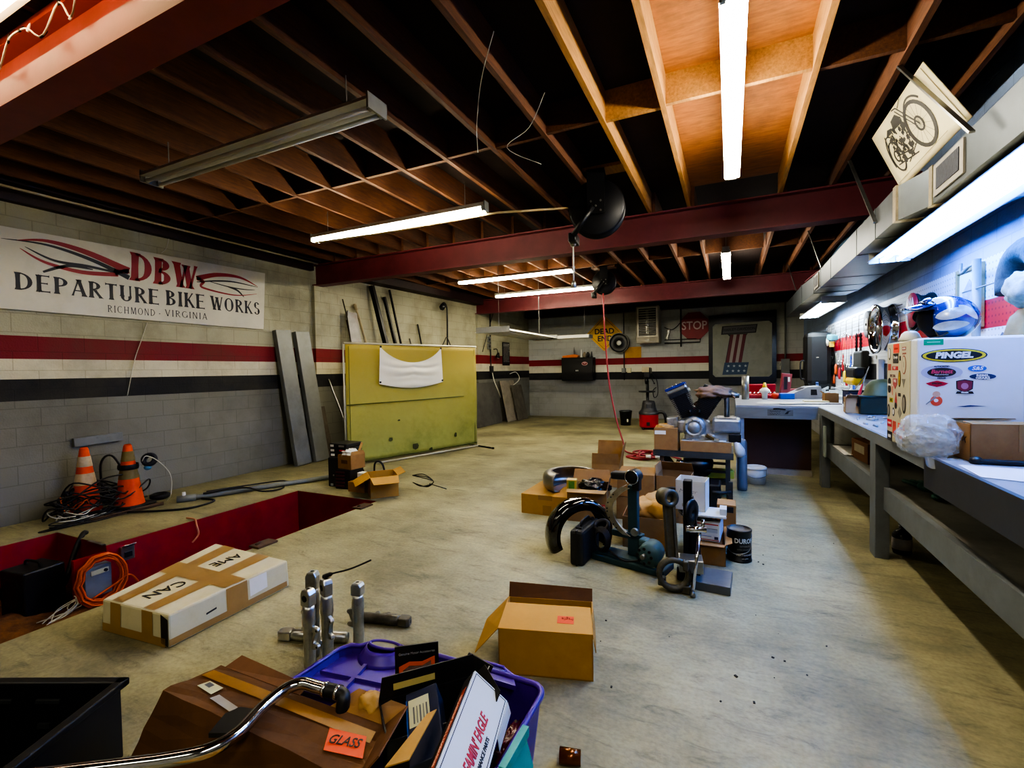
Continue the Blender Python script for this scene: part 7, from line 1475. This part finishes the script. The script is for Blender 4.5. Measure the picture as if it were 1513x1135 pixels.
# fork sliders
FORK = mat('fork_alloy', '#b4b4ae', .28, metal=.9, var=.2, scale=10, bump=.05, dirt='#5a5a54', dirt_amt=.5, dirt_scale=14)
def slider(label, p, L_, rz=0, axis=None, m=FORK, brk=1):
    t = thing('fork_slider', label, 'fork leg', p, rz, 'aluminium fork sliders')
    if axis is not None:
        t.rotation_euler = Vector(axis).to_track_quat('Z', 'Y').to_euler()
    mb = MB(); mb.lathe([(0, 0), (.028, 0), (.03, .02), (.03, L_*.55), (.034, L_*.58), (.034, L_*.72), (.03, L_*.75), (.03, L_*.80), (0, L_*.80)], n=20); mb.build('tube', m, t)
    mb = MB(); mb.prism([(-.032, 0), (.032, 0), (.032, L_*.15), (.02, L_*.2), (-.02, L_*.2), (-.032, L_*.15)], .05, Matrix.Translation((0, .025, L_*.8))@FB); mb.build('axle_lug', m, t, bevel=.006)
    mb = MB(); mb.cyl((0, -.027, L_*.9), (0, -.0255, L_*.9), .017, n=16); mb.build('axle_hole', flat('hole_black', '#0a0a0a'), t)
    mb = MB(); mb.cyl((0, 0, L_*.999), (0, 0, L_*1.002), .010, n=12); mb.build('bolt_hole', flat('hole_black', '#0a0a0a'), t)
    for z in (L_*.32, L_*.52):
        mb = MB(); mb.prism([(.02, -.02), (.065, -.012), (.072, 0), (.065, .012), (.02, .02)], .02, Matrix.Translation((0, .01, z))@FB); o = mb.build('caliper_lug', m, t, bevel=.004); mb = MB(); mb.cyl((.06, -.0112, z), (.06, -.0102, z), .006, n=10); mb.build('lug_hole', flat('hole_black', '#0a0a0a'), o)
    if brk: 
        mb = MB(); bar(mb, (.02, 0, L_*.3), (.05, 0, L_*.5), .02, .016); mb.build('web', m, t)
    return t
slider('nearest upright fork slider of the standing cluster, left side', (-2.00, 1.72, 0), .43, 0)
slider('tallest upright fork slider standing behind the nearest one', (-2.08, 1.82, 0), .47, 200)
slider('third upright fork slider standing right of the tallest one', (-1.99, 1.83, 0), .44, -20)
slider('single upright fork slider standing apart on the right', (-1.93, 2.0, 0), .36, 190)
slider('fork slider lying on the floor pointing left behind the standing cluster', (-2.0, 1.98, .033), .42, axis=(-1, -.32, .0))
slider('dark dirty fork slider lying on the floor pointing right', (-2.12, 2.18, .033), .36, axis=(1, .25, .0), m=mat('dirty_alloy', '#5b574d', .45, metal=.6, var=.4, scale=10))
mb = MB(); mb.tube(smooth([(-2.02, 1.84, .44), (-1.97, 1.86, .46), (-1.88, 1.90, .485), (-1.78, 1.95, .53)]), [.012]*6+[.005]*13, 6); tag(mb.build('zip_tie', BLK), 'black zip tie poking out of the top of the standing fork sliders', 'zip tie')
# purple tote and lid
PUR = mat('purple_plastic', '#451a8a', .35, var=.08, scale=3, bump=.02); PURD = mat('purple_dark', '#2a1262', .4, var=.1)
TOT = thing('purple_tote', 'purple plastic tote packed with boxed parts in the foreground', 'tote', (-.93, 1.36, 0))
tx0, tx1, ty0, ty1, tz = -.28, .27, -.16, .31, .31
mb = MB(); kx, ky = .86, .92
def wallq(a, b): 
    A0, B0 = Vector((a[0]*kx, .075+(a[1]-.075)*ky, .005)), Vector((b[0]*kx, .075+(b[1]-.075)*ky, .005)); A1, B1 = Vector((*a, tz)), Vector((*b, tz)); return A0, B0, B1, A1
cor = []
for cx, cy, a0 in ((tx1-.06, ty1-.06, 0), (tx0+.06, ty1-.06, 90), (tx0+.06, ty0+.06, 180), (tx1-.06, ty0+.06, 270)):
    for k in range(5): a = R(a0+22.5*k); cor.append((cx+.06*math.cos(a), cy+.06*math.sin(a)))
n = len(cor)
for i in range(n): mb.quad(*wallq(cor[i], cor[(i+1) % n]))
mb.quad(*[(x*kx, .075+(y-.075)*ky, .005) for x, y in cor])
bmesh.ops.remove_doubles(mb.bm, verts=mb.bm.verts[:], dist=1e-5)
body = mb.build('body', PUR, TOT, solid=.006)
mb = MB(); mb.tube([(x*1.012, .075+(y-.075)*1.012, tz) for x, y in cor], .012, 6, close=True); mb.build('rim', PUR, TOT)
mb = MB(); mb.prism([(-.16, .27), (-.12, .335), (-.06, .365), (.06, .365), (.12, .335), (.16, .27)], .02, Matrix.Translation((0, 0, tz-.02))); H2 = mb.build('handle_ledge', PUR, TOT)
mb = MB(); mb.tube([(-.09, .33, tz+.004), (-.07, .35, tz+.004), (.07, .35, tz+.004), (.09, .33, tz+.004), (.06, .312, tz+.004), (-.06, .312, tz+.004)], .007, 6, close=True); mb.build('handle_slot_lip', PUR, H2)
mb = MB(); mb.prism([(-.08, .33), (-.06, .342), (.06, .342), (.08, .33), (.055, .32), (-.055, .32)], .002, Matrix.Translation((0, 0, tz+.0005))); mb.build('handle_slot', PURD, H2)
mb = MB()
mb._add([Vector(q) for q in ((.285, -.12, .33), (.285, .06, .33), (.315, .07, .20), (.315, -.13, .20))], [(0, 1, 2, 3)]); mb.prism([(-.09, 0), (.09, 0), (.09, .03), (-.09, .03)], .02, Matrix(((0,0,1,.285),(1,0,0,-.03),(0,1,0,.31),(0,0,0,1)))); mb.build('latch', mat('teal_latch', '#158f86', .4, var=.1), TOT, solid=.006)
LID = thing('tote_lid', 'purple lid of the tote lying open to its left', 'lid', (-1.44, 1.36, .25), 0, rot=(R(-2), R(-4), 0))
lx, ly0, ly1 = .21, -.07, .28
out = [(-lx, ly0), (lx, ly0), (lx, ly1-.06), (lx-.03, ly1-.01), (.13, ly1), (.09, ly1+.05), (.0, ly1+.07), (-.09, ly1+.05), (-.13, ly1), (-lx+.03, ly1-.01), (-lx, ly1-.06)]
mb = MB(); mb.prism(out, .006); mb.build('panel', PUR, LID)
mb = MB(); n = len(out)
for i in range(n):
    a, b = Vector((*out[i], 0)), Vector((*out[(i+1) % n], 0)); mb.quad(a, b, b*.985+Vector((0, 0, .045)), a*.985+Vector((0, 0, .045)))
mb.tube([Vector((x*.985, y*.985, .045)) for x, y in out], .008, 6, close=True); mb.build('raised_rim', PUR, LID, solid=.005)
for (a, b) in (((-.19, .10), (.19, .12)), ((-.03, .2), (.03, -.06)), ((-.19, .0), (.19, .01))):
    mb = MB(); bar(mb, (*a, .012), (*b, .012), .018, .016); mb.build('rib', PUR, LID)
mb = MB(); mb.grid(lambda u, v: Vector((.14*(1-.3*v)*math.cos(PI+PI*u)*1.0, ly1-.0+.03-.12*math.sin(PI*u)*(1-.35*v)-.0, .006+.05*v)), 18, 4); mb.build('handle_shell', PUR, LID, solid=.005)
mb = MB(); el = [(.085*math.cos(2*PI*i/24), ly1+.03+.03*math.sin(2*PI*i/24)-.015, .06) for i in range(24)]; mb.tube(el, .007, 6, close=True); mb.build('slot_lip', PUR, LID)
mb = MB(); mb.prism([(x*.92, (y-ly1-.015)*.86+ly1+.015) for x, y, z in el], .002, Matrix.Translation((0, 0, .056))); mb.build('slot_opening', mat('floor_through_slot', '#8d8872', .8), LID)
# goods in the tote
def pk(name, label, c, size, rot, m, cat='box'):
    t = thing(name, label, cat, c, 0); t.rotation_euler = [R(a) for a in rot]
    mb = MB(); mb.box((0, 0, 0), size, bev=.003); mb.build('carton', m, t); return t
DB = mat('charcoal_card', '#1c1a18', .5, var=.15)
# long white SCREAMIN' EAGLE box, lying slanted over the others
t = thing('long_white_box', 'long white parts box with red slanted lettering lying in the tote', 'box', (0, 0, 0))
A_, B_ = Vector((-.775, 1.44, .43)), Vector((-.665, 1.0, .41)); Lw = (A_-B_).length; yv = (A_-B_).normalized(); zv = Vector((.85, .2, 1)).normalized(); xv = yv.cross(zv).normalized(); zv = xv.cross(yv)
t.matrix_world = Matrix(((xv.x, yv.x, zv.x, (A_.x+B_.x)/2), (xv.y, yv.y, zv.y, (A_.y+B_.y)/2), (xv.z, yv.z, zv.z, (A_.z+B_.z)/2), (0, 0, 0, 1)))
mb = MB(); mb.box((0, 0, -.03), (.155, Lw, .06), bev=.003); mb.build('carton', mat('box_white', '#ccd0cc', .4, var=.04), t)
mb = MB(); mb.box((-.079, 0, -.03), (.002, Lw*.96, .052)); mb.build('dark_side', DB, t)
mb = MB(); mb.box((-.0805, -.02, -.022), (.002, Lw*.75, .020)); mb.build('red_band', flat('band_red', '#a9442f'), t)
mb = MB(); 
for x in (-.068, .068): mb.box((x, 0, .0008), (.0025, Lw*.96, .001))
mb.box((0, Lw*.48, .0008), (.136, .0025, .001)); mb.build('border_line', INK, t)
LM = Matrix.Translation((.012, -.04, .0012))@Matrix.Rotation(R(90), 4, 'Z'); text('red_lettering', "SCREAMIN' EAGLE", .046, INKR, LM, t, shear=.35, off=.0012, sx=.72); text('small_lettering', 'PERFORMANCE PARTS', .017, INK, Matrix.Translation((.045, -.05, .0012))@Matrix.Rotation(R(90), 4, 'Z'), t, shear=.2, off=.0004)
LS = Matrix(((0,0,-1,-.082),(1,0,0,-.02),(0,1,0,-.022),(0,0,0,1))); text('small_lettering', 'REPLACEMENT PARTS & ACCESSORIES', .016, flat('pale_letter', '#d9a48c'), LS@Matrix.Rotation(PI, 4, 'Y') if False else Matrix(((0,0,-1,-.082),(-1,0,0,-.02),(0,1,0,-.022),(0,0,0,1))), t)
mb = MB(); mb.quad((.08, Lw/2-.16, -.004), (.08, Lw/2, -.004), (.125, Lw/2+.03, -.05), (.12, Lw/2-.14, -.05)); mb.build('open_flap', WHITE, t, solid=.002)
# dark open carton
t = thing('dark_open_box', 'black open parts carton with a yellow label strip left of the long white box', 'box', (-.935, 1.325, .19), 48)
carton(t, .36, .20, .20, DB, flaps=(('Y', -5, .085), ('X', 40, .05)))
mb = MB(); mb.quad((-.13, .1-.012, .232), (.02, .1-.012, .232), (.02, .1-.010, .254), (-.13, .1-.010, .254)); mb.build('yellow_label', flat('label_yellow', '#b5a35e'), t, solid=.001)
t = pk('navy_box', 'navy and blue box with a cream barcode label inside the black carton', (-.905, 1.235, .37), (.11, .25, .09), (14, -16, 36), mat('navy_card', '#16203a', .4, var=.15)); mb = MB(); mb.box((-.012, .045, .0455), (.07, .10, .001)); mb.build('label', mat('label_cream', '#b9b78e', .6, var=.1), t)
for i in range(5):
    mb = MB(); mb.box((-.03+.011*i, .035, .0465), (.003 if i % 2 else .005, .06, .0008)); mb.build('print_line', INKG, t)
mb = MB(); mb.box((-.052, .0, .01), (.008, .20, .07)); mb.build('blue_band', flat('band_blue', '#1d4c8c'), t)
# packet with orange frame
t = thing('blister_packet', 'black and orange hanging packet of clear plastic parts standing at the back of the tote', 'packet', (-1.125, 1.475, .285), 37); t.rotation_euler = (R(-8), 0, R(37))
mb = MB(); mb.box((0, 0, .05), (.17, .008, .26)); mb.build('card', mat('packet_black', '#17161a', .35, var=.1), t)
mb = MB(); P = [(-.07, -.07), (.07, -.07), (.07, .10), (.02, .085), (-.03, .09), (-.07, .075)]; Q = [(-.055, -.06), (.055, -.06), (.055, .085), (.02, .07), (-.03, .075), (-.055, .06)]
for i in range(6): mb.prism([P[i], P[(i+1) % 6], Q[(i+1) % 6], Q[i]], .001, Matrix.Translation((0, -.0048, .03))@FB)
mb.build('orange_frame', flat('packet_orange', '#d4561c'), t); mb = MB(); mb.prism(Q, .0008, Matrix.Translation((0, -.0045, .03))@FB); mb.build('window', mat('packet_window', '#6f5a52', .1, var=.5, scale=25, bump=.5), t)
text('lettering', 'Genuine Motor Accessories', .0125, flat('packet_grey', '#8f8d8c'), Matrix.Translation((0, -.0046, .15))@FB, t)
t = thing('black_packet', 'black packet with white rule lines wedged beside the tote handle', 'packet', (-.93, 1.545, .33)); t.rotation_euler = (R(-10), R(28), R(20)); mb = MB(); mb.box((0, 0, 0), (.11, .008, .2)); mb.build('card', DB, t); mb = MB(); mb.box((.04, -.0048, 0), (.004, .001, .19)); mb.box((.03, -.0048, .0), (.006, .001, .12)); mb.build('white_line', WHITE, t)
for i, (c, s, lb) in enumerate((((-1.105, 1.345, .385), (.036, .03, .036), 'crumpled tan paper ball in front of the blister packet'), ((-1.165, 1.26, .375), (.042, .035, .03), 'crumpled tan paper wad at the left edge of the tote'))):
    mb = MB(); crumple_mb(mb, c, s, 3.3+i, amp=.5, sub=3); tag(mb.build('paper_wad', mat('kraft_light', '#b08a4e', .8, var=.2)), lb, 'paper')
t = pk('dark_red_bag', 'dark glossy plastic wrap with red parts at the right side of the tote', (-.715, 1.42, .15), (.06, .24, .2), (0, 8, 0), mat('dark_wrap', '#120c14', .1, var=.5, scale=30, bump=.6), 'wrap'); mb = MB(); crumple_mb(mb, (0, .0, .1), (.03, .08, .035), 7.7, amp=.5, sub=3); mb.build('red_part', mat('wine_red', '#4a0d1c', .15, var=.4, scale=20, bump=.4), t)
mb = MB(); mb.quad((-.875, 1.245, .445), (-.895, 1.22, .44), (-.90, 1.02, .42), (-.845, 1.06, .43)); tag(mb.build('card_strip', mat('card_strip', '#a9813f', .8, var=.15), solid=.004), 'folded strip of tan card between the black carton and the long white box', 'card')
# GLASS box
t = thing('glass_carton', 'long battered brown carton with an orange GLASS sticker in the foreground', 'box', (0, 0, 0))
h0 = .36
va = [Vector((-2.14, .94, 0)), Vector((-1.23, .94, 0)), Vector((-1.24, 1.17, 0)), Vector((-2.02, 1.22, 0)), Vector((-1.957, 1.004, h0)), Vector((-.99, 1.0, h0)), Vector((-1.06, 1.205, h0)), Vector((-1.895, 1.19, h0))]
mb = MB(); mb._add(va, [(3,2,1,0), (4,5,6,7), (0,1,5,4), (1,2,6,5), (2,3,7,6), (3,0,4,7)]); bmesh.ops.subdivide_edges(mb.bm, edges=mb.bm.edges[:], cuts=6, use_grid_fill=True); random.seed(91); mb.jitter(.0035); mb.build('carton', mat('cardboard_glass', '#5f3d1b', .8, var=.25, scale=5, bump=.2, dirt='#3a2410', dirt_amt=.6, dirt_scale=6), t)
def gq(u, v, o=.005): p = va[4].lerp(va[5], u).lerp(va[7].lerp(va[6], u), v); return (p.x, p.y, p.z+o)
mb = MB(); mb.grid(lambda u, v: Vector(gq(.02+.96*u, .60+.22*v, .0055)), 20, 2); mb.build('tape', mat('tape_dull', '#8a6022', .45, var=.2, scale=8, bump=.1), t)
mb = MB(); mb.quad(gq(.83, .20, .007), gq(.985, .32, .007), gq(.955, .68, .007), gq(.79, .58, .007)); mb.build('orange_sticker', flat('sticker_orange', '#d9481c', .5), t)
text('lettering', 'GLASS', .05, INK, Matrix.Translation(Vector(gq(.886, .46, .0086)))@Matrix.Rotation(R(12), 4, 'Z'), t, off=.0006, sx=.8, ext=.0004)
mb = MB(); mb.quad(gq(.09, .35, .006), gq(.20, .30, .006), gq(.20, .52, .006), gq(.10, .55, .006)); mb.build('shipping_label', mat('label_cream', '#b9b78e', .6), t)
mb = MB(); mb.quad(gq(.11, .42, .0068), gq(.15, .40, .0068), gq(.15, .5, .0068), gq(.11, .52, .0068)); mb.build('label_print', INKG, t)
mb = MB(); mb.quad(gq(.22, .22, .006), gq(.37, .14, .006), gq(.37, .28, .006), gq(.23, .36, .006)); mb.build('clear_label', mat('label_grey', '#9a948a', .4), t)
for q, mm in (([(-.99, 1.0, h0), (-1.06, 1.205, h0), (-.985, 1.235, h0+.07), (-.93, 1.03, h0+.075)], CARDD), ([(-1.30, 1.20, h0), (-1.06, 1.205, h0), (-1.03, 1.29, h0+.02), (-1.24, 1.28, h0+.03)], CARD), ([(-1.87, 1.19, h0), (-1.45, 1.195, h0), (-1.46, 1.245, h0+.004), (-1.85, 1.25, h0+.02)], CARDD)):
    mb = MB(); mb.quad(*q); mb.build('flap', mm, t, solid=.005)
t = thing('yellow_carton', 'yellow-brown carton edge at the very bottom of the picture under the handlebar', 'box', (-1.33, .78, 0), 4); mb = MB(); mb.b2((-.14, -.2, 0), (.26, .12, .28), bev=.006); mb.build('carton', CARDY, t)
# handlebar
CHB = mat('handlebar_chrome', '#c9cbd0', .1, metal=1, var=.08, scale=10, bump=0)
t = thing('handlebar', 'bent chrome motorcycle handlebar with a grip lying over the brown carton', 'handlebar', (0, 0, 0))
P = smooth([(-2.3, .28, .395), (-1.95, .52, .40), (-1.651, .715, .40), (-1.531, .797, .40), (-1.455, .868, .40), (-1.437, .945, .40), (-1.468, 1.052, .40), (-1.475, 1.145, .402), (-1.444, 1.199, .405), (-1.379, 1.211, .402), (-1.33, 1.218, .40)], 8)
mb = MB(); mb.tube(P, .021, 14); mb.build('bar', CHB, t)
mb = MB(); mb.tube(smooth([(-1.335, 1.217, .40), (-1.30, 1.222, .40), (-1.265, 1.222, .398), (-1.252, 1.215, .39), (-1.248, 1.205, .36), (-1.246, 1.20, .33)], 5), .024, 12); mb.build('grip', BLK, t)
for q in ((-1.345, 1.216, .40), (-1.29, 1.222, .40)):
    mb = MB(); mb.cyl(q, (q[0]+.012, q[1]+.001, q[2]), .026, n=14); mb.build('collar', CHROME, t)
mb = MB(); mb.prism([(-.055, -.06), (.045, -.06), (.05, 0), (.03, .05), (-.02, .06), (-.055, .03)], .016, Matrix.Translation((-1.53, 1.005, .362))@Matrix.Rotation(R(25), 4, 'Z')); t2 = tag(mb.build('black_pouch', BLK), 'small black plastic piece with faint print wedged under the handlebar', 'part')
# black crate and plastic bag
t = thing('black_crate', 'black plastic crate at the bottom left corner of the picture', 'crate', (-2.43, .645, 0), 24)
mb = MB()
for lo, hi in (((-.38, -.3, 0), (.3, .26, .012)), ((-.38, .25, 0), (.3, .265, .30)), ((.29, -.3, 0), (.305, .26, .30)), ((-.395, -.3, 0), (-.38, .26, .30)), ((-.38, -.315, 0), (.3, -.3, .30))): mb.b2(lo, hi)
mb.build('bin', BLK, t); mb = MB(); mb.b2((-.41, .245, .285), (.325, .285, .315), bev=.006); mb.b2((.285, -.32, .285), (.325, .285, .315), bev=.006); mb.build('rim', BLK, t)
for x in (-.18, .02):
    mb = MB(); mb.box((x, .244, .24), (.1, .012, .02), bev=.004); mb.build('slot', DKG, t)
mb = MB(); mb.box((.0, .243, .14), (.05, .01, .02)); mb.build('clip', DKG, t)
mb = MB(); crumple_mb(mb, (-1.93, .72, .13), (.12, .10, .12), 9.2, amp=.35, floor=.005); mb.grid(lambda u, v: Vector((-2.06+.22*u, .74+.1*v, .15+.12*u+.03*math.sin(8*v+5*u))), 10, 8); tag(mb.build('clear_bag', clear_mat('clear_plastic_dull', '#8f918a', .35)), 'crumpled clear plastic bag beside the black crate', 'bag')
# open carton in the middle and scrap
t = thing('fragile_carton', 'open yellow-brown carton with an upside-down orange fragile sticker on the floor', 'box', (0, 0, 0))
f0, f1 = Vector((-1.08, 2.09, 0)), Vector((-.62, 2.22, 0)); ux = (f1-f0).normalized(); Lx = (f1-f0).length; uy = Vector((-ux.y, ux.x, 0)); t.location = (f0+f1)/2+uy*.17; t.rotation_euler = (0, 0, math.atan2(ux.y, ux.x))
hc_ = .235; w2, d2 = Lx/2, .17
mb = MB(); th = .006
mb.b2((-w2, -d2, 0), (w2, d2, th)); mb.b2((-w2, -d2, 0), (w2, -d2+th, hc_)); mb.b2((-w2, d2-th, 0), (w2, d2, hc_)); mb.b2((-w2, -d2, 0), (-w2+th, d2, hc_)); mb.b2((w2-th, -d2, 0), (w2, d2, hc_)); mb.build('carton', CARDY, t)
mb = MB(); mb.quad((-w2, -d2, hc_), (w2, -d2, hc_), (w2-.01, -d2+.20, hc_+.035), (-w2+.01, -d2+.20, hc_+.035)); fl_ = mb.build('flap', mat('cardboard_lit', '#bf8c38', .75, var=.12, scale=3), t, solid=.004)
mb = MB(); mb.quad((-w2, d2, hc_), (w2, d2, hc_), (w2+.0, d2+.03, hc_+.06), (-w2-.0, d2+.03, hc_+.075)); mb.build('flap', CARDD, t, solid=.004)
mb = MB(); mb.quad((-w2, -d2, hc_), (-w2, d2, hc_), (-w2-.13, d2-.02, hc_-.13), (-w2-.13, -d2+.02, hc_-.15)); mb.build('flap', CARDY, t, solid=.004)
mb = MB(); mb.quad((w2, -d2, hc_), (w2, d2, hc_), (w2+.012, d2-.01, hc_-.14), (w2+.014, -d2+.02, hc_-.10)); mb.build('flap', CARDY, t, solid=.004)
n_ = Vector((0, -.035, .20)).normalized(); FM = frame((.10, -d2+.09, hc_+.0185), (1, 0, 0), n_)
mb = MB(); mb.prism(rc(.085, .055), .0008, FM); mb.build('orange_sticker', flat('sticker_orange', '#d9481c'), t); text('lettering', 'fragile', .026, flat('sticker_dark', '#7a1c0c'), FM@Matrix.Translation((.01, .008, .001))@Matrix.Rotation(PI, 4, 'Z'), t)
mb = MB(); mb.cyl((-.615, 1.70, .03), (-.535, 1.72, .03), .03, .028, 18); o = mb.build('copper_sleeve', mat('brown_glossy', '#7a4310', .2, metal=.5, var=.4, scale=6)); tag(o, 'short shiny brown sleeve lying on the floor at the bottom of the picture', 'sleeve')
mb = MB(); random.seed(101); tmpl = []
for i in range(46):
    x, y = random.uniform(-1.2, .9), random.uniform(1.9, 5.2)
    if x < -.1 and y > 2.9: continue
    s = random.uniform(.003, .011); mb.box((x, y, s*.3), (s, s*random.uniform(.6, 1.6), s*.6), (0, 0, random.uniform(0, 90)))
tag(mb.build('floor_grit', mat('grit', '#2f2b24', .9, var=.5, scale=30)), 'scattered grit and small debris on the concrete floor', 'debris', kind='stuff')
# string lights and tube light along the near beam
t = thing('string_lights', 'strand of small string lights wound along the near beam at the ceiling', 'string lights', (0, 0, 0))
mb = MB(); random.seed(33); P = []
for i in range(26):
    x = -4.9+.13*i; P.append((x, 1.235-.03*random.random(), 3.30+.16*random.random()))
mb.tube(smooth(P, 4), .005, 5); mb.build('wire', WIREW, t)
for i in range(0, 26):
    mb = MB(); p = P[i]; mb.lathe([(0, .02), (.006, .015), (.007, 0), (.004, -.03), (0, -.04)], p, 6, (random.uniform(-.5, .5), random.uniform(-.6, 0), -1)); mb.build('bulb', BLK if i % 3 else WHITE, t)
t = thing('beam_tube_light', 'fluorescent tube fixture on top of the near beam, at the top left corner', 'light', (-3.55, 1.14, 3.48))
mb = MB(); mb.b2((-1.2, -.06, .0), (1.2, .04, .05)); mb.build('housing', FIXW, t); mb = MB(); mb.cyl((-1.15, -.03, -.03), (1.15, -.03, -.03), .018, n=10); mb.build('tube', tube_mat('tube_yellow', (1, .66, .36), 13), t)
